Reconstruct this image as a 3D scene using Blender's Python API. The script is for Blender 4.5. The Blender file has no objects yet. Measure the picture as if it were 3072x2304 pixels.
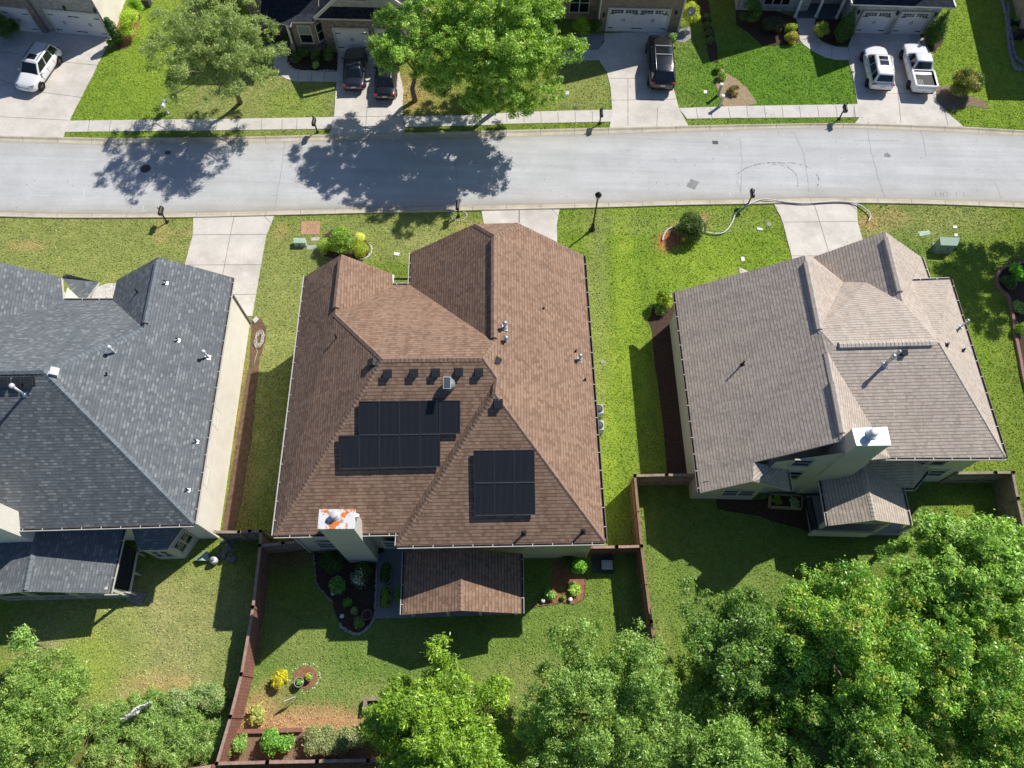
import bpy, math, random
import numpy as np
from mathutils import Vector, Matrix
from mathutils.geometry import tessellate_polygon
random.seed(7)
scene = bpy.context.scene
COL = scene.collection
R = math.radians
# ------------------------------------------------------------------ camera model
TH, RO, FPX, HC = R(25.24), R(1.2476), 2188.75, 40.0
CR = dict(X1=(2400,0,.30380), X2=(780,0,.18083), X3=(0,0,.22604), A=(0,0,.38574), B=(720,0,.38574), C=(1440,0,.38574), D=(2208,0,.39060),
 E=(0,600,.42190), F=(800,600,.36166), G=(1500,540,.36166), H=(2272,540,.36166), I=(0,1100,.45198), J=(780,1400,.36166), K=(1400,1300,.36166),
 L=(2150,1200,.42197), M=(0,1750,.33906), N=(600,1900,.27125), O=(1050,1750,.47468), Q=(2000,1500,.48463), R=(600,1550,.18083),
 T=(2280,1250,.27125), U=(900,1500,.18083), W=(500,1550,.5425), o=(0,0,1.38879))
fw = Vector((0, math.sin(TH), -math.cos(TH))); up = Vector((0, math.cos(TH), math.sin(TH))); rt = Vector((1, 0, 0))
c_, s_ = math.cos(RO), math.sin(RO)
RT = c_*rt + s_*up; UP = -s_*rt + c_*up
CAM = Vector((0, 0, HC))
def ray(k, x, y):
    "direction in the world of a point measured on the photograph"
    x0, y0, sc = CR[k]
    return fw + RT*((x0+x*sc-1536)/FPX) + UP*((1152-y0-y*sc)/FPX)
def q(k, x, y, z=0.0):
    d = ray(k, x, y)
    return CAM + d*((z-HC)/d.z)
def qp(k, x, y, P0, n, off=0.0):
    "point on a plane through P0 with normal n"
    d = ray(k, x, y); n = n.normalized()
    return CAM + d*(((P0+n*off)-CAM).dot(n)/d.dot(n))
def topx(x, y, z=0.0):
    "world point -> pixel on the 2212 wide overview (for soil and lawn tones)"
    v = Vector((x, y, z))-CAM; w = v.dot(fw)
    return ((1536+FPX*v.dot(RT)/w)/1.38879, (1152-FPX*v.dot(UP)/w)/1.38879)

cam_d = bpy.data.cameras.new('camera'); cam = bpy.data.objects.new('camera', cam_d); COL.objects.link(cam)
cam_d.sensor_width = 36; cam_d.lens = 36*FPX/3072; cam_d.clip_end = 3000; cam_d.clip_start = .5
m = Matrix((RT, UP, -fw)).transposed().to_4x4(); m.translation = CAM
cam.matrix_world = m; scene.camera = cam
# ------------------------------------------------------------------ light
AZ, EL = R(43.28), R(43.63)
to_sun = Vector((math.cos(AZ)*math.cos(EL), math.sin(AZ)*math.cos(EL), math.sin(EL)))
sd = bpy.data.lights.new('sun', 'SUN'); sd.energy = 5.0; sd.angle = R(.5); sd.color = (1, .955, .88)
so = bpy.data.objects.new('sun', sd); COL.objects.link(so); so.rotation_euler = (-to_sun).to_track_quat('-Z', 'Y').to_euler()
w = bpy.data.worlds.new('World'); scene.world = w; w.use_nodes = True
nt = w.node_tree; sk = nt.nodes.new('ShaderNodeTexSky'); sk.sky_type = 'NISHITA'; sk.sun_disc = False
sk.sun_elevation = EL; sk.sun_rotation = R(90)-AZ
bg = nt.nodes['Background']; bg.inputs[1].default_value = .064; mxw = nt.nodes.new('ShaderNodeMix'); mxw.data_type = 'RGBA'; mxw.blend_type = 'MULTIPLY'; mxw.inputs[0].default_value = 1; mxw.inputs[7].default_value = (.78,.97,1.28,1); nt.links.new(sk.outputs[0], mxw.inputs[6]); nt.links.new(mxw.outputs[2], bg.inputs[0])
scene.view_settings.view_transform = 'Standard'; scene.view_settings.look = 'None'; scene.view_settings.exposure = 0
scene.cycles.max_bounces = 6; scene.cycles.diffuse_bounces = 2; scene.cycles.transparent_max_bounces = 6
# ------------------------------------------------------------------ objects
def tag(o, label=None, cat=None, group=None, kind=None):
    if label: o['label'] = label
    if cat: o['category'] = cat
    if group: o['group'] = group
    if kind: o['kind'] = kind
    return o
def empty(name, loc=(0,0,0), rz=0, label=None, cat=None, group=None, parent=None):
    o = bpy.data.objects.new(name, None); COL.objects.link(o); o.location = loc; o.rotation_euler = (0,0,rz)
    o.empty_display_size = .3
    if parent: o.parent = parent
    return tag(o, label, cat, group)
def copy_tree(o, parent=None):
    c = o.copy(); COL.objects.link(c); c.parent = parent
    for ch in o.children: copy_tree(ch, c)
    return c
class MB:
    "collects faces, then becomes one mesh object"
    def __init__(s): s.v = []; s.f = []; s.m = []; s.uv = []; s.smooth = []
    def face(s, pts, mi=0, uv=None, sm=False):
        b = len(s.v); s.v += [tuple(p) for p in pts]; s.f.append(tuple(range(b, b+len(pts)))); s.m.append(mi); s.uv.append(uv); s.smooth.append(sm); return s
    def add(s, verts, faces, mi=0, sm=False):
        b = len(s.v); s.v += [tuple(p) for p in verts]
        for f in faces: s.f.append(tuple(i+b for i in f)); s.m.append(mi); s.uv.append(None); s.smooth.append(sm)
        return s
    def box(s, c, d, rz=0, mi=0, ax=None):
        "box centre c, full size d, turned rz (or axes ax)"
        c = Vector(c); X, Y, Z = ax if ax else (Vector((math.cos(rz), math.sin(rz), 0)), Vector((-math.sin(rz), math.cos(rz), 0)), Vector((0,0,1)))
        vs = [c+X*(d[0]/2*a)+Y*(d[1]/2*b)+Z*(d[2]/2*e) for e in (-1,1) for b in (-1,1) for a in (-1,1)]
        return s.add(vs, [(0,2,3,1),(4,5,7,6),(0,1,5,4),(2,6,7,3),(0,4,6,2),(1,3,7,5)], mi)
    def bar(s, p, q_, w, h=None, mi=0):
        p = Vector(p); q_ = Vector(q_); h = h or w; X = (q_-p); L = X.length
        if L < 1e-6: return s
        X.normalize(); Y = Vector((0,0,1)).cross(X)
        if Y.length < 1e-3: Y = Vector((1,0,0))
        Y.normalize(); Z = X.cross(Y)
        return s.box((p+q_)/2, (L, w, h), ax=(X, Y, Z), mi=mi)
    def tube(s, pts, rad, n=8, mi=0, cap=True):
        pts = [Vector(p) for p in pts]; rad = rad if hasattr(rad, '__len__') else [rad]*len(pts); b = len(s.v); prev = None
        for i, p in enumerate(pts):
            t = (pts[min(i+1, len(pts)-1)]-pts[max(i-1, 0)]).normalized()
            if prev is None:
                a = Vector((0,0,1)) if abs(t.z) < .9 else Vector((1,0,0)); X = a.cross(t).normalized()
            else:
                X = prev-t*prev.dot(t); X.normalize()
            prev = X; Y = t.cross(X)
            for j in range(n):
                an = 2*math.pi*j/n; s.v.append(tuple(p+(X*math.cos(an)+Y*math.sin(an))*rad[i]))
        for i in range(len(pts)-1):
            for j in range(n):
                s.f.append((b+i*n+j, b+i*n+(j+1)%n, b+(i+1)*n+(j+1)%n, b+(i+1)*n+j)); s.m.append(mi); s.uv.append(None); s.smooth.append(True)
        if cap:
            for base, rev in ((b, True), (b+(len(pts)-1)*n, False)):
                f = list(range(base, base+n)); f = f[::-1] if rev else f
                s.f.append(tuple(f)); s.m.append(mi); s.uv.append(None); s.smooth.append(False)
        return s
    def lathe(s, c, prof, n=16, mi=0, ax=None):
        "profile of (radius, height) about a vertical axis (or ax)"
        c = Vector(c); X, Y, Z = ax if ax else (Vector((1,0,0)), Vector((0,1,0)), Vector((0,0,1))); b = len(s.v)
        for r_, h in prof:
            for j in range(n):
                an = 2*math.pi*j/n; s.v.append(tuple(c+X*(r_*math.cos(an))+Y*(r_*math.sin(an))+Z*h))
        for i in range(len(prof)-1):
            for j in range(n):
                s.f.append((b+i*n+j, b+i*n+(j+1)%n, b+(i+1)*n+(j+1)%n, b+(i+1)*n+j)); s.m.append(mi); s.uv.append(None); s.smooth.append(True)
        s.f.append(tuple(range(b, b+n))[::-1]); s.m.append(mi); s.uv.append(None); s.smooth.append(False)
        s.f.append(tuple(range(b+(len(prof)-1)*n, b+len(prof)*n))); s.m.append(mi); s.uv.append(None); s.smooth.append(False)
        return s
    def prism(s, pts, z0, z1, mi=0, mtop=None):
        n = len(pts); a = sum(pts[i][0]*pts[(i+1)%n][1]-pts[(i+1)%n][0]*pts[i][1] for i in range(n))
        if a < 0: pts = list(pts)[::-1]
        b = len(s.v); s.v += [(p[0], p[1], z0) for p in pts]+[(p[0], p[1], z1) for p in pts]
        s.f.append(tuple(range(b+n, b+2*n))); s.m.append(mi if mtop is None else mtop); s.uv.append(None); s.smooth.append(False)
        s.f.append(tuple(range(b, b+n))[::-1]); s.m.append(mi); s.uv.append(None); s.smooth.append(False)
        for i in range(n):
            j = (i+1) % n; s.f.append((b+i, b+j, b+n+j, b+n+i)); s.m.append(mi); s.uv.append(None); s.smooth.append(False)
        return s
    def build(s, name, mats, parent=None, loc=None, rz=0, bevel=0, subsurf=0):
        me = bpy.data.meshes.new(name)
        o0 = Vector((0,0,0))
        if parent is None and loc is None:
            a = np.array(s.v); o0 = Vector(((a[:,0].min()+a[:,0].max())/2, (a[:,1].min()+a[:,1].max())/2, a[:,2].min()))
            s.v = [(p[0]-o0.x, p[1]-o0.y, p[2]-o0.z) for p in s.v]
        elif parent is not None and loc is None:
            mw = chain(parent).inverted(); s.v = [tuple(mw @ Vector(p)) for p in s.v]
        me.from_pydata(s.v, [], s.f)
        mats = mats if isinstance(mats, (list, tuple)) else [mats]
        for mt in mats: me.materials.append(mt)
        me.polygons.foreach_set('material_index', s.m); me.polygons.foreach_set('use_smooth', s.smooth)
        if any(u is not None for u in s.uv):
            ul = me.uv_layers.new(name='UVMap')
            for p, u in zip(me.polygons, s.uv):
                if u:
                    for li, uvv in zip(p.loop_indices, u): ul.data[li].uv = uvv
        me.update()
        o = bpy.data.objects.new(name, me); COL.objects.link(o)
        if parent is not None: o.parent = parent
        o.location = loc if loc is not None else o0
        o.rotation_euler = (0, 0, rz)
        if bevel:
            md = o.modifiers.new('bevel', 'BEVEL'); md.width = bevel; md.segments = 2; md.limit_method = 'ANGLE'
        if subsurf:
            md = o.modifiers.new('sub', 'SUBSURF'); md.levels = md.render_levels = subsurf
        return o
def chain(o):
    "world matrix of a not yet evaluated parent chain"
    M = Matrix.Identity(4)
    while o is not None:
        M = Matrix.LocRotScale(o.location, o.rotation_euler, o.scale) @ M; o = o.parent
    return M
def struct(name, mb, mats): return tag(mb.build(name, mats), kind='structure')
# ------------------------------------------------------------------ materials
def newmat(name):
    m = bpy.data.materials.new(name); m.use_nodes = True; nt = m.node_tree; b = nt.nodes['Principled BSDF']; return m, nt, b
def N(nt, t, **kw):
    n = nt.nodes.new(t)
    for k, v in kw.items():
        if k.startswith('_'): setattr(n, k[1:], v)
        else: n.inputs[k].default_value = v
    return n
def ramp(nt, stops, interp='LINEAR'):
    r = nt.nodes.new('ShaderNodeValToRGB'); r.color_ramp.interpolation = interp
    while len(r.color_ramp.elements) < len(stops): r.color_ramp.elements.new(.5)
    for e, (p, c) in zip(r.color_ramp.elements, stops): e.position = p; e.color = (*c, 1) if len(c) == 3 else c
    return r
def mixc(nt, a, b, f, mode='MIX'):
    n = nt.nodes.new('ShaderNodeMix'); n.data_type = 'RGBA'; n.blend_type = mode
    for sock, v in ((n.inputs[6], a), (n.inputs[7], b), (n.inputs[0], f)):
        if isinstance(v, bpy.types.NodeSocket): nt.links.new(v, sock)
        elif isinstance(v, (tuple, list)): sock.default_value = (*v[:3], 1)
        else: sock.default_value = v
    return n.outputs[2]
def sc(c, k): return tuple(min(1, x*k) for x in c)
MC = {}; EXCL = []
def M(name, col, rough=.85, var=.18, scale=2.5, bump=0., bscale=30, metal=0., spec=.3, stain=None, stain_amt=.5, coat=0, thr=(.5,.72)):
    if name in MC: return MC[name]
    m, nt, b = newmat(name); tc = N(nt, 'ShaderNodeTexCoord'); g = N(nt, 'ShaderNodeNewGeometry')
    n1 = N(nt, 'ShaderNodeTexNoise', Scale=scale, Detail=6., Roughness=.65); nt.links.new(g.outputs['Position'], n1.inputs['Vector'])
    n2 = N(nt, 'ShaderNodeTexNoise', Scale=scale*14, Detail=3.); nt.links.new(g.outputs['Position'], n2.inputs['Vector'])
    r1 = ramp(nt, [(.3, sc(col, 1-var)), (.7, sc(col, 1+var))]); nt.links.new(n1.outputs[0], r1.inputs[0])
    r2 = ramp(nt, [(.3, (1-var*.8,)*3), (.7, (1,1,1))]); nt.links.new(n2.outputs[0], r2.inputs[0])
    c = mixc(nt, r1.outputs[0], r2.outputs[0], 1., 'MULTIPLY')
    if stain:
        n3 = N(nt, 'ShaderNodeTexNoise', Scale=scale*.35, Detail=8., Roughness=.7); nt.links.new(g.outputs['Position'], n3.inputs['Vector'])
        r3 = ramp(nt, [(thr[0], (0,0,0)), (thr[1], (stain_amt,)*3)]); nt.links.new(n3.outputs[0], r3.inputs[0])
        c = mixc(nt, c, stain, r3.outputs[0])
    nt.links.new(c, b.inputs['Base Color']); b.inputs['Roughness'].default_value = rough; b.inputs['Metallic'].default_value = metal
    b.inputs['Specular IOR Level'].default_value = spec
    if coat: b.inputs['Coat Weight'].default_value = coat; b.inputs['Coat Roughness'].default_value = .05
    if bump:
        bp = N(nt, 'ShaderNodeBump', Strength=bump, Distance=.03); n4 = N(nt, 'ShaderNodeTexNoise', Scale=float(bscale), Detail=4.)
        nt.links.new(g.outputs['Position'], n4.inputs['Vector']); nt.links.new(n4.outputs[0], bp.inputs['Height']); nt.links.new(bp.outputs[0], b.inputs['Normal'])
    MC[name] = m; return m
def shingle(name, c1, c2, c3, gap, patch=.35, row=.17, wid=.21, light=None):
    m, nt, b = newmat(name); uv = N(nt, 'ShaderNodeTexCoord')
    br = N(nt, 'ShaderNodeTexBrick', Scale=1., **{'Mortar Size': .013, 'Mortar Smooth': .2, 'Bias': 0., 'Brick Width': wid, 'Row Height': row})
    br.offset = .37; br.squash = 1.0
    br.inputs['Color1'].default_value = (0,0,0,1); br.inputs['Color2'].default_value = (1,1,1,1); br.inputs['Mortar'].default_value = (.5,.5,.5,1)
    nt.links.new(uv.outputs['UV'], br.inputs['Vector'])
    rp = ramp(nt, [(.0, c1), (.38, c2), (.7, c3 if not light else c2), (1., c3)] if not light else [(0, c1), (.5, c2), (.8, c3), (.93, light)]); nt.links.new(br.outputs[0], rp.inputs[0])
    g = N(nt, 'ShaderNodeNewGeometry')
    n1 = N(nt, 'ShaderNodeTexNoise', Scale=.45, Detail=6., Roughness=.7); nt.links.new(g.outputs['Position'], n1.inputs['Vector'])
    r1 = ramp(nt, [(.3, (1-patch*.35,)*3), (.7, (1+patch*.12,)*3)]); nt.links.new(n1.outputs[0], r1.inputs[0])
    n2 = N(nt, 'ShaderNodeTexNoise', Scale=22., Detail=4., Roughness=.8); nt.links.new(g.outputs['Position'], n2.inputs['Vector'])
    r2 = ramp(nt, [(.3, (.78,)*3), (.7, (1.18,)*3)]); nt.links.new(n2.outputs[0], r2.inputs[0])
    c = mixc(nt, rp.outputs[0], r1.outputs[0], 1., 'MULTIPLY'); c = mixc(nt, c, r2.outputs[0], 1., 'MULTIPLY')
    mp = N(nt, 'ShaderNodeMapping'); mp.inputs['Scale'].default_value = (2.2, .12, 1); nt.links.new(uv.outputs['UV'], mp.inputs[0]); n5 = N(nt, 'ShaderNodeTexNoise', Scale=1., Detail=5., Roughness=.7); nt.links.new(mp.outputs[0], n5.inputs['Vector'])
    r5 = ramp(nt, [(.3, (.84,.84,.86)), (.7, (1.1,1.09,1.07))]); nt.links.new(n5.outputs[0], r5.inputs[0]); c = mixc(nt, c, r5.outputs[0], 1., 'MULTIPLY')
    sp = N(nt, 'ShaderNodeSeparateXYZ'); nt.links.new(uv.outputs['UV'], sp.inputs[0])
    # gap colour paints in the shadow under the butt edge of every course
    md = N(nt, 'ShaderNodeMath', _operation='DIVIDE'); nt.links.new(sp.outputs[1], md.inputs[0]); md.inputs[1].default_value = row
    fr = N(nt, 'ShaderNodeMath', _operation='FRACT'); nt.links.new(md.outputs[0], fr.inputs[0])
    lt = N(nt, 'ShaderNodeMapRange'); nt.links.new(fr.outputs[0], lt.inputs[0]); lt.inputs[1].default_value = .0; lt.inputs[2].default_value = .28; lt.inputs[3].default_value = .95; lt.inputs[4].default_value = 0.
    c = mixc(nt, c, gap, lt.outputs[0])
    nt.links.new(c, b.inputs['Base Color']); b.inputs['Roughness'].default_value = .93; b.inputs['Specular IOR Level'].default_value = .2
    bp = N(nt, 'ShaderNodeBump', Strength=.55, Distance=.03); inv = N(nt, 'ShaderNodeMath', _operation='SUBTRACT'); inv.inputs[0].default_value = 1.
    nt.links.new(fr.outputs[0], inv.inputs[1])
    ad = N(nt, 'ShaderNodeMath', _operation='MULTIPLY_ADD'); nt.links.new(br.outputs[0], ad.inputs[0]); ad.inputs[1].default_value = .5; sm = N(nt, 'ShaderNodeMath', _operation='MULTIPLY'); nt.links.new(inv.outputs[0], sm.inputs[0]); sm.inputs[1].default_value = .2; nt.links.new(sm.outputs[0], ad.inputs[2])
    nt.links.new(ad.outputs[0], bp.inputs['Height']); nt.links.new(bp.outputs[0], b.inputs['Normal'])
    return m
def brickmat(name, c1, c2, mortar, w=.2, h=.07, bias=0.):
    m, nt, b = newmat(name); tc = N(nt, 'ShaderNodeTexCoord')
    br = N(nt, 'ShaderNodeTexBrick', Scale=1., **{'Mortar Size': .01, 'Bias': bias, 'Brick Width': w, 'Row Height': h})
    br.inputs['Color1'].default_value = (*c1, 1); br.inputs['Color2'].default_value = (*c2, 1); br.inputs['Mortar'].default_value = (*mortar, 1)
    nt.links.new(tc.outputs['UV'], br.inputs['Vector'])
    g = N(nt, 'ShaderNodeNewGeometry'); n2 = N(nt, 'ShaderNodeTexNoise', Scale=3., Detail=8., Roughness=.8); nt.links.new(g.outputs['Position'], n2.inputs['Vector'])
    r2 = ramp(nt, [(.3, (.6,)*3), (.7, (1.25,)*3)]); nt.links.new(n2.outputs[0], r2.inputs[0])
    nt.links.new(mixc(nt, br.outputs[0], r2.outputs[0], 1., 'MULTIPLY'), b.inputs['Base Color']); b.inputs['Roughness'].default_value = .9
    return m
def leafmat(name, transl=.35):
    m, nt, b = newmat(name); at = N(nt, 'ShaderNodeAttribute', _attribute_name='tone')
    nt.links.new(at.outputs[0], b.inputs['Base Color']); b.inputs['Roughness'].default_value = .36; b.inputs['Specular IOR Level'].default_value = .5
    tr = N(nt, 'ShaderNodeBsdfTranslucent'); hs = mixc(nt, at.outputs[0], (1.0, 1.0, .35), .25, 'MULTIPLY'); nt.links.new(hs, tr.inputs[0])
    mx = N(nt, 'ShaderNodeMixShader'); mx.inputs[0].default_value = transl
    nt.links.new(b.outputs[0], mx.inputs[1]); nt.links.new(tr.outputs[0], mx.inputs[2]); nt.links.new(mx.outputs[0], nt.nodes['Material Output'].inputs[0])
    return m
def groundmat():
    m, nt, b = newmat('grass_ground'); at = N(nt, 'ShaderNodeAttribute', _attribute_name='tone'); g = N(nt, 'ShaderNodeNewGeometry')
    def noise(s, d, r, lo, hi, a=.3, z=.7, st=None):
        n = N(nt, 'ShaderNodeTexNoise', Scale=s, Detail=d, Roughness=r)
        if st:
            mp = N(nt, 'ShaderNodeMapping'); mp.inputs['Scale'].default_value = st; nt.links.new(g.outputs['Position'], mp.inputs[0]); nt.links.new(mp.outputs[0], n.inputs['Vector'])
        else: nt.links.new(g.outputs['Position'], n.inputs['Vector'])
        rr = ramp(nt, [(a, lo), (z, hi)]); nt.links.new(n.outputs[0], rr.inputs[0]); return rr.outputs[0]
    c = mixc(nt, at.outputs[0], noise(.9, 6., .7, (.72,.78,.75), (1.3,1.18,1.2)), 1., 'MULTIPLY')
    c = mixc(nt, c, noise(9., 5., .8, (.6,.66,.6), (1.35,1.28,1.35)), 1., 'MULTIPLY')
    c = mixc(nt, c, noise(30., 3., .85, (.5,.55,.5), (1.5,1.4,1.45), .34, .68), 1., 'MULTIPLY')
    d = noise(1.7, 8., .8, (0,0,0), (.55,.55,.55), .6, .75)
    c = mixc(nt, c, (.27,.23,.09), d)
    nt.links.new(c, b.inputs['Base Color']); b.inputs['Roughness'].default_value = .95; b.inputs['Specular IOR Level'].default_value = .1
    bp = N(nt, 'ShaderNodeBump', Strength=.9, Distance=.05); n4 = N(nt, 'ShaderNodeTexNoise', Scale=24., Detail=5., Roughness=.8)
    nt.links.new(g.outputs['Position'], n4.inputs['Vector']); nt.links.new(n4.outputs[0], bp.inputs['Height']); nt.links.new(bp.outputs[0], b.inputs['Normal'])
    return m
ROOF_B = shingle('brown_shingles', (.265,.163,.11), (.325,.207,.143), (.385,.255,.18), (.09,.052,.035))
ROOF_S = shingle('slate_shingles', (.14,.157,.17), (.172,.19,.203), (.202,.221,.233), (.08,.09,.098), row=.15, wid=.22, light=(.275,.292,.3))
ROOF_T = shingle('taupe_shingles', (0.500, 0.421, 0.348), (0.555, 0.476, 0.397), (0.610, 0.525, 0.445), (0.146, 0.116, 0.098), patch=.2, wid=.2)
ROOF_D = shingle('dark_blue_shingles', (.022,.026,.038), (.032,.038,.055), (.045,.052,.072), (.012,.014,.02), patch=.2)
CAPB = M('brown_cap', (.35,.23,.165), .9, .35, 5, .4); CAPS = M('slate_cap', (.2,.228,.25), .9, .3, 5, .4); CAPT = M('taupe_cap', (.59,.52,.445), .9, .2, 5, .4); CAPD = M('dark_cap', (.03,.036,.05), .9)
STUC1 = M('cream_stucco', (.93,.87,.76), .9, .05, 1.5, .3, 60, stain=(.5,.4,.28), stain_amt=.25)
STUC2 = M('beige_stucco', (.62,.57,.46), .9, .05, 1.5, .3, 60); STUC3 = M('pale_stucco', (.62,.6,.52), .9, .05, 1.5, .3, 60)
WHITE = M('white_paint', (.8,.8,.79), .5, .04, 3); TRIM = M('cream_trim', (.66,.64,.55), .6, .05, 3); DARK = M('dark_recess', (.012,.012,.014), .8)
BLACK = M('black_metal', (.012,.013,.015), .45, .2, 5, spec=.5); GALV = M('galvanised_metal', (.6,.63,.66), .35, .08, 4, metal=.7)
GREENMET = M('green_metal', (.25,.36,.27), .6, .08, 4); GLASS = None
m_, nt_, b_ = newmat('window_glass'); b_.inputs['Base Color'].default_value = (.012,.02,.022,1); b_.inputs['Roughness'].default_value = .06; b_.inputs['Specular IOR Level'].default_value = .8; GLASS = m_
BLIND = M('window_blind', (.3,.34,.3), .5, .1, 6)
CONC = M('driveway_concrete', (.72,.67,.6), .9, .12, .7, .25, 60, stain=(.45,.41,.36), stain_amt=.75, thr=(.48,.68))
CONCD = M('walk_concrete', (.68,.645,.59), .9, .1, 1.2, .25, 60, stain=(.36,.33,.3), stain_amt=.4)
KERBM = M('kerb_concrete', (.6,.54,.42), .9, .16, 1.2, .3, 60, stain=(.33,.28,.2), stain_amt=.6)
ASPH = None
ASPH0 = M('worn_asphalt', (.5,.495,.48), .95, .06, .5, .5, 90, stain=(.44,.42,.39), stain_amt=.6)
JOINT = M('joint_dark', (.2,.18,.16), .95); CRACK = M('crack_dark', (.27,.27,.27), .95); SEAL = M('tyre_mark', (.2,.2,.21), .95)
MULCH = M('bark_mulch', (.1,.062,.045), .95, .45, 8, 1., 30); MULCHR = M('red_soil', (.36,.17,.09), .95, .3, 4, .8, 30); SAND = M('sandy_soil', (.42,.31,.19), .95, .25, 4, .8, 30)
WOODR = M('red_stained_wood', (.33,.16,.12), .85, .25, 3, .4, 20); WOODG = M('weathered_wood', (.36,.29,.22), .85, .25, 3, .4, 20)
BRK5 = brickmat('brown_brick', (.17,.105,.08), (.42,.34,.27), (.32,.29,.25)); BRK6 = brickmat('tan_brick', (.36,.27,.17), (.24,.17,.11), (.42,.36,.28)); BRK7 = brickmat('white_stone', (.62,.6,.58), (.4,.39,.38), (.55,.53,.5), .35, .14)
BRK4 = brickmat('grey_stone', (.5,.48,.45), (.34,.32,.3), (.45,.43,.4), .3, .1); SIDING = brickmat('lap_siding', (.5,.5,.45), (.52,.52,.47), (.3,.3,.27), 40, .16)
LEAF = leafmat('leaves'); BARK = M('bark', (.2,.17,.14), .9, .3, 5, .6, 25)

m_, nt_, b_ = newmat('worn_road_asphalt'); ASPH = m_; g_ = N(nt_, 'ShaderNodeNewGeometry'); at_ = N(nt_, 'ShaderNodeAttribute', _attribute_name='tone')
def _ns(scale, det, lo, hi, a, z, st=None):
    n = N(nt_, 'ShaderNodeTexNoise', Scale=scale, Detail=det, Roughness=.7)
    if st: mp = N(nt_, 'ShaderNodeMapping'); mp.inputs['Scale'].default_value = st; nt_.links.new(g_.outputs['Position'], mp.inputs[0]); nt_.links.new(mp.outputs[0], n.inputs['Vector'])
    else: nt_.links.new(g_.outputs['Position'], n.inputs['Vector'])
    r = ramp(nt_, [(a, lo), (z, hi)]); nt_.links.new(n.outputs[0], r.inputs[0]); return r.outputs[0]
c_a = mixc(nt_, at_.outputs[0], _ns(1., 5., (.9,.9,.9), (1.06,1.06,1.06), .35, .65, (.06, 1.4, 1)), 1., 'MULTIPLY')
c_a = mixc(nt_, c_a, _ns(.35, 8., (.9,.9,.89), (1.05,1.05,1.05), .35, .65), 1., 'MULTIPLY'); c_a = mixc(nt_, c_a, _ns(45., 3., (.8,.8,.8), (1.15,1.15,1.15), .35, .65), 1., 'MULTIPLY'); c_a = mixc(nt_, c_a, (.3,.3,.3), _ns(7., 2., (0,0,0), (.8,.8,.8), .76, .8))
nt_.links.new(c_a, b_.inputs['Base Color']); b_.inputs['Roughness'].default_value = .95; b_.inputs['Specular IOR Level'].default_value = .2
# ================================================================== GROUND
def axis_lines(lo, hi, st, far):
    a = list(np.arange(lo, hi+1e-6, st)); g = st
    x = hi
    while x < far: g *= 1.7; x += g; a.append(x)
    g = st; x = lo
    while x > -far: g *= 1.7; x -= g; a.insert(0, x)
    return a
LW = dict(vivid=(.215,.34,.04), green=(.175,.28,.06), deep=(.13,.27,.03), olive=(.3,.345,.115), pale=(.4,.4,.18), tan=(.5,.37,.17), sand=(.5,.33,.17), dirt=(.26,.15,.08), yel=(.29,.41,.05), dgreen=(.1,.16,.05), red=(.45,.18,.1))
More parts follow.
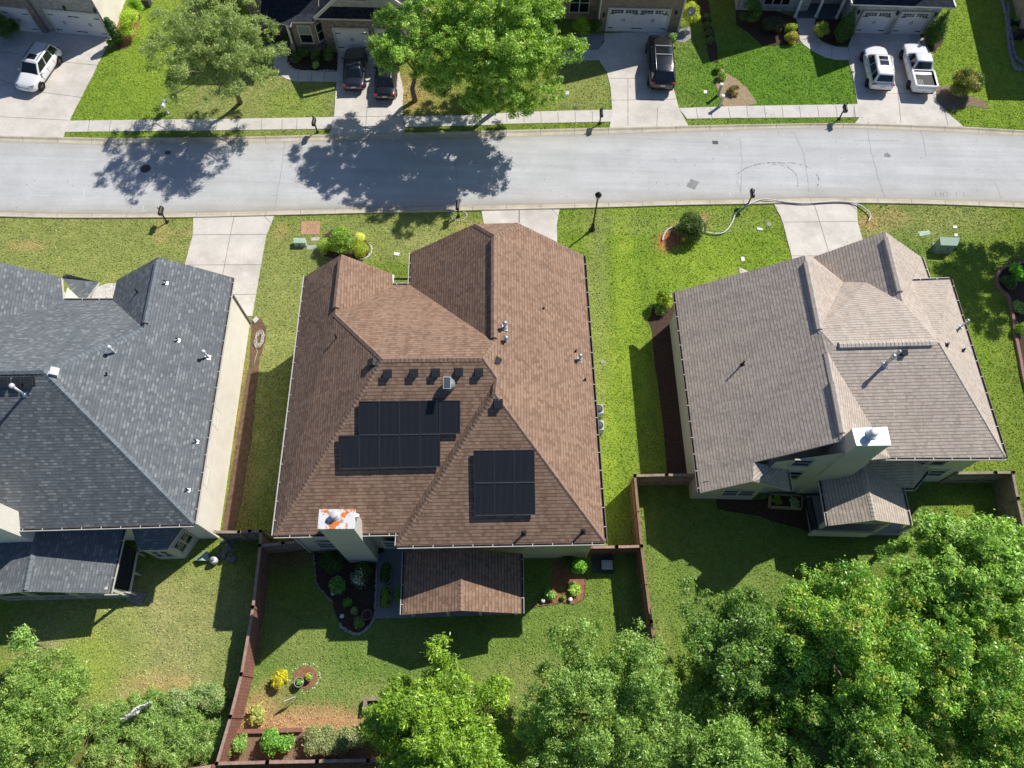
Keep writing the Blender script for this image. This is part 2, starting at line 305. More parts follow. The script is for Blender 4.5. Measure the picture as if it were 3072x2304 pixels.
# soft lawn zones: overview x, y, rx, ry, tone, strength
ZN = [(200,520,330,110,'olive',.75),(560,215,200,70,'olive',.9),(640,230,60,40,'vivid',.5),(260,140,140,150,'vivid',.85),(330,90,60,120,'yel',.5),(900,220,100,50,'tan',.4),(880,190,40,40,'sand',.4),
 (1250,190,70,60,'olive',.75),(1500,170,60,90,'green',.7),(1700,170,200,90,'deep',1),(2130,120,110,140,'yel',.9),(2060,100,60,90,'vivid',.9),(2150,250,90,35,'vivid',.8),
 (640,600,100,140,'olive',.7),(600,700,60,120,'olive',.6),(560,900,60,200,'olive',.8),(525,980,24,220,'dirt',.5),(850,510,180,50,'olive',.75),(1000,500,90,40,'olive',.5),(920,540,50,30,'pale',.3),
 (1420,560,230,130,'vivid',1),(1330,800,60,300,'vivid',1),(1310,900,25,320,'yel',.6),(1350,640,20,300,'yel',.7),(1290,700,25,280,'olive',.6),(1560,570,150,50,'yel',.6),(1650,560,50,90,'vivid',.9),(1440,480,220,25,'olive',.35),
 (2000,480,150,45,'olive',.8),(1900,500,60,30,'olive',.8),(1950,530,60,30,'green',.6),(2090,720,60,200,'vivid',.7),
 (330,1400,260,150,'pale',.9),(420,1430,150,120,'olive',.5),(230,1390,90,120,'vivid',.4),(200,1440,60,80,'yel',.5),(350,1480,90,30,'tan',.5),(460,1290,80,110,'olive',.5),
 (760,1430,260,120,'green',1),(1150,1340,180,110,'green',.9),(660,1400,60,60,'olive',.35),(660,1558,120,34,'sand',.95),(740,1560,70,30,'sand',.8),(560,1550,36,50,'sand',.8),(600,1490,40,26,'sand',.35),(700,1480,60,30,'olive',.4),(820,1500,60,30,'olive',.6),(880,1380,80,40,'olive',.35),(680,1640,200,30,'red',.7),
 (1380,1250,40,120,'olive',.5),(1410,1330,40,40,'pale',.4),(1640,1290,130,80,'green',.9),(1600,1250,60,40,'olive',.5),(1420,1390,40,40,'tan',.5),(1150,1480,120,60,'olive',.6),(1800,1150,300,100,'green',.8),(2040,1090,60,30,'yel',.9),
 (1500,1600,300,90,'dirt',.6),(1900,1520,300,130,'dgreen',.8),(250,1620,260,50,'dirt',.5),(60,1560,150,90,'dgreen',.5),(1500,1250,150,200,'green',.8),(1850,1100,200,60,'dgreen',.5),(1320,690,14,14,'tan',.0),
 (630,1180,60,50,'dirt',.7),(1180,1300,50,25,'red',.0),(1455,515,22,16,'red',.95),(1440,520,18,22,'red',.7),(1600,620,60,30,'pale',.25),(1070,490,80,14,'tan',.4),(960,545,40,20,'tan',.3),(1910,470,50,20,'tan',.4),
 (420,500,60,8,'tan',.5),(350,500,10,25,'tan',.5),(1490,487,45,7,'tan',.7),(1520,465,14,10,'sand',.7),(1560,420,5,3,'tan',0),(1595,190,45,40,'sand',.0),(60,530,40,12,'tan',.5),(1880,485,20,15,'tan',.6),(610,500,14,14,'tan',.5)]
def lawn_tone(x, y):
    if abs(x) > 60 or y < -25 or y > 75: return (.18,.26,.045)
    u, v = topx(x, y); c = [.2,.29,.045]
    for cx, cy, rx, ry, t, s in ZN:
        d = ((u-cx)/rx)**2+((v-cy)/ry)**2
        if d < 2.2 and s:
            k = s*max(0, min(1, 1.35-d*.75)); t = LW[t]
            for i in range(3): c[i] += (t[i]-c[i])*k
    return c
xs = axis_lines(-46, 46, .4, 900); ys = axis_lines(-8, 62, .4, 900)
nx, ny = len(xs), len(ys); vs = []; cols = []
for j, y in enumerate(ys):
    for i, x in enumerate(xs):
        vs.append((x, y, 0.)); t = lawn_tone(x, y)
        st = 1+.05*math.sin(x*2.2+y*.15) if 5 < x < 10 and y < 34 else 1
        cols += [t[0]*st*1.18, t[1]*st*1.16, t[2]*1.15, 1]
fs = [(j*nx+i, j*nx+i+1, (j+1)*nx+i+1, (j+1)*nx+i) for j in range(ny-1) for i in range(nx-1)]
me = bpy.data.meshes.new('ground'); me.from_pydata(vs, [], fs); at = me.color_attributes.new('tone', 'FLOAT_COLOR', 'POINT'); at.data.foreach_set('color', cols)
me.materials.append(groundmat()); gr = bpy.data.objects.new('ground', me); COL.objects.link(gr); tag(gr, kind='structure')
# ---- street
def src(k, pts): return [q(k, x, y) for x, y in pts]
def resample(pts, n):
    pts = sorted(pts, key=lambda p: p.x); x0, x1 = pts[0].x, pts[-1].x; out = []
    for i in range(n+1):
        x = x0+(x1-x0)*i/n
        for a, b in zip(pts, pts[1:]):
            if a.x <= x <= b.x+1e-6: t = (x-a.x)/max(1e-6, b.x-a.x); y = a.y+(b.y-a.y)*t; break
        out.append(Vector((x, y, 0)))
    for _ in range(6): out = [out[0]]+[Vector((out[i].x, (out[i-1].y+2*out[i].y+out[i+1].y)/4, 0)) for i in range(1, n)]+[out[-1]]
    return out
def ext(pts):
    a, b = pts[0], pts[1]; c, d = pts[-1], pts[-2]
    e0 = a+(a-b).normalized()*70; e1 = c+(c-d).normalized()*70; e0.y -= 6; e1.y -= 8
    return [e0]+pts+[e1]
NE = src('A', [(0,1098),(900,1126),(1991,1105)])+src('B', [(1000,1085),(1991,1065)])+src('C', [(1000,1040),(1991,1008)])+src('D', [(600,978),(1000,985),(1500,1005),(2212,1042)])
NB = src('A', [(0,1062),(900,1082),(1991,1068)])+src('B', [(700,1052),(1280,1040),(1991,1020)])+src('C', [(1000,999),(1991,974)])+src('D', [(600,953),(930,951),(1745,978),(2212,1008)])
SE = src('E', [(0,88),(400,100),(1000,103)])+src('F', [(0,93),(2212,40)])+src('G', [(900,192),(1500,172)])+src('H', [(0,162),(400,152),(900,151),(1500,167),(2212,192)])
SB = src('E', [(0,122),(400,133),(1375,128)])+src('F', [(0,133),(2212,80)])+src('G', [(900,232),(1500,212)])+src('H', [(0,203),(400,193),(900,195),(1500,206),(2212,235)])
n_ = 90
NE = ext(resample(NE, n_)); SE = ext(resample(SE, n_)); NB = ext(resample(NB, n_)); SB = ext(resample(SB, n_))
def strip(mb, A_, B_, z0, z1, mi=0, rep=None):
    for i in range(len(A_)-1):
        a, b, c, d = A_[i], A_[i+1], B_[i+1], B_[i]
        mb.face([(a.x,a.y,z0),(b.x,b.y,z0),(c.x,c.y,z1),(d.x,d.y,z1)][::1 if (b-a).cross(c-a).z > 0 else -1], mi)
road = MB(); ts = [0,.035,.09,.2,.5,.8,.92,.97,1]; tn = [(.42,.385,.32),(.49,.465,.42),(.54,.53,.51),(.565,.57,.565),(.565,.575,.575),(.565,.57,.565),(.55,.545,.53),(.52,.5,.46),(.46,.43,.37)]; rc = []
for t0, t1, a_, b_t in zip(ts, ts[1:], tn, tn[1:]):
    n0 = len(road.f); strip(road, [a.lerp(b, t0) for a, b in zip(SE, NE)], [a.lerp(b, t1) for a, b in zip(SE, NE)], .010, .010)
    rc += [(a_, a_, b_t, b_t)]*(len(road.f)-n0)
ro_ = struct('road', road, ASPH); ca = ro_.data.color_attributes.new('tone', 'FLOAT_COLOR', 'POINT'); fl_c = []
for c4 in rc:
    for c in c4: fl_c += [*c, 1]
ca.data.foreach_set('color', fl_c)
def kerb(name, E_, B_):
    mb = MB(); G_ = [e.lerp(b, .55) for e, b in zip(E_, B_)]; T_ = [e.lerp(b, .8) for e, b in zip(E_, B_)]
    strip(mb, E_, G_, .014, .022); strip(mb, G_, T_, .022, .085); strip(mb, T_, B_, .085, .09)
    out = [b+(b-e).normalized()*.02 for e, b in zip(E_, B_)]; strip(mb, B_, out, .09, -.02)
    L = 0
    for i in range(1, len(E_)-2, 1):       # expansion joints
        if i % 3 == 0:
            e, b = E_[i], B_[i]; t = (E_[i+1]-e).normalized()*.025; g = G_[i]; tt = T_[i]
            for p, p2, za, zb in ((e, g, .019, .027), (g, tt, .027, .09), (tt, b, .09, .095)):
                mb.face([(p.x,p.y,za),(p.x+t.x,p.y+t.y,za),(p2.x+t.x,p2.y+t.y,zb),(p2.x,p2.y,zb)], 1)
    struct(name, mb, [KERBM, JOINT])
kerb('kerb', NE, NB); kerb('kerb', SE, SB)
# cracks, patches and tyre marks on the asphalt
def wline(mb, pts, w, z, mi=0, jit=0., n=6):
    P_ = []
    for a, b in zip(pts, pts[1:]):
        for i in range(n):
            p = a.lerp(b, i/n); P_.append(p+Vector((random.uniform(-jit, jit), random.uniform(-jit, jit), 0)))
    P_.append(pts[-1])
    for a, b in zip(P_, P_[1:]):
        d = (b-a)
        if d.length < 1e-5: continue
        s = Vector((-d.y, d.x, 0)).normalized()*w/2
        mb.face([(a+s*-1).to_tuple()[:2]+(z,), (b-s).to_tuple()[:2]+(z,), (b+s).to_tuple()[:2]+(z,), (a+s).to_tuple()[:2]+(z,)], mi)
cr = MB()
for k, pts in [('B',[(350,1105),(335,1250),(300,1440),(265,1650)]),('B',[(1675,1255),(1690,1420),(1680,1560)]),('A',[(1030,1500),(1025,1600),(1005,1650)]),('G',[(1960,0),(2000,100)]),
 ('D',[(1010,1000),(1040,1180),(1080,1330),(1145,1515)]),('D',[(440,1010),(520,1180),(550,1380),(560,1480)]),('D',[(320,1000),(330,1040)]),('D',[(1420,1000),(1460,1200)]),('D',[(30,1060),(45,1250),(35,1500)]),('D',[(1990,1400),(2040,1530)]),
 ('D',[(900,1080),(1250,1082)])]:
    wline(cr, src(k, pts), .022, .0145, 0, .035)
struct('road_cracks', cr, CRACK)
tm = MB()
def arc(k, cx, cy, rx, ry, a0, a1, gaps=.3, w=.07):
    n = 46
    for i in range(n):
        if random.random() < gaps: continue
        t0 = R(a0+(a1-a0)*i/n); t1 = R(a0+(a1-a0)*(i+.75)/n)
        p = q(k, cx+rx*math.cos(t0), cy-ry*math.sin(t0)); p2 = q(k, cx+rx*math.cos(t1), cy-ry*math.sin(t1))
        wline(tm, [p, p2], w*random.uniform(.5, 1.2), .0148, 0, .02, 1)
arc('D', 300, 1390, 310, 140, 160, 60, .35); arc('D', 390, 1390, 245, 140, 100, -20, .45); arc('D', 310, 1400, 165, 135, 100, -15, .3, .06)
struct('tyre_marks', tm, SEAL)
pt = MB()
pt.face([q('C', x, y, .0142) for x, y in ((1605,1450),(1640,1390),(1705,1415),(1670,1475))][::-1], 0)
pt.face([q('D', x, y, .0142) for x, y in ((1138,1205),(1140,1180),(1165,1172),(1192,1195),(1175,1210))][::-1], 0)
struct('asphalt_patches', pt, M('asphalt_dark', (.33,.33,.32), .95, .3, 3))
# ---- paving
def paving(name, polys, mat, z=.03, joints=()):
    mb = MB()
    for i, (k, pts) in enumerate(polys): EXCL.append([tuple(q(k, x, y).xy) for x, y in pts]); mb.prism([q(k, x, y) for x, y in pts], -.02-i*.001, z+i*.0015)
    for j in joints: wline(mb, [q(j[0], j[1], j[2]), q(j[0], j[3], j[4])], .03, z+.005, 1, 0, 1)
    return struct(name, mb, [mat, JOINT])
paving('driveway', [('E', [(1375,126),(1950,116),(1893,255),(1840,560),(1795,826),(1560,830),(1225,830),(1318,450),(1372,250)])], CONC, .035,
 [('E',1375,250,1893,246),('E',1320,465,1855,462),('E',1500,676,1822,672),('E',1665,118,1580,560),('E',1880,118,1925,160)])
paving('driveway', [('F', [(1780,82),(2260,68),(2260,300),(1830,330),(1800,190)]), ('G', [(150,247),(493,247),(470,375),(476,560),(140,560)])], CONC, .035, [('G',158,247,158,360),('G',430,247,485,300),('F',2097,82,2097,190)])
paving('driveway', [('H', [(135,205),(822,197),(832,355),(870,490),(905,620),(905,720),(295,720),(285,640),(215,372),(190,300)])], CONC, .035,
 [('H',215,352,830,347),('H',470,200,590,600),('H',290,632,500,632),('H',135,205,165,240),('H',760,200,822,250)])
paving('driveway', [('A', [(-420,160),(460,235),(870,280),(870,300),(830,372),(765,492),(720,590),(640,745),(540,940),(492,1072),(0,1062),(-420,1060)])], CONC, .035,
 [('A',0,620,110,660),('A',330,720,635,760),('A',0,405,160,425),('A',-100,905,530,938),('A',440,480,760,510),('A',0,405,50,330)])
paving('driveway', [('B', [(762,395),(1085,395),(1240,560),(1270,700),(1262,905),(1283,1036),(695,1050),(733,912),(745,700),(757,560)])], CONC, .035,
 [('B',733,912,1262,905),('B',1015,500,975,1040),('B',750,640,1240,632)])
paving('driveway', [('C', [(965,262),(1470,245),(1500,330),(1508,700),(1545,842),(1622,984),(1008,998),(1028,862),(1015,680),(985,560),(945,500),(920,460),(920,390),(965,330)])], CONC, .035,
 [('C',1003,612,1215,612),('C',1020,782,1520,775),('C',1380,840,1375,985),('C',1150,612,1150,985)])
paving('driveway', [('D', [(895,262),(1400,268),(1440,300),(1500,420),(1528,640),(1540,782),(1642,884),(1745,974),(912,948),(945,905),(932,800),(895,585),(862,460),(858,370)])], CONC, .035,
 [('D',930,715,1530,725),('D',860,370,905,640),('D',1240,700,1265,945),('D',905,810,905,940),('D',1600,840,1625,965)])
paving('walkway', [('X2', [(300,815),(540,895),(455,940),(450,1030),(490,1120),(600,1175),(1295,1195),(1280,1360),(600,1355),(430,1310),(300,1225),(225,1130),(225,1000),(260,900)])], CONCD, .03,
 [('X2',645,1180,630,1355),('X2',865,1190,845,1360),('X2',1075,1195,1055,1362)])
paving('walkway', [('D', [(460,130),(610,140),(600,230),(625,290),(680,335),(760,360),(860,368),(870,462),(770,462),(680,440),(590,395),(520,345),(490,310)])], CONCD, .03, [('D',490,310,590,290),('D',605,390,655,325),('D',735,450,735,360)])
paving('walkway', [('C', [(640,400),(740,395),(820,392),(920,388),(925,470),(860,470),(770,472),(640,500)])], CONCD, .03)
paving('sidewalk', [('A', [(540,940),(1991,924),(1991,1012),(498,1028)]), ('B', [(-60,926),(733,912),(700,1004),(-60,1013)])], CONCD, .031, [('A',x,938,x-15,1024) for x in range(700,1990,165)]+[('B',x,925,x-4,1008) for x in (170,330,445,590)])
paving('sidewalk', [('B', [(1265,905),(1991,897),(1991,972),(1281,990)]), ('C', [(-60,895),(380,870),(1028,855),(1018,948),(200,965),(-60,975)])], CONCD, .031, [('B',1550,905,1550,985)]+[('C',x,870,x+4,955) for x in (60,205,340,472,605,738,872)])
paving('sidewalk', [('C', [(1545,842),(2060,826),(2060,917),(1610,926)]), ('D', [(40,816),(932,802),(945,902),(40,908)])], CONCD, .031, [('C',1680,845,1695,925),('C',1790,842,1805,922),('C',1930,838,1948,920)]+[('D',x,815,x+12,903) for x in (80,215,350,485,625,765,905)])
# patio behind the brown house
paving('patio', [('J', [(985,640),(1260,640),(1260,1000),(2160,1000),(2150,1225),(1200,1255),(955,1258),(970,1000)])], M('patio_concrete', (.33,.34,.34), .9, .1, 1.5), .03)
# ---- beds
def bed(name, k, pts, mat, z=.022):
    mb = MB(); P_ = [q(k, x, y) for x, y in pts]; c = sum(P_, Vector())/len(P_); n = len(P_)
    S = []
    for i in range(n):                     # soften the outline
        a, b, d = P_[i-1], P_[i], P_[(i+1) % n]; S += [b.lerp(a, .25), b, b.lerp(d, .25)]
    mb.prism([(p.x+random.uniform(-.05,.05), p.y+random.uniform(-.05,.05)) for p in S], -.02, z)
    EXCL.append([tuple(p.xy) for p in P_]); return struct(name, mb, mat)
BROWNS = M('brown_soil', (.2,.125,.08), .95, .4, 4, .8, 30)
bed('mulch_bed', 'o', [(1400,690),(1412,660),(1455,648),(1470,760),(1490,900),(1508,1025),(1440,1025),(1430,900),(1415,790),(1410,725)], MULCH)
bed('soil_bed', 'E', [(1800,830),(1850,840),(1890,900),(1890,1000),(1850,1120),(1820,1330),(1790,1659),(1700,1659),(1760,1300)], BROWNS)
bed('soil_bed', 'I', [(1650,20),(1705,20),(1665,500),(1600,900),(1560,1095),(1470,1110),(1490,1000)], BROWNS, .024)
bed('mulch_bed', 'J', [(450,700),(740,790),(990,790),(985,1000),(950,1220),(900,1320),(820,1385),(740,1375),(670,1320),(620,1200),(600,1120),(480,990),(450,850)], MULCH)
bed('mulch_bed', 'K', [(570,1430),(720,1420),(800,1400),(890,1415),(965,1370),(985,1300),(985,1180),(860,1040),(720,1060),(700,1280),(640,1360)], MULCHR)
bed('mulch_bed', 'X2', [(465,940),(640,840),(1150,850),(1310,880),(1300,1190),(1050,1180),(640,1165),(520,1110),(460,1040)], MULCH)
bed('gravel_bed', 'C', [(740,260),(960,270),(968,310),(930,370),(860,390),(780,385),(730,350)], M('pale_gravel', (.42,.42,.42), .9, .5, 14, 1., 20))
bed('gravel_bed', 'C', [(1530,230),(1650,210),(1640,300),(1590,335),(1510,320)], M('pale_gravel', (.42,.42,.42)))
bed('mulch_bed', 'C', [(1690,0),(1780,0),(1800,200),(1840,330),(1850,480),(1790,480),(1760,330),(1720,150)], MULCH)
bed('sand_bed', 'C', [(1870,500),(1905,570),(1990,610),(2080,690),(2160,810),(2060,826),(1890,830),(1870,760),(1830,650)], SAND)
bed('mulch_bed', 'D', [(0,0),(215,60),(455,130),(490,220),(480,330),(370,350),(200,350),(90,250),(0,190)], MULCH)
bed('mulch_bed', 'D', [(605,140),(790,130),(895,265),(900,300),(850,355),(750,350),(650,310),(610,240)], MULCH)
bed('mulch_bed', 'D', [(1400,270),(1560,200),(1600,300),(1530,400),(1480,400)], MULCH)
bed('sand_bed', 'D', [(1530,660),(1640,660),(1800,740),(1900,770),(1950,840),(1790,815),(1690,850),(1560,830)], M('tan_mulch', (.3,.22,.15), .95, .35, 6, 1., 30))
bed('mulch_bed', 'F', [(440,330),(540,250),(730,290),(830,340),(862,400),(830,470),(760,490),(620,500),(480,470)], MULCH)
bed('soil_bed', 'X3', [(1550,320),(1700,150),(1860,180),(1850,330),(1780,500),(1700,620),(1600,660),(1430,600)], MULCHR)
bed('mulch_bed', 'H', [(2212,690),(2050,720),(1990,790),(2000,880),(2090,960),(2130,1100),(2165,1300),(2205,1659),(2400,1659),(2400,690)], MULCH)
bed('mulch_bed', 'L', [(0,640),(250,707),(700,680),(690,950),(300,830),(0,780)], MULCH, .021)
bed('mulch_bed', 'N', [(400,1090),(1150,1080),(1800,1090),(1870,1400),(200,1440),(300,1200)], M('brown_mulch', (.3,.19,.12), .95, .3, 8, .8, 30), .023)
bed('soil_bed', 'N', [(1030,470),(1110,370),(1240,370),(1300,440),(1290,540),(1180,620),(1060,600)], MULCHR)
# ================================================================== HOUSES
def roofmesh(name, V, faces, mats, parent, th=.16):
    "V: points by key; faces: key lists.  mats = [shingles, fascia]"
    mb = MB(); edges = {}
    for f in faces:
        P_ = [V[k] for k in f]; n = Vector()
        for a, b in zip(P_, P_[1:]+P_[:1]): n += (a-Vector((0,0,0))).cross(b)
        n.normalize()
        if n.z < 0: f = f[::-1]; P_ = P_[::-1]; n = -n
        h = Vector((0,0,1)).cross(n)
        h = h.normalized() if h.length > 1e-4 else Vector((1,0,0)); s = n.cross(h)
        D_ = Vector((0,0,th))
        for t in tessellate_polygon([[Vector((p.x, p.y, 0)) for p in P_]]):
            T_ = [P_[i] for i in t]
            if (T_[1]-T_[0]).cross(T_[2]-T_[0]).z < 0: T_ = T_[::-1]
            mb.face(T_, 0, [(p.dot(h)+3.7*n.x, p.dot(s)) for p in T_]); mb.face([p-D_ for p in T_][::-1], 1)
        for a, b in zip(f, f[1:]+f[:1]): edges[(a, b)] = edges.get((a, b), 0)+1
    for (a, b) in edges:
        if (b, a) not in edges:
            A_, B_ = V[a], V[b]; d = Vector((0,0,th)); mb.face([A_, A_-d, B_-d, B_], 1)
    return mb.build(name, mats, parent)
def caps(parent, mat, lines, w=.15, raised=0., drop=.09, name='ridge_cap'):
    mb = MB()
    for A_, B_ in lines:
        d = B_-A_; L = d.length; d.normalize(); sd_ = Vector((0,0,1)).cross(d).normalized(); u_ = d.cross(sd_); n = max(1, int(L/.2))
        for i in range(n):
            a = A_+d*(L*i/n); b = A_+d*(L*(i+1)/n); la, lb = .035+raised, .018+raised
            pa = [a+sd_*w-u_*(drop-la), a+u_*la, a-sd_*w-u_*(drop-la)]; pb = [b+sd_*w-u_*(drop-lb), b+u_*lb, b-sd_*w-u_*(drop-lb)]
            mb.face([pa[0], pb[0], pb[1], pa[1]][::-1]); mb.face([pa[1], pb[1], pb[2], pa[2]][::-1])
            mb.face([pa[0], pa[1], pa[2], pa[1]-u_*.06])
            for s in (0, 2):
                e = u_*(.05+raised); mb.face([pa[s], pb[s], pb[s]-e, pa[s]-e])
        for p in (A_, B_): mb.face([p+sd_*w-u_*(drop-raised), p+u_*(.02+raised), p-sd_*w-u_*(drop-raised), p-sd_*w-u_*(drop+.05), p+sd_*w-u_*(drop+.05)])
    return mb.build(name, mat, parent)
def gutter(parent, P_, mats=None, w=.11, hang=.95, name='gutter', dark=False):
    "open gutter along a polyline, outer side on the right of the walking direction"
    mb = MB()
    for A_, B_ in zip(P_, P_[1:]):
        d = (B_-A_); L = d.length; d.normalize(); o = d.cross(Vector((0,0,1))).normalized()
        z = Vector((0,0,-.03))
        mb.bar(A_+o*(w+.01)+z, B_+o*(w+.01)+z, .03, .1, 2 if dark else 0); mb.bar(A_+o*(w*.5)+z*3, B_+o*(w*.5)+z*3, w, .012, 1)
        mb.bar(A_+o*.012+z, B_+o*.012+z, .02, .1, 1)
        for i in range(1, int(L/hang)+1):
            p = A_+d*(i*hang-.2); mb.box(p+o*w*.5+Vector((0,0,.015)), (.03, w, .012), ax=(d, o, Vector((0,0,1))), mi=0)
    return mb.build(name, mats or [M('gutter_white', (.66,.64,.6), .6, .12, 2), M('gutter_inside', (.14,.12,.11), .9, .4, 4) if not dark else M('gutter_inside_dark', (.07,.06,.055), .9, .4, 4), M('gutter_brown', (.2,.17,.15), .6)], parent)  # inside of the trough coloured dark to stand for its shade
def inset(pts, d):
    n = len(pts); a = sum(pts[i].x*pts[(i+1)%n].y-pts[(i+1)%n].x*pts[i].y for i in range(n)); s = 1 if a > 0 else -1; out = []
    for i in range(n):
        p0, p1, p2 = pts[i-1], pts[i], pts[(i+1)%n]; e1 = (p1-p0).xy.normalized(); e2 = (p2-p1).xy.normalized()
        n1 = Vector((-e1.y, e1.x))*s; n2 = Vector((-e2.y, e2.x))*s; b = n1+n2
        if b.length < .2: out.append(p1.xy+n1*d); continue
        b.normalize(); out.append(p1.xy+b*(d/max(.35, b.dot(n1))))
    return out
def wallring(pts, z0, z1, parent, mat, name='wall', zt=None):
    "vertical walls round a plan outline, UV in metres"
    if z0 < .1: EXCL.append([(p[0], p[1]) for p in pts])
    mb = MB(); n = len(pts); s = 0
    a = sum(pts[i][0]*pts[(i+1)%n][1]-pts[(i+1)%n][0]*pts[i][1] for i in range(n))
    if a < 0: pts = pts[::-1]
    for i in range(n):
        p, q_ = pts[i], pts[(i+1) % n]; L = math.hypot(q_[0]-p[0], q_[1]-p[1])
        mb.face([(p[0],p[1],z0),(q_[0],q_[1],z0),(q_[0],q_[1],z1),(p[0],p[1],z1)], 0, [(s,z0),(s+L,z0),(s+L,z1),(s,z1)]); s += L
    mb.face([(p[0],p[1],z1) for p in pts], 0, [(p[0], p[1]) for p in pts])
    return mb.build(name, mat, parent)
def vplane(A_, B_):
    d = (B_-A_); d.z = 0; n = d.cross(Vector((0,0,1))).normalized(); return A_, (n if n.y < 0 or True else -n)
def window(parent, O_, dx, w, h, n, cols=1, rows=2, frame=None, blind=False, name='window', fr=.06):
    "window centred at O_, running along dx, facing n"
    dx = dx.normalized(); n = n.normalized(); Z = Vector((0,0,1)); ax = (dx, n, Z); frame = frame or TRIM
    f = MB(); f.box(O_+Z*(h/2)+n*.03, (w+.08, .07, fr+.02), ax=ax); f.box(O_-Z*(h/2)+n*.04, (w+.14, .1, fr+.02), ax=ax)
    for s in (-1, 1): f.box(O_+dx*s*(w/2)+n*.03, (fr, .066, h), ax=ax)
    for i in range(1, cols): f.box(O_+dx*(w*(i/cols-.5))+n*.027, (fr*1.3, .056, h-.03), ax=ax)
    for i in range(1, rows): f.box(O_+Z*(h*(i/rows-.5))+n*.024, (w-.03, .05, fr*.8), ax=ax)
    fo = f.build(name, frame, parent)
    g = MB(); g.box(O_+n*.008, (w, .016, h), ax=ax); g.build('pane', GLASS, fo)
    if blind:
        g = MB(); g.box(O_+n*.014+Z*h*.22, (w*.95, .008, h*.5), ax=ax); g.build('blind', BLIND, fo)
    return fo
def onwall(k, x, y, P0, n, off=0.): return qp(k, x, y, P0, n, off)
def vent_box(house, p, n, w=.34, mat=None, h=.17, name='roof_vent'):
    "square slant-back vent sitting on a roof slope with normal n"
    n = n.normalized(); X = Vector((0,0,1)).cross(n); X = X.normalized() if X.length > .05 else Vector((1,0,0)); S = n.cross(X); mb = MB()
    mb.box(p+n*.008, (w*1.35, w*1.3, .014), ax=(X, S, n)); a = w/2
    lo = [p+X*sx*a+S*sy*a for sx, sy in ((-1,-1),(1,-1),(1,1),(-1,1))]; hi = [lo[0]+n*h, lo[1]+n*h, lo[2]+n*h*.75-S*.03, lo[3]+n*h*.75-S*.03]
    mb.add(lo+hi, [(4,5,6,7),(0,1,5,4),(1,2,6,5),(2,3,7,6),(3,0,4,7)]); mb.box(p+n*(h+.012)-S*.02, (w*1.16, w*1.12, .02), ax=(X, S, n))
    return mb.build(name, mat or M('vent_black', (.035,.042,.045), .5, .2, 8, spec=.4), house, bevel=.008)
def pipe(house, p, n, h=.35, r=.045, mat=None, cap=0, lean=None, name='vent_pipe', flash=None):
    mb = MB(); n = n.normalized(); X = Vector((0,0,1)).cross(n).normalized(); S = n.cross(X); u_ = Vector((0,0,1))
    mb.box(p+n*.006, (r*4, r*4.6, .012), ax=(X, S, n), mi=1); mb.lathe(p, [(r*1.6, -.02), (r*1.5, .05), (r*1.1, .11)], 12, 1)
    mb.tube([p, p+u_*h], r, 12)
    if cap: mb.lathe(p+u_*h, [(r*1.2, -.04), (cap, 0), (cap*1.05, .07), (cap*.9, .12), (.01, .15)], 16)
    mat = mat or BLACK
    return mb.build(name, [mat, flash or mat], house)
def chimney(house, T_, zt, base, mats, flue_k, capmat, fr=.14, fh=.3, name='chimney', lip=.05, z0=0.):
    "T_: plan corners of the stack; base is ground"
    mb = MB(); mb.prism([(p.x, p.y) for p in T_], z0, zt-.08); ch = mb.build(name, mats, house)
    c = sum(T_, Vector())/4; cp = MB(); e = [(c.x+(p.x-c.x)*(1+lip), c.y+(p.y-c.y)*(1+lip)) for p in T_]; cp.prism(e, zt-.14, zt); cp.build('chimney_cap', capmat, ch, bevel=.01)
    k, x, y = flue_k; f = q(k, x, y, zt+fh*.9); f.z = zt; fl = MB()
    fl.lathe(f, [(fr*1.5, 0), (fr*1.1, .03), (fr*.95, .06), (fr*.95, fh*.62), (fr*1.12, fh*.64), (fr*1.12, fh*.96), (fr*1.05, fh), (fr*.5, fh+.01), (.01, fh+.02)], 24)
    fl.build('flue', M('flue_metal', (.78,.8,.82), .35, .05, 5, metal=.3), ch)
    return ch
def RY(k, x, y, z): return q(k, x, y, z)
RUST = M('rusty_metal_cap', (.78,.8,.8), .45, .05, 6., metal=.1, stain=(.7,.22,.05), stain_amt=1., thr=(.5,.54))
# ------------------------------------------------------------------ brown house
hb = empty('house', (-3.5, 15, 0), 0, 'brown shingled house with solar panels on its roof, middle of the near row', 'house')
e = 5.2
V = dict(sw=q('J',118,570,e), ji=q('J',1148,550,e), jo=q('J',1140,657,e), se=q('K',1145,903,e), b=q('G',693,622,e), cr=q('F',2085,190,8.1), cl=q('F',1725,198,8.1),
 a=q('F',1203,435,e), vb=q('F',1190,705,e), vl=q('F',1045,705,e), gr=q('F',1040,612,e), gp=q('F',622,450,7.2), nw=q('F',325,628,e),
 gs=q('F',568,945,7.35), mw=q('F',965,1320,9.35), me=q('F',1790,1312,9.4), rn=q('F',1885,290,9.0), rs=q('F',1885,1172,9.0), r1=q('F',1910,1480,9.15), r2=q('F',1895,1610,9.15))
nS_ = (V['ji']-V['sw']).cross(V['mw']-V['sw'])
for k_, a_, b_ in (('me',1790,1312),('r1',1910,1480)): V[k_] = qp('F', a_, b_, V['sw'], nS_)
V['r2'] = q('F',1895,1610,V['r1'].z)
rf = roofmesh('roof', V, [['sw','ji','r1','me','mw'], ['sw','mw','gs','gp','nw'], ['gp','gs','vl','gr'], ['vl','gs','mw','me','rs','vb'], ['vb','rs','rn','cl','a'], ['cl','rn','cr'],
 ['b','cr','rn','rs','me','r1','r2','se'], ['r2','jo','se'], ['ji','jo','r2','r1']], [ROOF_B, TRIM], hb)
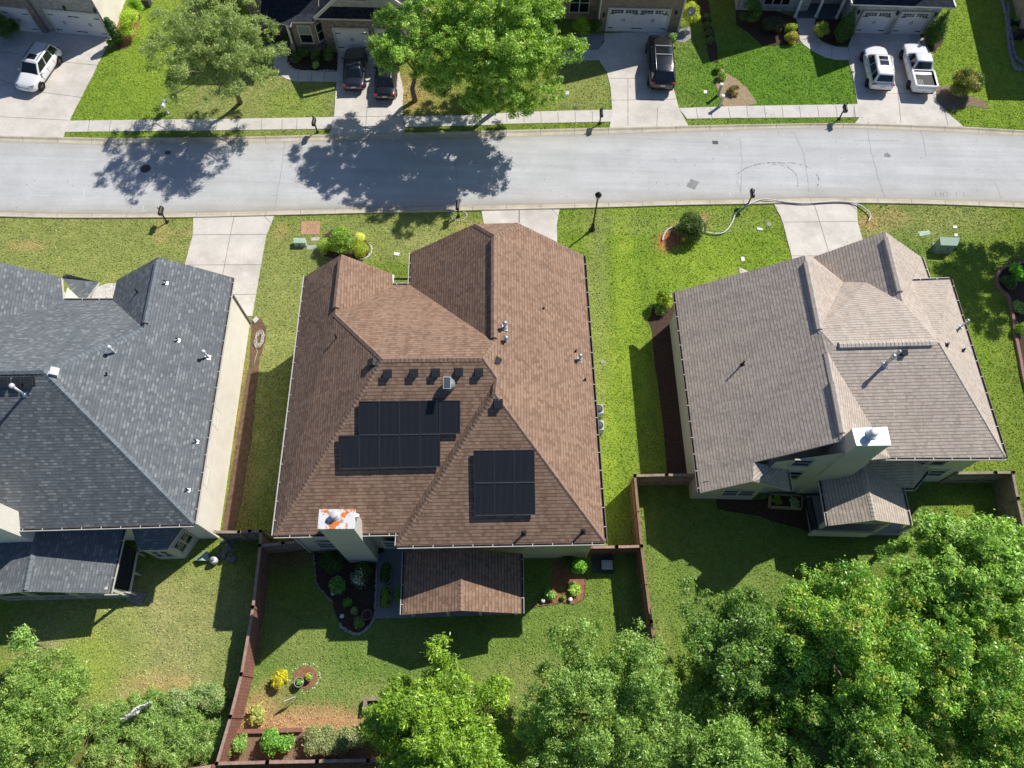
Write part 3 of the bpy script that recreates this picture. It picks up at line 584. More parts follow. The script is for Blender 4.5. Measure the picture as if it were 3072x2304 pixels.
caps(rf, CAPB, [(V['mw'],V['me']),(V['sw'],V['mw']),(V['gs'],V['mw']),(V['me'],V['rs']),(V['me'],V['r1']),(V['r1'],V['r2']),(V['r2'],V['se']),(V['jo'],V['r2']),(V['rn'],V['cl']),(V['rn'],V['cr'])])
for a_ in [(V['rn'].lerp(V['rs'],.03),V['rn'].lerp(V['rs'],.97)), (V['gp'].lerp(V['gs'],.08),V['gp'].lerp(V['gs'],.9))]: caps(rf, CAPB, [a_], .15, .07, .08, 'ridge_vent')
outl = [V[k] for k in ('sw','ji','jo','se','b','a','vb','vl','gr','nw')]
wallring([tuple(p) for p in inset(outl, .38)], -.05, e-.1, hb, STUC2)
so_ = MB(); so_.face([Vector((p.x,p.y,e-.17)) for p in outl], 0); so_.build('soffit', TRIM, hb)
for tri in (('a','cl','cr','b'), ('nw','gp','gr')): MB().face([V[k]+Vector((0,-.3,-.12)) for k in tri]).build('gable_wall', STUC2, hb)
gutter(hb, [V['nw'],V['sw']]); gutter(hb, [V['sw'],V['ji'],V['jo'],V['se']]); gutter(hb, [V['se'],V['b']], dark=True); gutter(hb, [V['vb'],V['a']][::-1]); gutter(hb, [V['vl'],V['vb']][::-1])
# rear wall windows
yr = V['sw'].y+.38; P0 = Vector((0, yr, 0)); nS = Vector((0,-1,0)); X_ = Vector((1,0,0))
wc = onwall('U', 470, 740, P0, nS); window(hb, wc+Vector((.2,0,0)), X_, 1.5, 1.15, nS, 1, 2)
wc = onwall('J', 1120, 640, P0, nS); window(hb, wc, X_, 1.2, 1.1, nS, 1, 2)
P1 = Vector((0, V['se'].y+.38, 0)); wc = onwall('K', 628, 985, P1, nS); window(hb, wc, X_, 1.75, .95, nS, 2, 2)
for (px, py) in ((V['se'].x-.42, V['se'].y+.34), (V['sw'].x+.42, V['sw'].y+.34)): ds = MB(); ds.bar((px,py,0),(px,py,e-.3),.08,.06); ds.build('downspout', TRIM, hb)
# chimney
t = [q('J',483,515,7.45), q('J',775,512,7.45), q('J',783,355,7.45), q('J',497,357,7.45)]
chB = chimney(hb, t, 7.45, 0, STUC3, ('J',612,395), None or RUST, .16, .34)
ba = MB(); ba.box(t[2]+Vector((.1,-.2,-.35)), (.14,.16,.2)); ba.build('bat_box', WHITE, chB)
# vents, pipes, fan
def pl(a, b, c): n = (V[b]-V[a]).cross(V[c]-V[a]).normalized(); return V[a], (n if n.z > 0 else -n)
PS, nSr = pl('sw','ji','mw'); PE, nEr = pl('se','b','me'); PWr, nWr = pl('sw','mw','nw')
for x, y in ((1003,1440),(1222,1435),(1402,1432),(1592,1427),(1760,1430)): vent_box(hb, qp('F', x, y, PS, nSr), nSr, .31)
PE2, nE2 = pl('b','rs','me')
nE2 = nE2 if nE2.z > 0 else -nE2
vent_box(hb, qp('F', 1900, 1340, PE2, nE2, .03), nE2, .34); vent_box(hb, qp('J', 812, -115, PS, nSr), nSr, .3) if False else None
vent_box(hb, qp('F', 885, 1355, PWr, nWr), nWr, .34)
PR, nR_ = pl('r2','jo','se')
vent_box(hb, qp('o', 1076, 872, PR, nR_), nR_, .34)
for k, x, y in (('F',1975,1060),('F',1985,1180),('G',660,1490)): pipe(hb, qp(k, x, y, PE2 if k == 'F' else PE, nE2 if k == 'F' else nEr, .02), nEr, .42, .075, GALV, .11, name='flue_pipe')
for k, x, y in (('G',362,1075),('G',628,1425),('G',705,1659)): pipe(hb, qp(k, x, y, PE, nEr), nEr, .25, .04, BLACK)
pipe(hb, qp('F', 585, 1160, PWr, nWr), nWr, .55, .045, BLACK)
for x, y in ((475,830),(968,815)): pipe(hb, qp('K', x, y, PR, nR_), nR_, .38, .055, BLACK, flash=M('vent_black', (.03,.035,.04)))
fanp = qp('F', 1515, 1550, PS, nSr); fm = MB(); fm.lathe(fanp, [(.24,-.05),(.24,.3),(.3,.32),(.3,.38),(.05,.46)], 20); fan = fm.build('solar_fan', M('fan_grey', (.25,.27,.28), .5), hb)
pm = MB(); pc = q('F', 1497, 1515, fanp.z+.75); Xf = Vector((1,0,0)); nf = Vector((.05,-.35,.93)).normalized(); Sf = nf.cross(Xf)
pm.box(pc, (.36,.56,.03), ax=(Xf,Sf,nf), mi=0); pm.box(pc+nf*.02, (.3,.5,.012), ax=(Xf,Sf,nf), mi=1); pm.bar(fanp+Vector((0,0,.3)), pc, .04, .04, 0)
pm.build('small_panel', [WHITE, M('panel_grey', (.1,.12,.14), .25, .1, 5, spec=.6)], fan)
# entry beams seen between the gables
en = MB(); a1, a2 = V['gr']+Vector((.1,0,-.5)), V['a']+Vector((-.1,-.55,-.5)); en.bar(q('F',1050,655,4.6), q('F',1185,655,4.6), .08, .08); en.bar(q('F',1050,625,4.6), q('F',1045,700,4.6), .12, .15, 1)
en.build('entry_beam', [BLACK, WHITE], hb)
# rear porch roof
pb = dict(nl=q('J',1205,668,2.42), sl=q('J',1183,1228,2.42), sr=q('J',2170,1218,2.42), nr=q('J',2165,668,2.42), ps=q('J',1665,1195,3.5), pn=q('J',1670,655,3.5))
for k_ in ('nl','nr','pn'): pb[k_].y = V['jo'].y+.36
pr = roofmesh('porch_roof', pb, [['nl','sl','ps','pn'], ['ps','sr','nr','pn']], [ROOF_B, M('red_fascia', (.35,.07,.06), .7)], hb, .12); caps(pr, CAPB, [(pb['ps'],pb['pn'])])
gutter(hb, [pb['nl'],pb['sl']]); gutter(hb, [pb['sr'],pb['nr']])
pg = MB(); P_ = [pb['sl']+Vector((.15,.3,-.12)), pb['sr']+Vector((-.15,.3,-.12)), pb['ps']+Vector((0,.3,-.12))]; pg.face(P_)
pg.bar(P_[0]-Vector((0,0,.1)), P_[1]-Vector((0,0,.1)), .14, .2); pg.build('porch_gable', TRIM, hb)
for t_ in (.02, .35, .65, .98):
    ps = MB(); p = P_[0].lerp(P_[1], t_); ps.bar((p.x,p.y,0),(p.x,p.y,2.2),.13,.13); ps.build('porch_post', TRIM, hb)
# solar panels
SOL, nt_, b_ = newmat('solar_cells'); uvn = N(nt_, 'ShaderNodeTexCoord'); br = N(nt_, 'ShaderNodeTexBrick', Scale=1., **{'Mortar Size': .006, 'Brick Width': 9., 'Row Height': .055}); br.offset = 0
br.inputs['Color1'].default_value = (.014,.015,.019,1); br.inputs['Color2'].default_value = (.018,.02,.025,1); br.inputs['Mortar'].default_value = (.07,.075,.085,1)
mp = N(nt_, 'ShaderNodeMapping'); mp.inputs['Rotation'].default_value = (0,0,R(90)); nt_.links.new(uvn.outputs['UV'], mp.inputs[0]); nt_.links.new(mp.outputs[0], br.inputs['Vector']); nt_.links.new(br.outputs[0], b_.inputs['Base Color']); b_.inputs['Roughness'].default_value = .32; b_.inputs['Specular IOR Level'].default_value = .35
def solar(P0, n, c4, nc, nr_, names):
    off = .16; cs = [qp('o', x, y, P0, n, off) for x, y in c4]; k = 0     # tl tr br bl
    for r_ in range(nr_):
        for c in range(nc):
            def pt_(u_, v_): return cs[0].lerp(cs[1], u_).lerp(cs[3].lerp(cs[2], u_), v_)
            g = .004; u0, u1, v0, v1 = c/nc+g, (c+1)/nc-g, r_/nr_+g, (r_+1)/nr_-g
            a, b, d, e_ = pt_(u0,v0), pt_(u1,v0), pt_(u1,v1), pt_(u0,v1); ct = (a+b+d+e_)/4
            root = empty('solar_panel', ct, 0, names[k][0], 'solar panel', 'solar panels on the brown roof'); k += 1
            f = MB(); hN = n*.035; w_ = (b-a).length; h_ = (a-e_).length
            f.face([e_, d, b, a], 0, [(0,0),(w_,0),(w_,h_),(0,h_)]); f.build('cell_face', SOL, root)
            f = MB(); lo = [p-hN for p in (e_,d,b,a)]; hi = [e_,d,b,a]
            for i in range(4): j = (i+1) % 4; f.face([lo[i],lo[j],hi[j],hi[i]])
            f.face(lo[::-1])
            for p, q2 in ((e_,d),(d,b),(b,a),(a,e_)): f.bar(p+n*.004, q2+n*.004, .045, .014)
            f.build('frame', M('panel_frame', (.075,.08,.085), .35, .1, 5, metal=.5, spec=.6), root)
            for p in (e_.lerp(a,.15), d.lerp(b,.15)):
                ft = MB(); ft.bar(p-n*.02, p-n*off, .05, .05); ft.build('mount', GALV, root)
OR = ['first','second','third','fourth','fifth']
solar(PS, nSr, [(775,867),(994,865),(994,937),(775,940)], 5, 1, [(f'{OR[i]} black panel from the left in the upper row of the left solar array',) for i in range(5)])
solar(PS, nSr, [(731,942),(951,938),(951,1008),(733,1013)], 5, 1, [(f'{OR[i]} black panel from the left in the lower row of the left solar array',) for i in range(5)])
solar(PR, nR_, [(1023,973),(1154,971),(1156,1112),(1025,1114)], 3, 2, [(f'{("left","middle","right")[i%3]} black panel in the {("upper","lower")[i//3]} row of the right solar array',) for i in range(6)])
# ------------------------------------------------------------------ slate house
hs = empty('house', (-24, 15, 0), 0, 'slate grey shingled house with a sunlit cream side wall, at the left edge', 'house')
e = 4.45
V = dict(se=q('I',1283,1045,e), me=q('E',300,1212,8.85), ne=q('E',1655,550,e), gp=q('E',1125,405,6.65), gs=q('E',1022,912,6.75), vb=q('E',800,712,e), gl=q('E',832,568,e),
 vl=q('E',450,712,e), lr=q('E',490,568,e)); 
V['mw'] = V['me']+Vector((-5.5,-.25,0)); V['sw'] = V['se']+Vector((-20,-1.0,0)); V['lp'] = q('E',0,448,6.3)+Vector((-1.2,0,.75)); V['ls'] = V['lp']+Vector((.3,-5.6,.3)); V['lf'] = V['lp']+Vector((-4,-.1,-2.6)); V['nwb'] = V['sw']+Vector((-.5,14,0))
V['lr'] = q('E',435,550,4.5)
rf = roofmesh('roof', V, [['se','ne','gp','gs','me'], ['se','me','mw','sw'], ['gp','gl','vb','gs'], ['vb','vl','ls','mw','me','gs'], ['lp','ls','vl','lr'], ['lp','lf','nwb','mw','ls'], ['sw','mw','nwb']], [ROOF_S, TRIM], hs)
caps(rf, CAPS, [(V['me'],V['gs']),(V['me'],V['mw']),(V['se'],V['me'])]); caps(rf, CAPS, [(V['gp'].lerp(V['gs'],.05),V['gp'].lerp(V['gs'],.93))], .15, .06, .08, 'ridge_vent')
outl = [V['se'],V['ne'],V['gl'],V['vb'],V['vl'],V['lr'],V['lf'],V['nwb'],V['sw']]
wallring([tuple(p) for p in inset(outl, .36)], -.05, e-.1, hs, STUC1)
so_ = MB(); so_.face([Vector((p.x,p.y,e-.17)) for p in outl], 0); so_.build('soffit', TRIM, hs)
for t_ in (('gl','gp','ne'), ('lf','lp','lr')): MB().face([V[k]+Vector((0,-.4,-.12)) for k in t_]).build('gable_wall', STUC1, hs)
gutter(hs, [V['se'],V['ne']]); gutter(hs, [V['se']+Vector((-9,-.45,0)),V['se']]); gutter(hs, [V['gl'],V['vb']][::-1]); gutter(hs, [V['vb'],V['vl']][::-1] if False else [V['vb'],V['vl']])
dn = MB(); p = inset(outl, .36); dn.bar((p[1].x+.06,p[1].y-.1,0),(p[1].x+.06,p[1].y-.1,4.6),.09,.07); dn.build('downspout', M('grey_trim', (.32,.3,.28)), hs)
PEs = Vector((inset(outl,.42)[0].x, 0, 0)); A_, B_ = inset(outl,.42)[0], inset(outl,.42)[1]; dE = (B_-A_).to_3d().normalized(); nE = dE.cross(Vector((0,0,1))).normalized(); PA = A_.to_3d()
for k, x, y, w_, h_ in (('I',1422,335,1.0,1.0),('I',1350,718,1.0,1.0)): window(hs, onwall(k, x, y, PA, nE), dE, w_, h_, nE, 1, 1, blind=True)
for k, x, y in (('I',1600,205),('I',1598,245)):
    lm = MB(); p = onwall(k, x, y, PA, nE, .12); lm.box(p, (.14,.14,.2)); lm.bar(p, p-nE*.12+Vector((0,0,.2)), .03,.03); lm.build('wall_lamp', BLACK, hs)
mt = MB(); p = onwall('I',1600,475,PA,nE,.12); mt.box(p,(.22,.35,.5)); mt.lathe(p+Vector((.12,0,.1)),[(.1,0),(.1,.12)],14); mt.bar(p-Vector((0,0,.2)),(p.x,p.y,0),.05,.05); mt.build('utility_meter', M('meter_grey',(.45,.46,.46),.5), hs)
PSs, nSs = pl('se','sw','me'); PEr, nEs = pl('se','ne','me'); 
for x, y in ((38,1295),(133,1293),(213,1290)): vent_box(hs, qp('E', x, y, PSs, nSs), nSs, .36)
vent_box(hs, qp('E', 380, 1225, PEr, nEs), nEs, .34, M('vent_white', (.6,.6,.58), .5))
for k, x, y in (('E',1180,590),('E',1265,998),('E',770,1245),('I',1305,498),('I',1248,820)): pipe(hs, qp(k, x, y, PEr, nEs), nEs, .26, .045, BLACK, flash=GALV)
for k, x, y in (('E',820,1090),('E',1478,1118)): pipe(hs, qp(k, x, y, PEr, nEs), nEs, .6, .06, M('pipe_white',(.75,.76,.76),.4), .1, flash=GALV, name='flue_pipe')
pipe(hs, qp('E', 175, 1385, PSs, nSs), nSs, .95, .06, M('pipe_white',(.75,.76,.76),.4), .12, flash=GALV, name='flue_pipe')
PWs, nWs = pl('gp','gl','gs'); pipe(hs, qp('E', 978, 655, PWs, nWs), nWs, .3, .04, BLACK)
fr_ = q('I',235,1165,3.0); t = [fr_+Vector((-2.2,0,0)), fr_, fr_+Vector((0,1.05,0)), fr_+Vector((-2.2,1.05,0))]
chimney(hs, t, 7.9, 0, STUC1, ('I',-200,860), WHITE, .15, .3)
# entry roof between its gables
ve = dict(a=q('E',438,548,3.0), p=q('E',470,526,3.25), f=q('E',704,584,2.9), r=q('E',612,706,2.9), l=q('E',480,600,3.1), m=q('E',560,706,3.0))
er = roofmesh('entry_roof', ve, [['p','f','r','m','l','a']], [ROOF_S, WHITE], hs, .14)
em = MB(); em.bar(q('E',700,590,2.8), q('E',615,705,2.8), .14, .12); em.bar(q('E',700,625,2.6), q('E',760,700,2.6), .1, .25, 1); em.face([q('E',480,620,3.6), q('E',570,706,3.3), q('E',455,706,4.4)], 1); em.build('entry_beam', [WHITE, TRIM], hs)
pv = MB(); pv.prism([q('E',x,y) for x, y in ((690,620),(760,595),(830,590),(830,720),(640,720))], -.02, .028); struct('entry_paving', pv, CONCD)
# rear porch and bay
PZ = 3.15
ps_ = dict(nr=q('I',815,1108,2.55), sr=q('I',725,1505,2.55), pn=q('I',235,1100,PZ), pp=q('I',165,1492,PZ)); ps_['nl'] = ps_['nr']+Vector((-6.6,-.3,0)); ps_['sl'] = ps_['sr']+Vector((-6.6,-.3,0)); 
for k_ in ('nr','nl','pn'): ps_[k_].y = V['se'].y-.2+(.5 if k_ != 'pn' else .4)
pr = roofmesh('porch_roof', ps_, [['nl','sl','pp','pn'], ['pp','sr','nr','pn']], [ROOF_S, TRIM], hs, .12); caps(pr, CAPS, [(ps_['pp'].lerp(ps_['pn'],.02),ps_['pp'].lerp(ps_['pn'],.9))], .14, .05, .08)
gutter(hs, [ps_['sr'],ps_['nr']])
for t_ in (.02, .3, .62, .97):
    p = ps_['sl'].lerp(ps_['sr'], t_)+Vector((0,.25,0)); po = MB(); po.bar((p.x,p.y,0),(p.x,p.y,2.6),.13,.13); po.build('porch_post', TRIM, hs)
rl = MB(); p0 = ps_['sl']+Vector((0,.25,-1.75)); p1 = ps_['sr']+Vector((0,.25,-1.75)); rl.bar(p0,p1,.08,.06); rl.bar(p0-Vector((0,0,.85)),p1-Vector((0,0,.85)),.1,.14); rl.build('porch_rail', TRIM, hs)
dk = empty('deck', q('I',830,1300), 0, 'dark low deck with pale rail beside the slate porch', 'deck')
d_ = MB(); d_.prism([q('I',x,y) for x, y in ((800,1150),(905,1235),(855,1500),(740,1490))], 0, .28); d_.build('deck_floor', M('dark_deck', (.07,.065,.065), .8, .2, 6), dk)
d_ = MB(); a1, a2, a3 = q('I',912,1235,.9), q('I',862,1500,.9), q('I',750,1475,.9); d_.bar(a1,a2,.09,.06); d_.bar(a2,a3,.09,.06)
for p in (a1,a2,a3,a1.lerp(a2,.5)): d_.bar((p.x,p.y,0),p,.08,.08)
d_.build('rail', TRIM, dk); d_ = MB(); s0 = q('I',890,1515,.15); d_.box(s0, (.8,.35,.16), -.25); d_.box(s0+Vector((.1,-.1,-.07)), (.9,.6,.08), -.25); d_.build('step', M('grey_trim', (.32,.3,.28)), dk)
# bay with hipped roof
yb = V['se'].y+.42; bx0, bx1 = q('I',850,1100,2.6).x, q('I',1215,1100,2.6).x
b1 = dict(a=Vector((bx0,yb+.05,2.65)), b=q('I',915,1222,2.55), c=q('I',1110,1215,2.55), d=q('I',1218,1112,2.6), t1=Vector((bx0+.7,yb+.05,3.3)), t2=Vector((bx1-.6,yb+.05,3.3)))
b1['d'].y = yb+.05
roofmesh('bay_roof', b1, [['a','b','t1'],['b','c','t2','t1'],['c','d','t2']], [ROOF_S, TRIM], hs, .12)
bp_ = [Vector((b1[k].x, b1[k].y, 0)) for k in 'abcd']; cc = sum(bp_, Vector())/4; bp2 = [cc+(p-cc)*.88 for p in bp_]; wallring([tuple(p) for p in bp2], 0, 2.5, hs, TRIM, 'bay_wall')
for i in (1, 2):
    A_, B_ = bp2[i], bp2[i+1]; d = (B_-A_).normalized(); n = d.cross(Vector((0,0,1))); window(hs, (A_+B_)/2+Vector((0,0,1.45)), d, (B_-A_).length*.72, 1.25, n, 2, 2)
# ------------------------------------------------------------------ taupe house
ht = empty('house', (17, 17, 0), 0, 'taupe shingled two storey house with tall metal capped chimney, right of the near row', 'house')
e = 5.2
V = dict(nw=q('G',1448,930,2.95), pn=q('H',395,625,7.05), sw=q('K',1935,495,2.95), ve=q('L',1240,412,e), er=q('L',1105,424,6.4), se=q('L',2055,410,e), ne=q('H',1598,824,e), n2=q('H',1285,836,e),
 me=q('H',1505,1350,7.3), g1=q('H',460,640,4.35), gp=q('H',1060,428,6.7), gs=q('H',1205,1010,6.75), g2=q('H',1360,640,4.4), g3=q('H',1425,832,4.4), sl=q('L',500,490,4.1), sb=q('L',525,642,3.05))
nP_ = (V['pn']-V['nw']).cross(V['sw']-V['nw'])
for k_, kk, a_, b_ in (('rs','H',517,1240),('mw','H',640,1372),('r2','H',580,1432),('ps','T',928,262),('wm','L',265,442),('sp','L',257,578)): V[k_] = qp(kk, a_, b_, V['nw'], nP_)
V['er'] = V['ve'].lerp(V['ps'], .35)+Vector((-.35,-.1,-.25)); V['er'] = q('L',1105,424,5.75)
nS_ = (V['se']-V['me']).cross(V['mw']-V['me'])
for k_, kk, a_, b_ in (('ve','L',1240,412),('r2','H',580,1432)): V[k_] = qp(kk, a_, b_, V['me'], nS_)
nW_ = (V['gp']-V['g1']).cross(V['gs']-V['gp'])
for k_, a_, b_ in (('lv',712,845),('gv',905,850)): V[k_] = qp('H', a_, b_, V['gp'], nW_)
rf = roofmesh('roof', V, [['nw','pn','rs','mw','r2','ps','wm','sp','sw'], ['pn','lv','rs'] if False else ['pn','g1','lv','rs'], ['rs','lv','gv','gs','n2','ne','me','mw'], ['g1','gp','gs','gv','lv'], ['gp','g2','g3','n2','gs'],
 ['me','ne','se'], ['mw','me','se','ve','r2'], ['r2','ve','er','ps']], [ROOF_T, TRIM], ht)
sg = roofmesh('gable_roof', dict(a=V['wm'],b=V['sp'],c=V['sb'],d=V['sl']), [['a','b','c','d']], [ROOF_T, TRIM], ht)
tp = q('G',1980,722,4.55); mini = dict(p=tp, l=q('G',2000,828,4.6), r=q('G',2118,778,3.9)); roofmesh('gable_return', dict(p=tp, l=mini['l'], r=mini['r']), [['p','l','r']], [ROOF_T, TRIM], ht)
caps(rf, CAPT, [(V['rs'],V['mw']),(V['mw'],V['r2']),(V['r2'],V['ps'])]); caps(rf, CAPT, [(V['me'],V['se'])])
for a_ in [(V['pn'].lerp(V['rs'],.1),V['rs']),(V['mw'].lerp(V['me'],.04),V['mw'].lerp(V['me'],.94)),(V['gp'].lerp(V['gs'],.1),V['gp'].lerp(V['gs'],.86)),(V['r2'].lerp(V['ps'],.35),V['r2'].lerp(V['ps'],.92))]: caps(rf, CAPT, [a_], .16, .1, .07, 'ridge_vent')
xw_, xd = V['nw'].x+.6, 13.35
yR, yM, yF = 11.95, 12.38, V['g2'].y-.45
wallring([(xw_, yR), (xd+.3, yR), (xd+.3, V['nw'].y-.5), (xw_-.35, V['nw'].y-.5)], -.05, 2.75, ht, STUC3)
ins = [(xd, yM), (V['er'].x, yM), (V['er'].x+.01, V['se'].y+.36), (V['se'].x-.36, V['se'].y+.36), (V['ne'].x-.38, V['ne'].y-.38), (V['g3'].x-.4, V['ne'].y-.37), (V['g2'].x-.4, yF), (17.4, yF), (17.4, V['nw'].y-.5), (xd, V['nw'].y-.5)]
wallring(ins, -.05, 4.3, ht, STUC3)
wallring([(xd+3, yM+.02), (V['er'].x-.02, yM+.02), (V['er'].x-.01, V['se'].y+.37), (V['se'].x-.37, V['se'].y+.37), (V['ne'].x-.39, V['ne'].y-.39), (xd+3, V['ne'].y-.39)], 4.2, e-.05, ht, STUC3)
zz = lambda x: 2.95+.66*(x-V['nw'].x)-.2
MB().face([(xd, yM-.01, 0), (V['er'].x, yM-.01, 0), (V['er'].x, yM-.01, 5.5), (V['ps'].x, yM-.01, V['ps'].z-.2), (xd, yM-.01, zz(xd))]).build('gable_wall', STUC3, ht)
MB().face([(xw_, yR-.01, 0), (xd+.31, yR-.01, 0), (xd+.31, yR-.01, 3.3), (V['sp'].x, yR-.01, V['sp'].z-.22), (xw_, yR-.01, zz(xw_))]).build('gable_wall', STUC3, ht)
MB().face([(xd+.31, yR-.01, 0), (xd+.31, yM, 0), (xd+.31, yM, 3.3), (xd+.31, yR-.01, 3.3)]).build('gable_wall', STUC3, ht)
yf = V['nw'].y-.49; MB().face([(xw_-.3, yf, 2.7), (17.4, yf, 2.7), (17.4, yf, 5.7), (V['pn'].x, yf, V['pn'].z-.25), (xw_-.3, yf, 3.0)]).build('gable_wall', STUC3, ht)
MB().face([(17.4, yF, 4.2), (V['g2'].x-.4, yF, 4.2), (V['gp'].x, yF, V['gp'].z-.3)]).build('gable_wall', STUC3, ht)
ins = [Vector((p[0], p[1])) for p in ins]
gutter(ht, [V['nw'],V['sw']], dark=True); gutter(ht, [V['ve']+Vector((-.5,0,0)),V['se']]); gutter(ht, [V['se'],V['ne']], dark=True); gutter(ht, [V['ne'],V['n2']][::1]); gutter(ht, [V['g3'],V['g2']]); gutter(ht, [V['sb'],V['sl']])
Pw = Vector((0, yR-.02, 0)); window(ht, onwall('L',155,657,Pw,nS), X_, 1.75, .95, nS, 2, 2)
Pw3 = Vector((0, yM-.02, 0)); window(ht, onwall('T',505,468,Pw3,nS)-Vector((0,0,.5)), X_, .95, .9, nS, 1, 2, frame=STUC3, fr=.035); window(ht, onwall('T',355,640,Pw3,nS), X_, .9, 1.2, nS, 1, 2, frame=STUC3, fr=.035)
Pw4 = Vector((0, V['se'].y+.35, 0))
for x, y in ((1465,430),(1585,428)): window(ht, onwall('L',x,y,Pw4,nS)+Vector((0,0,-.1)), X_, 1.0, 1.1, nS, 1, 2)
window(ht, onwall('L',1555,515,Pw4,nS), X_, .95, .95, nS, 1, 2)
t = [q('L',997,322,8.0), q('L',1237,320,8.0), q('L',1210,192,8.0), q('L',965,203,8.0)]
chimney(ht, t, 8.0, 0, STUC3, ('L',1125,225), M('metal_cap', (.62,.7,.74), .35, .08, 2, metal=.4), .19, .5, lip=.03)
PSt, nSt = pl('mw','me','se'); PEt, nEt = pl('me','ne','se'); PWt, nWt = pl('nw','pn','sw')
for x, y in ((1115,1470),(1045,1520)): pass
pipe(ht, qp('H',1055,1535,PSt,nSt), nSt, .95, .085, GALV, .12, name='flue_pipe'); pipe(ht, qp('H',1135,1465,PSt,nSt), nSt, .5, .06, GALV, .1, name='flue_pipe')
vent_box(ht, qp('H',1210,1430,PSt,nSt), nSt, .26); pipe(ht, qp('H',1680,1225,PEt,nEt), nEt, .7, .06, GALV, .1, name='flue_pipe'); pipe(ht, qp('H',1570,1370,PEt,nEt), nEt, .25, .06, M('vent_black', (.03,.035,.04))); pipe(ht, qp('H',1705,1415,PEt,nEt), nEt, .3, .05, BLACK)
pipe(ht, qp('G',2010,1530,PWt,nWt), nWt, .5, .05, BLACK)
# rear lower roof with porch gable
z1 = 2.6
pt3 = dict(nl=q('T',670,712,z1), sl=q('T',758,1207,z1), ps=q('T',1275,1145,3.55), sr=q('T',1660,1198,z1), nr=q('T',1572,790,z1), rr=q('T',1700,790,z1), re=q('T',1855,598,z1), rt=q('T',1700,525,3.3), pt=q('T',1190,515,3.6))
yw3 = V['se'].y+.34; pt3['nl'].y = yw3; pt3['pt'] = Vector((pt3['ps'].x-.1, yw3, 3.6)); pt3['rt'] = Vector((pt3['rr'].x-.15, yw3, 3.45)); pt3['re2'] = Vector((pt3['re'].x, yw3, 2.75))
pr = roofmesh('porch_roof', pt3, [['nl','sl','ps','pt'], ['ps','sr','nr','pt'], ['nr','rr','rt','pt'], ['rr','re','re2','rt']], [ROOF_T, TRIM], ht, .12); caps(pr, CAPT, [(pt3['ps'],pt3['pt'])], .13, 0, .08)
gutter(ht, [pt3['nl'],pt3['sl']]); gutter(ht, [pt3['sr'],pt3['nr'],pt3['rr'],pt3['re']])
pg = MB(); P_ = [pt3['sl']+Vector((.15,.25,-.12)), pt3['sr']+Vector((-.15,.25,-.12)), pt3['ps']+Vector((0,.25,-.12))]; pg.face(P_); pg.bar(P_[0]-Vector((0,0,.1)), P_[1]-Vector((0,0,.1)), .14, .2); pg.build('porch_gable', TRIM, ht)
fl_ = MB(); fl_.prism([q('T',x,y,.5) for x, y in ((520,870),(590,1290),(1600,1290),(1560,870))], 0, .45); fl_.build('porch_floor', M('porch_grey', (.36,.38,.4), .8, .08, 3), ht)
for x, y in ((600,1285),(1250,1285),(1560,1290)):
    p = q('T',x,y,.45); po = MB(); po.bar((p.x,p.y+.1,.4),(p.x,p.y+.1,2.45),.18,.18); po.build('porch_post', TRIM, ht)
bb = MB(); a1, a2 = q('T',560,880,1.35), q('T',640,1240,1.35); bb.bar(a1,a2,.06,.05); bb.bar(a1-Vector((0,0,.8)),a2-Vector((0,0,.8)),.06,.05); n = 26
for i in range(n+1): p = a1.lerp(a2,i/n); bb.bar(p,p-Vector((0,0,.8)),.03,.03)
bb.build('porch_rail', BLACK, ht); a1, a2 = q('T',600,1270,1.3), q('T',1250,1270,1.3); bb = MB(); bb.box((a1+a2)/2-Vector((0,0,.45)), ((a2-a1).length,.12,.9)); bb.build('porch_half_wall', STUC3, ht)
# ================================================================== FAR ROW OF HOUSES (only their fronts are in the picture)
def qwall(k, x, y, yw): return qp(k, x, y, Vector((0, yw, 0)), Vector((0, -1, 0)))
def garage_door(house, A_, B_, h, panes=False, parent=None, arch=False):
    "panelled door between ground points A and B, facing the street"
    d = (B_-A_).normalized(); n = d.cross(Vector((0,0,1))); L = (B_-A_).length; Z = Vector((0,0,1)); c = (A_+B_)/2; ax = (d, n, Z)
    g = MB(); g.box(c+Z*h/2+n*.02, (L, .04, h), ax=ax)
    for r_ in range(4):
        for i in range(int(L/.55)): g.box(A_+d*((i+.5)*L/int(L/.55))+Z*(h*(r_+.5)/4)+n*.045, (L/int(L/.55)-.1, .014, h/4-.09), ax=ax)
    gd = g.build('garage_door', WHITE, house)
    f = MB(); f.box(A_+Z*h/2-d*.08+n*.05, (.14,.1,h+.1), ax=ax); f.box(B_+Z*h/2+d*.08+n*.05, (.14,.1,h+.1), ax=ax); f.box(c+Z*(h+.08)+n*.05, (L+.3,.1,.15), ax=ax); f.build('door_frame', TRIM, gd)
    k = 2 if L > 3 else 1
    for i in range(k):
        cc = A_+d*(L*(i+.5)/k); hd = MB()
        for s in (-1, 1): hd.bar(cc+d*s*.07+Z*.95+n*.08, cc+d*s*.07+Z*1.2+n*.08, .03, .03)
        hd.build('handle', BLACK, gd)
        for z_ in (.35, h-.35):
            for s in (-1, 1):
                st = MB(); e_ = cc+d*s*(L/k/2-.03)+Z*z_+n*.07; st.bar(e_, e_-d*s*.4, .02, .06); st.build('strap_hinge', BLACK, gd)
        if panes:
            for s in (-1, 1):
                w_ = L/k*.4; pc = cc+d*s*L/k*.24+Z*(h-.17)+n*.06; pn = MB(); pn.box(pc, (w_,.02,.24), ax=ax); po = pn.build('window_pane', GLASS, gd)
                mu = MB(); mu.box(pc+n*.013, (w_,.01,.025), ax=ax)
                for j in range(1, 4): mu.box(pc+d*w_*(j/4-.5)+n*.0125, (.03,.011,.24), ax=ax)
                mu.build('muntin', WHITE, po)
    return gd
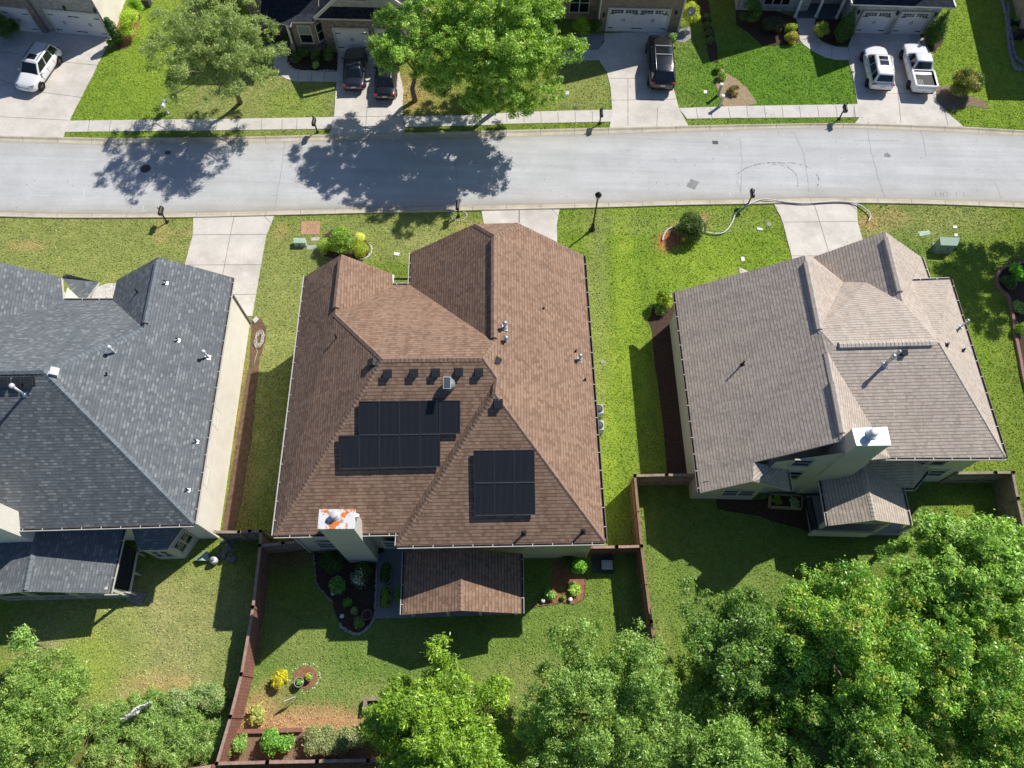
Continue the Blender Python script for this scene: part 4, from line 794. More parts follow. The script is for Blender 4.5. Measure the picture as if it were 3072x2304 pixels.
def lampw(house, p):
    l = MB(); l.lathe(p+Vector((0,-.12,-.15)), [(.03,0),(.08,.06),(.1,.25),(.06,.32),(.01,.38)], 8); l.bar(p+Vector((0,-.12,.12)), p+Vector((0,.02,.12)), .03, .03); return l.build('wall_lamp', BLACK, house)
def uvwall(house, pts, mat, name='wall'):
    mb = MB(); P_ = [Vector(p) for p in pts]; d = (P_[1]-P_[0]); d.z = 0; d.normalize(); mb.face(P_, 0, [(p.dot(d), p.z) for p in P_]); return mb.build(name, mat, house)
# --- pale stucco and stone house, top left
h4 = empty('house', (-38, 54, 0), 0, 'house with pale side wall and two shaded garage doors behind the lone white car', 'house')
A_, B_ = q('X3',770,430), q('X3',1480,500); d4 = (B_-A_).normalized(); n4 = d4.cross(Vector((0,0,1))); c1 = B_+d4*.12; c0 = A_-d4*.75; yb4 = 14
zE = 8.3
side = q('X3',1570,330); sdir = (side-c1).normalized(); sdir = Vector((-.02,1,0)).normalized()
fp = [c0, c1, c1+sdir*yb4, c0+sdir*yb4]; wallring([(p.x,p.y) for p in fp], -.05, zE-.1, h4, BRK4)
sw_ = MB(); a1 = c1+Vector((.012,.02,0)); a2 = c1+sdir*yb4+Vector((.012,0,0)); sw_.face([a1, a2, a2+Vector((0,0,zE-.1)), a1+Vector((0,0,zE-.1))]); sw_.build('side_wall', STUC1, h4)
garage_door(h4, A_+d4*.15, B_-d4*.1, 2.0)
A2, B2 = q('X3',200,398), q('X3',545,435); d2_ = (B2-A2).normalized(); w0 = A2-d2_*6; w1 = c0+n4*-.3+Vector((0,.1,0))
wr = [w0, B2+d2_*.6, c0+Vector((.02,.6,0)), c0+sdir*yb4, w0+Vector((0,12,0))]; wallring([(p.x,p.y) for p in wr], -.05, zE-.1, h4, BRK5, 'wing_wall'); garage_door(h4, A2, B2, 2.0)
o = .45; R4 = dict(a=c0+Vector((-o,-o,zE)), b=c1+Vector((o,-o,zE)), c=c1+sdir*yb4+Vector((o,o,zE)), d=w0+Vector((-o,12,zE)), e=w0+Vector((-o,-o,zE)), f=B2+d2_*.6+Vector((.2,-o,zE)))
cx4 = (c0.x+c1.x)/2; R4['g'] = Vector((cx4, c1.y-o, zE+2.4)); R4['m'] = Vector((cx4, c1.y+7, zE+2.4)); R4['n'] = w0+Vector((3,6.5,zE+2.5)); R4['v'] = c0+Vector((-o,.3,zE))
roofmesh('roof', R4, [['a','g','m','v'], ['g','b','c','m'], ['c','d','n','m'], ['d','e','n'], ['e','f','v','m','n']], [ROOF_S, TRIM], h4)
uvwall(h4, [c0+Vector((0,0,zE-.1)), c1+Vector((0,0,zE-.1)), Vector((cx4, (c0.y+c1.y)/2, zE+2.1))], BRK4, 'gable_wall')
lampw(h4, qp('X3',860,100,A_,n4)); lampw(h4, qp('X3',1265,130,A_,n4))
# --- dark roofed brick house behind the two dark sedans
h5 = empty('house', (-14, 53, 0), 0, 'brown brick house with dark blue roofs behind the two dark sedans', 'house')
y5 = 46.95; xl, xr = -14.72, -10.6; zE = 3.05
wallring([(xl,y5),(xr+3.2,y5),(xr+3.2,y5+12),(xl,y5+12)], -.05, zE-.05, h5, BRK5)
garage_door(h5, Vector((-13.85,y5-.02,0)), Vector((-11.45,y5-.02,0)), 1.95); garage_door(h5, Vector((-10.7,y5-.02,0)), Vector((-8.3,y5-.02,0)), 1.95)
sk = dict(a=Vector((xl-.25,y5-.35,zE)), b=Vector((xr+3.5,y5-.35,zE)), c=Vector((xr+3.5,y5+.45,zE+.42)), d=Vector((xl+.35,y5+.45,zE+.42)))
roofmesh('skirt_roof', sk, [['a','b','c','d']], [ROOF_D, TRIM], h5, .12)
xm = (xl+xr+3.2)/2; G5 = [Vector((xl,y5+.42,zE)), Vector((xr+3.2,y5+.42,zE)), Vector((xm,y5+.42,zE+3.2))]; uvwall(h5, G5, SIDING, 'gable_wall')
gr_ = dict(a=Vector((xl-.3,y5-.3,zE-.02)), b=Vector((xl-.3,y5+12,zE-.02)), c=Vector((xm,y5+12,zE+3.45)), d=Vector((xm,y5-.05,zE+3.45)), e=Vector((xr+3.5,y5+12,zE-.02)), f=Vector((xr+3.5,y5-.3,zE-.02)))
gr_['a'].y = gr_['f'].y = y5-.05
roofmesh('roof', gr_, [['a','d','c','b'], ['d','f','e','c']], [ROOF_D, TRIM], h5, .14)
rk = MB(); rk.bar(gr_['a']+Vector((0,-.32,0)), gr_['d']+Vector((0,-.32,0)), .12, .2); rk.bar(gr_['f']+Vector((0,-.32,0)), gr_['d']+Vector((0,-.32,0)), .12, .2); rk.build('rake_board', TRIM, h5)
window(h5, Vector((xm-.55,y5+.4,zE+1.6)), X_, 1.0, 1.3, nS, 1, 2)
# two storey block and bay on its left
wallring([(-20.5,48.6),(xl+.1,48.6),(xl+.1,58),(-20.5,58)], -.05, 7.3, h5, BRK5, 'upper_wall')
window(h5, qwall('X2',690,10,48.6)+Vector((0,0,.5)), X_, 1.75, 1.2, nS, 2, 2); window(h5, qwall('X2',110,10,48.6)+Vector((0,0,.5)), X_, .9, 1.2, nS, 1, 2)
mr = dict(a=Vector((-20.9,48.2,7.3)), b=Vector((xl+.4,48.2,7.3)), c=Vector((xl+.4,58.4,7.3)), d=Vector((-20.9,58.4,7.3)), e=Vector((-17.7,51.6,9.8)), f=Vector((-17.6,55,9.8)))
roofmesh('upper_roof', mr, [['a','b','e'], ['b','c','f','e'], ['c','d','f'], ['d','a','e','f']], [ROOF_D, TRIM], h5)
by = [Vector((-17.25,48.6,0)), Vector((-17.0,46.75,0)), Vector((-15.3,46.75,0)), Vector((-14.75,47.4,0)), Vector((-14.75,48.6,0))]; wallring([tuple(p) for p in by], -.05, 2.95, h5, BRK5, 'bay_wall')
window(h5, Vector((-16.05,46.75,1.55)), X_, .95, 1.5, nS, 1, 2, blind=True)
dd = (by[3]-by[2]).normalized(); window(h5, (by[2]+by[3])/2+Vector((0,0,1.55)), dd, .6, 1.5, dd.cross(Vector((0,0,1))), 1, 2)
br_ = dict(a=q('X2',525,362,3.0), b=q('X2',880,365,3.0), c=Vector((-14.8,47.1,3.0)), d=Vector((-14.8,48.55,3.75)), e=Vector((-18.9,48.55,3.75)), f=q('X2',0,250,3.0), g=q('X2',500,432,2.95))
roofmesh('bay_roof', br_, [['e','f','g','a','b','c','d']], [ROOF_D, TRIM], h5, .12)
# little entrance gable with door
eg = dict(a=q('X2',0,352,2.95), p=q('X2',110,315,3.3), c=q('X2',508,436,2.9), d=q('X2',508,436,2.9)+Vector((0,1.2,0)), e=q('X2',110,315,3.3)+Vector((0,1.2,0)), f=q('X2',0,352,2.95)+Vector((0,1.2,0)))
roofmesh('entry_roof', eg, [['a','p','e','f'], ['p','c','d','e']], [ROOF_D, TRIM], h5, .1)
yE = eg['p'].y+.15; uvwall(h5, [Vector((eg['a'].x,yE,2.7)), Vector((eg['c'].x-.1,yE,2.7)), Vector((eg['p'].x,yE,3.15))], SIDING, 'entry_gable')
dr = MB(); pd = q('X2',395,800); dr.box((pd.x-.45,yE+1.1,1.15), (.95,.06,2.1)); dr.build('front_door', M('door_dark', (.035,.03,.03), .5), h5); fl_ = MB(); fl_.box((pd.x-.2,yE+.55,.1),(2.2,1.2,.2)); fl_.build('porch_floor', M('dark_slate', (.1,.11,.14), .7), h5)
po = MB(); pp_ = q('X2',540,720,.7); po.bar((pp_.x,pp_.y,.7),(pp_.x,pp_.y,2.75),.16,.16); po.build('porch_post', WHITE, h5); po = MB(); po.box((pp_.x,pp_.y,.35),(.34,.34,.72)); po.build('post_base', BRK5, h5)
# --- tan brick house behind the black SUV
h6 = empty('house', (7, 56, 0), 0, 'tan brick house with one wide white garage door beside the black car', 'house')
y6 = 49.75; xl, xr = 6.02, 12.42; zE = 4.6
wallring([(xl,y6),(xr,y6),(xr,y6+13),(xl,y6+13)], -.05, zE-.05, h6, BRK6)
wallring([(.6,y6+1.2),(xl+.02,y6+1.2),(xl+.02,y6+13),(.6,y6+13)], -.05, zE-.05, h6, BRK6, 'wing_wall')
garage_door(h6, Vector((6.85,y6-.02,0)), Vector((11.4,y6-.02,0)), 1.95, panes=True)
xm = (xl+xr)/2; r6 = dict(a=Vector((xl-.4,y6-.4,zE)), p=Vector((xm,y6-.4,zE+3.1)), b=Vector((xr+.4,y6-.4,zE)), c=Vector((xr+.4,y6+13.4,zE)), d=Vector((.2,y6+13.4,zE)), e=Vector((.2,y6+.8,zE)), f=Vector((xl-.4,y6+.8,zE)), m=Vector((xm,y6+6.5,zE+3.4)), n=Vector((3.5,y6+6.8,zE+3.4)))
roofmesh('roof', r6, [['a','p','m','f'], ['p','b','c','m'], ['c','d','n','m'], ['d','e','n'], ['e','f','m','n']], [ROOF_B, TRIM], h6)
uvwall(h6, [Vector((xl,y6,zE-.05)), Vector((xr,y6,zE-.05)), Vector((xm,y6,zE+2.75))], BRK6, 'gable_wall')
window(h6, qwall('C',772,50,y6+1.2)+Vector((0,0,.35)), X_, 1.5, 1.7, nS, 2, 2); lampw(h6, qwall('C',962,112,y6)); lampw(h6, qwall('C',1525,95,y6))
ds_ = MB(); ds_.bar((xl+.08,y6-.06,0),(xl+.08,y6-.06,zE-.2),.08,.08); ds_.build('downspout', WHITE, h6); ds_ = MB(); ds_.bar((xr-.02,y6-.06,0),(xr-.02,y6-.06,zE-.2),.1,.08); ds_.build('downspout', WHITE, h6)
# --- white stone house behind the white SUV and pickup
h7 = empty('house', (27, 56, 0), 0, 'white stone house with two garage doors behind the white pickup', 'house')
y7 = 50.1; xl, xr = 25.75, 32.1; zE = 2.78
wallring([(xl,y7),(xr,y7),(xr,y7+12),(xl,y7+12)], -.05, zE-.04, h7, BRK7)
garage_door(h7, Vector((26.35,y7-.02,0)), Vector((28.55,y7-.02,0)), 1.9, panes=True); garage_door(h7, Vector((29.25,y7-.02,0)), Vector((31.4,y7-.02,0)), 1.9, panes=True)
lampw(h7, qwall('X1',575,115,y7)); lampw(h7, qwall('X1',960,125,y7)); lampw(h7, qwall('X1',1335,138,y7))
s7 = dict(a=q('X1',510,42,2.85), b=q('X1',1535,75,2.85), c=Vector((xr-.1,y7+1.3,3.75)), d=Vector((xl+.3,y7+1.3,3.75))); roofmesh('skirt_roof', s7, [['a','b','c','d']], [ROOF_D, WHITE], h7, .1)
xm = (xl+xr)/2; uvwall(h7, [Vector((xl,y7+1.0,zE)), Vector((xr,y7+1.0,zE)), Vector((xm,y7+1.0,zE+5.0))], BRK7, 'gable_wall')
r7 = dict(a=Vector((xl-.35,y7-.45,zE+.05)), p=Vector((xm,y7+.2,zE+5.4)), b=Vector((xr+.5,y7-.45,zE+.05)), c=Vector((xr+.5,y7+12,zE+.05)), d=Vector((xm,y7+12,zE+5.4)), e=Vector((xl-.35,y7+12,zE+.05)))
r7['a2'] = Vector((xl+.1,y7+.5,zE+.7)); r7['b2'] = Vector((xr-.1+.2,y7+.5,zE+.7)); r7['a0'] = Vector((xl-.35,y7+1.0,zE+.05)); r7['b0'] = Vector((xr+.45,y7+1.0,zE+.05)); r7['p'].y = y7+.9
roofmesh('roof', r7, [['a0','p','d','e'], ['p','b0','c','d']], [ROOF_D, WHITE], h7, .14)
for k_, s_n in (('b', 1), ('a', -1)):
    rr_ = MB(); e0 = s7['b' if s_n > 0 else 'a']; rr_.bar(e0+Vector((0,0,.03)), Vector((e0.x-s_n*.05,e0.y+1.6,e0.z+.03)), .1, .14); rr_.build('rake_board', WHITE, h7)
# entrance wing with columns, windows
wallring([(17.3,52.45),(23.0,52.45),(23.0,62),(17.3,62)], -.05, 4.6, h7, BRK7, 'wing_wall'); wallring([(22.98,53.4),(xl+.05,53.4),(xl+.05,62),(22.98,62)], -.05, 4.6, h7, BRK7, 'wing_wall')
window(h7, qwall('D',320,0,52.45)+Vector((0,0,.45)), X_, 2.0, 1.7, nS, 3, 2); uvwall(h7, [Vector((17.3,52.44,4.55)), Vector((23,52.44,4.55)), Vector((20.15,52.44,7.5))], BRK7, 'gable_wall')
lv = dict(a=Vector((16.9,52.0,4.55)), p=Vector((20.15,52.0,7.95)), b=Vector((23.4,52.0,4.55)), r=Vector((23.4,62.4,4.55)), s=Vector((20.15,62.4,7.95)), l=Vector((16.9,62.4,4.55))); roofmesh('wing_roof', lv, [['a','p','s','l'],['p','b','r','s']], [ROOF_D, WHITE], h7)
l2 = dict(a=Vector((22.5,53.0,4.6)), b=Vector((xl+.5,53.0,4.6)), c=Vector((xl+.5,57.5,7.4)), d=Vector((21.5,57.5,7.4)), e=Vector((xl+.5,62.4,4.6)), f=Vector((22.5,62.4,4.6))); roofmesh('wing_roof', l2, [['a','b','c','d'],['c','e','f','d']], [ROOF_D, WHITE], h7)
for k, x, y in (('D',452,132),('D',612,132),('D',770,140)):
    p = q(k,x,y); c_l = MB(); c_l.lathe((p.x,p.y,0), [(.16,0),(.16,.12),(.11,.2),(.1,2.4),(.14,2.5),(.16,2.55)], 16); c_l.build('column', WHITE, h7)
pf = MB(); pf.prism([q('D',x,y) for x, y in ((440,140),(790,150),(800,-60),(480,-60))], 0, .05); pf.build('porch_floor', M('porch_slate', (.16,.17,.2), .7, .1, 4), h7)
pf = MB(); pf.box(((q('D',450,132).x+q('D',770,140).x)/2, q('D',450,132).y+.6, 2.62), (4.2,1.6,.14)); pf.build('porch_ceiling', WHITE, h7)
# --- corner of a tan house at the far right
h8 = empty('house', (38.5, 56, 0), 0, 'tan house wall beyond the stone bed, top right corner', 'house')
p0, p1 = q('D',2212,420), q('D',2110,0); dW = (p1-p0).normalized(); f8 = [p0+Vector((.15,0,0))-dW*1.0, p1+dW*9, p1+dW*9+Vector((9,0,0)), p0-dW*1.0+Vector((9,0,0))]
wallring([(p.x,p.y) for p in f8], -.05, 4.7, h8, M('tan_stucco', (.5,.4,.28), .9, .05, 2)); cc = sum(f8, Vector())/4
r8 = {k: Vector((p.x+(.5 if p.x > cc.x else -.5), p.y+(.5 if p.y > cc.y else -.5), 4.75)) for k, p in zip('abcd', f8)}; r8['e'] = cc+Vector((0,-2,7.6)); r8['f'] = cc+Vector((0,2.5,7.6)); roofmesh('roof', r8, [['a','b','f','e'],['b','c','f'],['c','d','e','f'],['d','a','e']], [ROOF_T, WHITE], h8)
# ================================================================== VEHICLES
def paint(name, col, metal=.0): return M(name, col, .28, .015, 1, metal=metal, spec=.55, coat=.8)
PW, PB, PK = paint('white_car_paint', (.82,.83,.84)), paint('dark_blue_car_paint', (.014,.02,.034)), paint('black_car_paint', (.01,.011,.014))
TYRE = M('tyre_rubber', (.02,.02,.021), .85, .2, 10); RIM = M('alloy_rim', (.32,.33,.34), .3, .1, 5, metal=.8); CGL = M('car_glass', (.012,.016,.02), .06, .02, 2, spec=.9)
RED = M('tail_light_red', (.5,.015,.012), .2, .05, 5, spec=.6); LAMP = M('headlight_glass', (.35,.38,.4), .12, .05, 5, spec=.8); PLAST = M('black_plastic', (.02,.02,.022), .6, .1, 8); PLATE = M('number_plate', (.6,.62,.6), .5, .1, 30)
def lerp(a, b, t): return a+(b-a)*t
def car(root, L, W, Hh, pm, kind='suv', rails=False, sunroof=0, s=1):
    "local +x is the nose, ground at z = 0"
    w = W/2; zs = Hh*.56; hood = {'suv': .60, 'sedan': .60, 'pickup': .58}[kind]*Hh; deck = {'suv': .60, 'sedan': .66, 'pickup': .56}[kind]*Hh
    st = [(-.5,.80,.30,.50,.52),(-.487,.90,.22,.56,.60),(-.45,.97,.18,.58,deck/Hh),(-.3,1.,.17,.585,deck/Hh+.005),(-.1,1.,.16,.58,.62),(.15,1.,.16,.575,.61),(.28,.995,.16,.56,hood/Hh),(.40,.96,.17,.52,hood/Hh-.035),(.465,.86,.19,.46,hood/Hh-.09),(.495,.68,.25,.40,.43),(.5,.6,.3,.37,.39)]
    vs = []; 
    for t, hw, zb, zsd, zt in st:
        a = w*hw; x = t*L; pr = [(0,zb*Hh*.92),(a*.86,zb*Hh*.92),(a*.985,zb*Hh*1.35),(a,lerp(zb,zsd,.55)*Hh),(a*.975,zsd*Hh*.97),(a*.9,zsd*Hh*1.015),(a*.62,zt*Hh),(0,zt*Hh*1.01)]
        ring = [(x,y,z) for y, z in pr]+[(x,-y,z) for y, z in pr[-2:0:-1]]; vs.append(ring)
    n = len(vs[0]); flat = [p for r_ in vs for p in r_]; fc = [(i*n+j, i*n+(j+1)%n, (i+1)*n+(j+1)%n, (i+1)*n+j) for i in range(len(vs)-1) for j in range(n)]+[tuple(range(n))[::-1], tuple(range((len(vs)-1)*n, len(vs)*n))]
    b = MB(); b.add(flat, fc, 0, True); body = b.build('body', pm, root, loc=(0,0,0), subsurf=1)
    # cabin frustum: belt and roof outlines
    cb = {'suv': (-.475,.225,-.40,.07), 'sedan': (-.36,.235,-.2,.06), 'pickup': (-.14,.225,-.085,.085)}[kind]
    zb_, zr = zs*.99, Hh*.985; bw, rw = w*.93, w*.70
    BL = [Vector((cb[0]*L,-bw*.94,zb_)), Vector((cb[1]*L,-bw*.9,zb_)), Vector((cb[1]*L,bw*.9,zb_)), Vector((cb[0]*L,bw*.94,zb_))]
    RL = [Vector((cb[2]*L,-rw*.95,zr-.03)), Vector((cb[3]*L,-rw*.95,zr-.03)), Vector((cb[3]*L,rw*.95,zr-.03)), Vector((cb[2]*L,rw*.95,zr-.03))]
    cm = MB(); xm_ = (cb[2]+cb[3])/2*L; RC = [Vector((p.x*.9+xm_*.1, p.y*.8, zr+.02)) for p in RL]
    cm.add(BL+RL+RC, [(0,1,5,4),(1,2,6,5),(2,3,7,6),(3,0,4,7),(4,5,9,8),(5,6,10,9),(6,7,11,10),(7,4,8,11),(8,9,10,11)], 0, True)
    cab = cm.build('cabin', pm, root, loc=(0,0,0), bevel=.05)
    def pane(name, a, b_, c, d, u0, u1, v0, v1, par=root, off=.012):
        f = lambda u_, v_: a.lerp(b_, u_).lerp(d.lerp(c, u_), v_); P_ = [f(u0,v0), f(u1,v0), f(u1,v1), f(u0,v1)]; nn = (P_[1]-P_[0]).cross(P_[3]-P_[0]).normalized(); m_ = MB()
        m_.face([p+nn*off for p in P_]); m_.face([p+nn*(off-.03) for p in P_][::-1])
        for i in range(4): j = (i+1)%4; m_.face([P_[i]+nn*(off-.03), P_[j]+nn*(off-.03), P_[j]+nn*off, P_[i]+nn*off])
        return m_.build(name, CGL, par, loc=(0,0,0))
    pane('windshield', BL[1], BL[2], RL[2], RL[1], .05, .95, .06, .93); pane('rear_window', BL[3], BL[0], RL[0], RL[3], .1, .9, .3 if kind == 'suv' else .1, .92)
    cuts = {'suv': [(.05,.27),(.30,.6),(.63,.94)], 'sedan': [(.12,.3),(.33,.6),(.63,.92)], 'pickup': [(.06,.42),(.47,.9)]}[kind]
    for a, b_ in cuts:
        pane('side_window', BL[0], BL[1], RL[1], RL[0], a, b_, .12, .9); pane('side_window', BL[2], BL[3], RL[3], RL[2], 1-b_, 1-a, .12, .9)
    if sunroof:
        m_ = MB(); x0 = cb[3]*L-.22*s; m_.box((x0-sunroof/2, 0, zr+.024), (sunroof, rw*1.05, .012)); m_.build('sunroof', CGL, root, loc=(0,0,0))
        if sunroof > .8: m_ = MB(); m_.box((x0-sunroof*.45, 0, zr+.033), (.05, rw*1.05, .01)); m_.build('sunroof_bar', pm, root, loc=(0,0,0))
    if rails:
        for sgn in (-1, 1):
            m_ = MB(); x0, x1 = cb[2]*L+.12, cb[3]*L-.15; y_ = sgn*rw*.87; m_.tube([(x0,y_,zr-.01),(x0+.08,y_,zr+.055),(x1-.08,y_,zr+.055),(x1,y_,zr-.01)], .018, 6); m_.build('roof_rail', rails, root, loc=(0,0,0))
    wr = Hh*.20; 
    for xw in (-.31, .315):
        for sgn in (-1, 1):
            ax = (Vector((1,0,0)), Vector((0,0,1))*sgn, Vector((0,-1,0))*-1*sgn); c0_ = Vector((xw*L, sgn*(w-.17), wr*1.02))
            AX = (Vector((1,0,0)), Vector((0,0,1)), Vector((0,1,0))*sgn)
            a_ = MB(); a_.lathe(c0_, [(wr*1.2,-.02),(wr*1.2,.155)], 20, 0, AX); a_.build('wheel_arch', PLAST, root, loc=(0,0,0))
            t_ = MB(); t_.lathe(c0_, [(wr*.8,0),(wr*1.0,.02),(wr*1.02,.09),(wr*1.0,.175),(wr*.7,.185),(wr*.68,.17)], 24, 0, AX); wh = t_.build('wheel', TYRE, root, loc=(0,0,0))
            r_ = MB(); r_.lathe(c0_, [(wr*.7,.12),(wr*.69,.172),(wr*.6,.165)], 20, 1, AX); r_.lathe(c0_, [(wr*.16,.13),(wr*.15,.185),(.01,.19)], 10, 0, AX)
            for i in range(5):
                an = 2*math.pi*i/5; p_ = c0_+AX[2]*.175; dv = AX[0]*math.cos(an)+AX[1]*math.sin(an); r_.bar(p_, p_+dv*wr*.66, wr*.17, .015, 0)
            r_.build('rim', [RIM, PLAST], wh, loc=(0,0,0))
    for sgn in (-1, 1):
        for xs_ in ((-.2, 0., .19) if kind != 'pickup' else (-.14, .04, .2)): m_ = MB(); m_.box((xs_*L, sgn*w*.992, .42*Hh), (.014, .02, .24*Hh)); m_.build('door_seam', PLAST, root, loc=(0,0,0))
        for xs_ in (-.03, .13): m_ = MB(); m_.box(((xs_-.03)*L, sgn*(w*.995), .5*Hh), (.13, .03, .03)); m_.build('door_handle', pm, root, loc=(0,0,0))
        m_ = MB(); p = Vector((cb[1]*L-.28, sgn*(w*.96), zs*1.08)); m_.box(p+Vector((0,sgn*.07,.03)), (.1,.18,.13)); m_.build('side_mirror', pm, root, loc=(0,0,0), bevel=.025)
        hl = MB(); a_ = w*.8; hl.add([(L*.492,sgn*w*.40,.44*Hh),(L*.455,sgn*w*.87,.48*Hh),(L*.42,sgn*w*.93,.535*Hh),(L*.462,sgn*w*.5,.515*Hh)], [(0,1,2,3) if sgn > 0 else (3,2,1,0)]); hl.add([(L*.48,sgn*w*.40,.42*Hh),(L*.44,sgn*w*.82,.44*Hh),(L*.41,sgn*w*.88,.5*Hh),(L*.44,sgn*w*.5,.5*Hh)], [(0,1,2,3) if sgn < 0 else (3,2,1,0)])
        hl.build('headlight', LAMP, root, loc=(0,0,0))
        tl = MB(); zt_ = {'suv': .56, 'sedan': .56, 'pickup': .5}[kind]*Hh; hh_ = {'suv': .09, 'sedan': .09, 'pickup': .17}[kind]*Hh; tl.box((-L*.478, sgn*w*.76, zt_), (.09, w*(.3 if kind != 'pickup' else .12), hh_)); tl.build('tail_light', RED, root, loc=(0,0,0), bevel=.02)
    m_ = MB(); m_.box((-L*.497,0,.47*Hh if kind != 'pickup' else .33*Hh), (.03,.34*s,.13*s)); m_.build('number_plate', PLATE, root, loc=(0,0,0))
    m_ = MB(); m_.box((-L*.492,0,.26*Hh), (.07,w*1.6,.1)); m_.build('rear_bumper', PLAST, root, loc=(0,0,0), bevel=.02)
    m_ = MB(); m_.box((L*.49,0,.37*Hh), (.05,w*.9,.12*Hh)); m_.build('grille', PLAST, root, loc=(0,0,0), bevel=.02)
    return root
def place(k, xr_, yr_, xf, yf, L, off=0):
    "root at the middle of the line rear bumper -> front bumper measured on the ground"
    a, b = q(k, xr_, yr_), q(k, xf, yf); d = (b-a).normalized(); c = (a+b)/2; return c, math.atan2(d.y, d.x)
def vehicle(label, c, ang, **kw):
    r_ = empty('parked_car' if kw.get('kind') != 'pickup' else 'pickup_truck', (c[0],c[1],.035), ang, label, 'car' if kw.get('kind') != 'pickup' else 'pickup truck', None)
    return car(r_, **kw)
vehicle('white crossover with its nose to the street on the far left driveway', (-35.75,43.65), R(-101.5), L=4.3, W=1.78, Hh=1.5, pm=PW, kind='suv', rails=PLAST, sunroof=.5)
vehicle('dark blue sedan with nose close to the arched garage door', (-12.3,44.5), R(94), L=4.2, W=1.66, Hh=1.24, pm=PB, kind='sedan', sunroof=.45)
vehicle('black sedan half hidden under the big street tree', (-9.85,43.6), R(92), L=4.15, W=1.64, Hh=1.24, pm=PK, kind='sedan')
vehicle('long black SUV with silver roof rails and sunroof', (10.7,45.75), R(89), L=5.5, W=2.0, Hh=1.68, pm=PK, kind='suv', rails=GALV, sunroof=.5, s=1)
vehicle('white SUV with panoramic sunroof beside the white pickup', (27.1,45.7), R(87.5), L=4.4, W=1.8, Hh=1.5, pm=PW, kind='suv', rails=GALV, sunroof=.95)
pk = vehicle('white pickup truck with an empty dark bed', (30.2,45.8), R(88), L=5.05, W=1.8, Hh=1.52, pm=PW, kind='pickup')
# roof cross bars of the long SUV and the bed of the pickup
lsu = [o for o in bpy.data.objects if o.get('label', '').startswith('long black')][0]
for x in (.35, -.55): m_ = MB(); m_.bar((x,-.6,1.73),(x,.6,1.73),.05,.03); m_.build('cross_bar', GALV, lsu, loc=(0,0,0))
m_ = MB()
for i in range(7): m_.box((-.75,-.42+i*.14,1.683), (1.5,.05,.012))
m_.build('roof_rib', PK, lsu, loc=(0,0,0))
bd = MB(); L_, w_ = 5.05, .9; x0, x1 = -.485*L_, -.155*L_; zf, zt_ = .62, 1.0
bd.box(((x0+x1)/2,0,.875), (x1-x0-.12,w_*1.62,.04), mi=1)
for sgn in (-1,1): bd.box(((x0+x1)/2,sgn*w_*.87,.92), (x1-x0,.13,.2)); bd.box(((x0+x1)/2,sgn*(w_*.8-.005),.95), (x1-x0-.1,.02,.13), mi=1)
bd.box((x0+.03,0,.9), (.08,w_*1.8,.24)); bd.box((x1-.02,0,.92), (.06,w_*1.8,.2)); bd.build('truck_bed', [PW, PLAST], pk, loc=(0,0,0))
bd = MB(); 
for i in range(5): bd.box((-2.05+i*.0,.22+i*.1-.0,.905), (.7,.06,.02))
bd.build('bed_rib', M('bed_grey', (.3,.3,.31), .6), pk, loc=(0,0,0)); bd = MB(); bd.box((x0-.0,0,.78), (.02,.22,.08)); bd.build('tailgate_handle', BLACK, pk, loc=(0,0,0))
# ================================================================== STREET FURNITURE AND SMALL THINGS
def mailbox(label, k, x, y, tilt=0, white=False, h=1.35):
    p = q(k, x, y); r_ = empty('mailbox', p, R(tilt), label, 'mailbox', 'mailboxes on posts along the street' if not white else None); mt = BLACK if not white else WHITE
    m_ = MB(); m_.lathe((0,0,0), [(.12,0),(.12,.05),(.07,.12),(.05,.2),(.05,h*.62),(.06,h*.66)], 12); m_.tube([(0,0,h*.6),(0,0,h+.12)], .03, 8); m_.lathe((0,0,h+.1), [(.01,-.02),(.05,.03),(.02,.1),(.004,.16)], 8); m_.build('post', mt, r_, loc=(0,0,0))
    m_ = MB(); n = 10; pr = [(-.12,h*.72),(.12,h*.72)]+[(.12*math.cos(a), h*.72+.17+.12*math.sin(a)) for a in [math.pi*i/n for i in range(n+1)]]; L = .3
    b_ = MB(); vs = [(y_, L+.08, z_) for y_, z_ in pr]+[(y_, -L+.08, z_) for y_, z_ in pr]; k_ = len(pr); b_.add(vs, [tuple(range(k_)), tuple(range(k_, 2*k_))[::-1]]+[(i, k_+i, k_+(i+1)%k_, (i+1)%k_) for i in range(k_)]); b_.build('letter_box', mt, r_, loc=(0,0,0))
    m_ = MB(); m_.bar((0,-.18,h*.7),(0,.34,h*.7),.05,.05); m_.bar((0,0,h*.45),(0,.28,h*.68),.03,.03); m_.build('bracket', mt, r_, loc=(0,0,0))
    m_ = MB(); m_.box((.135,.2,h*.72+.2), (.01,.03,.1)); m_.build('flag', M('flag_red', (.4,.03,.03), .5), r_, loc=(0,0,0)); return r_
mailbox('black mailbox on a post left of the left near driveway', 'E', 1190, 158)
mailbox('black mailbox at the kerb left of the dark sedans', 'B', 603, 1030, 180)
mailbox('black mailbox standing in a ring of pale stones', 'F', 1590, 140, 0)
mailbox('black mailbox on the far kerb left of the long black car', 'C', 930, 962, 180)
mailbox('black mailbox on the far kerb near the white pickup', 'D', 790, 915, 180)
mailbox('black mailbox with a white hose looping past its post', 'G', 2055, 205)
mailbox('white post light leaning at the lawn edge under the left tree', 'A', 1305, 880, 0, True, .9)
rs = MB(); c = q('F',1592,130); 
for i in range(26):
    a = 2*math.pi*i/26; rs.lathe((c.x+.55*math.cos(a), c.y+.42*math.sin(a), -.01), [(.05,0),(.06,.03),(.03,.06)], 6)
tag(rs.build('stone_ring', M('pale_stone', (.62,.58,.52), .9, .2, 9)), 'ring of small pale stones around a mailbox post', 'stone edging')
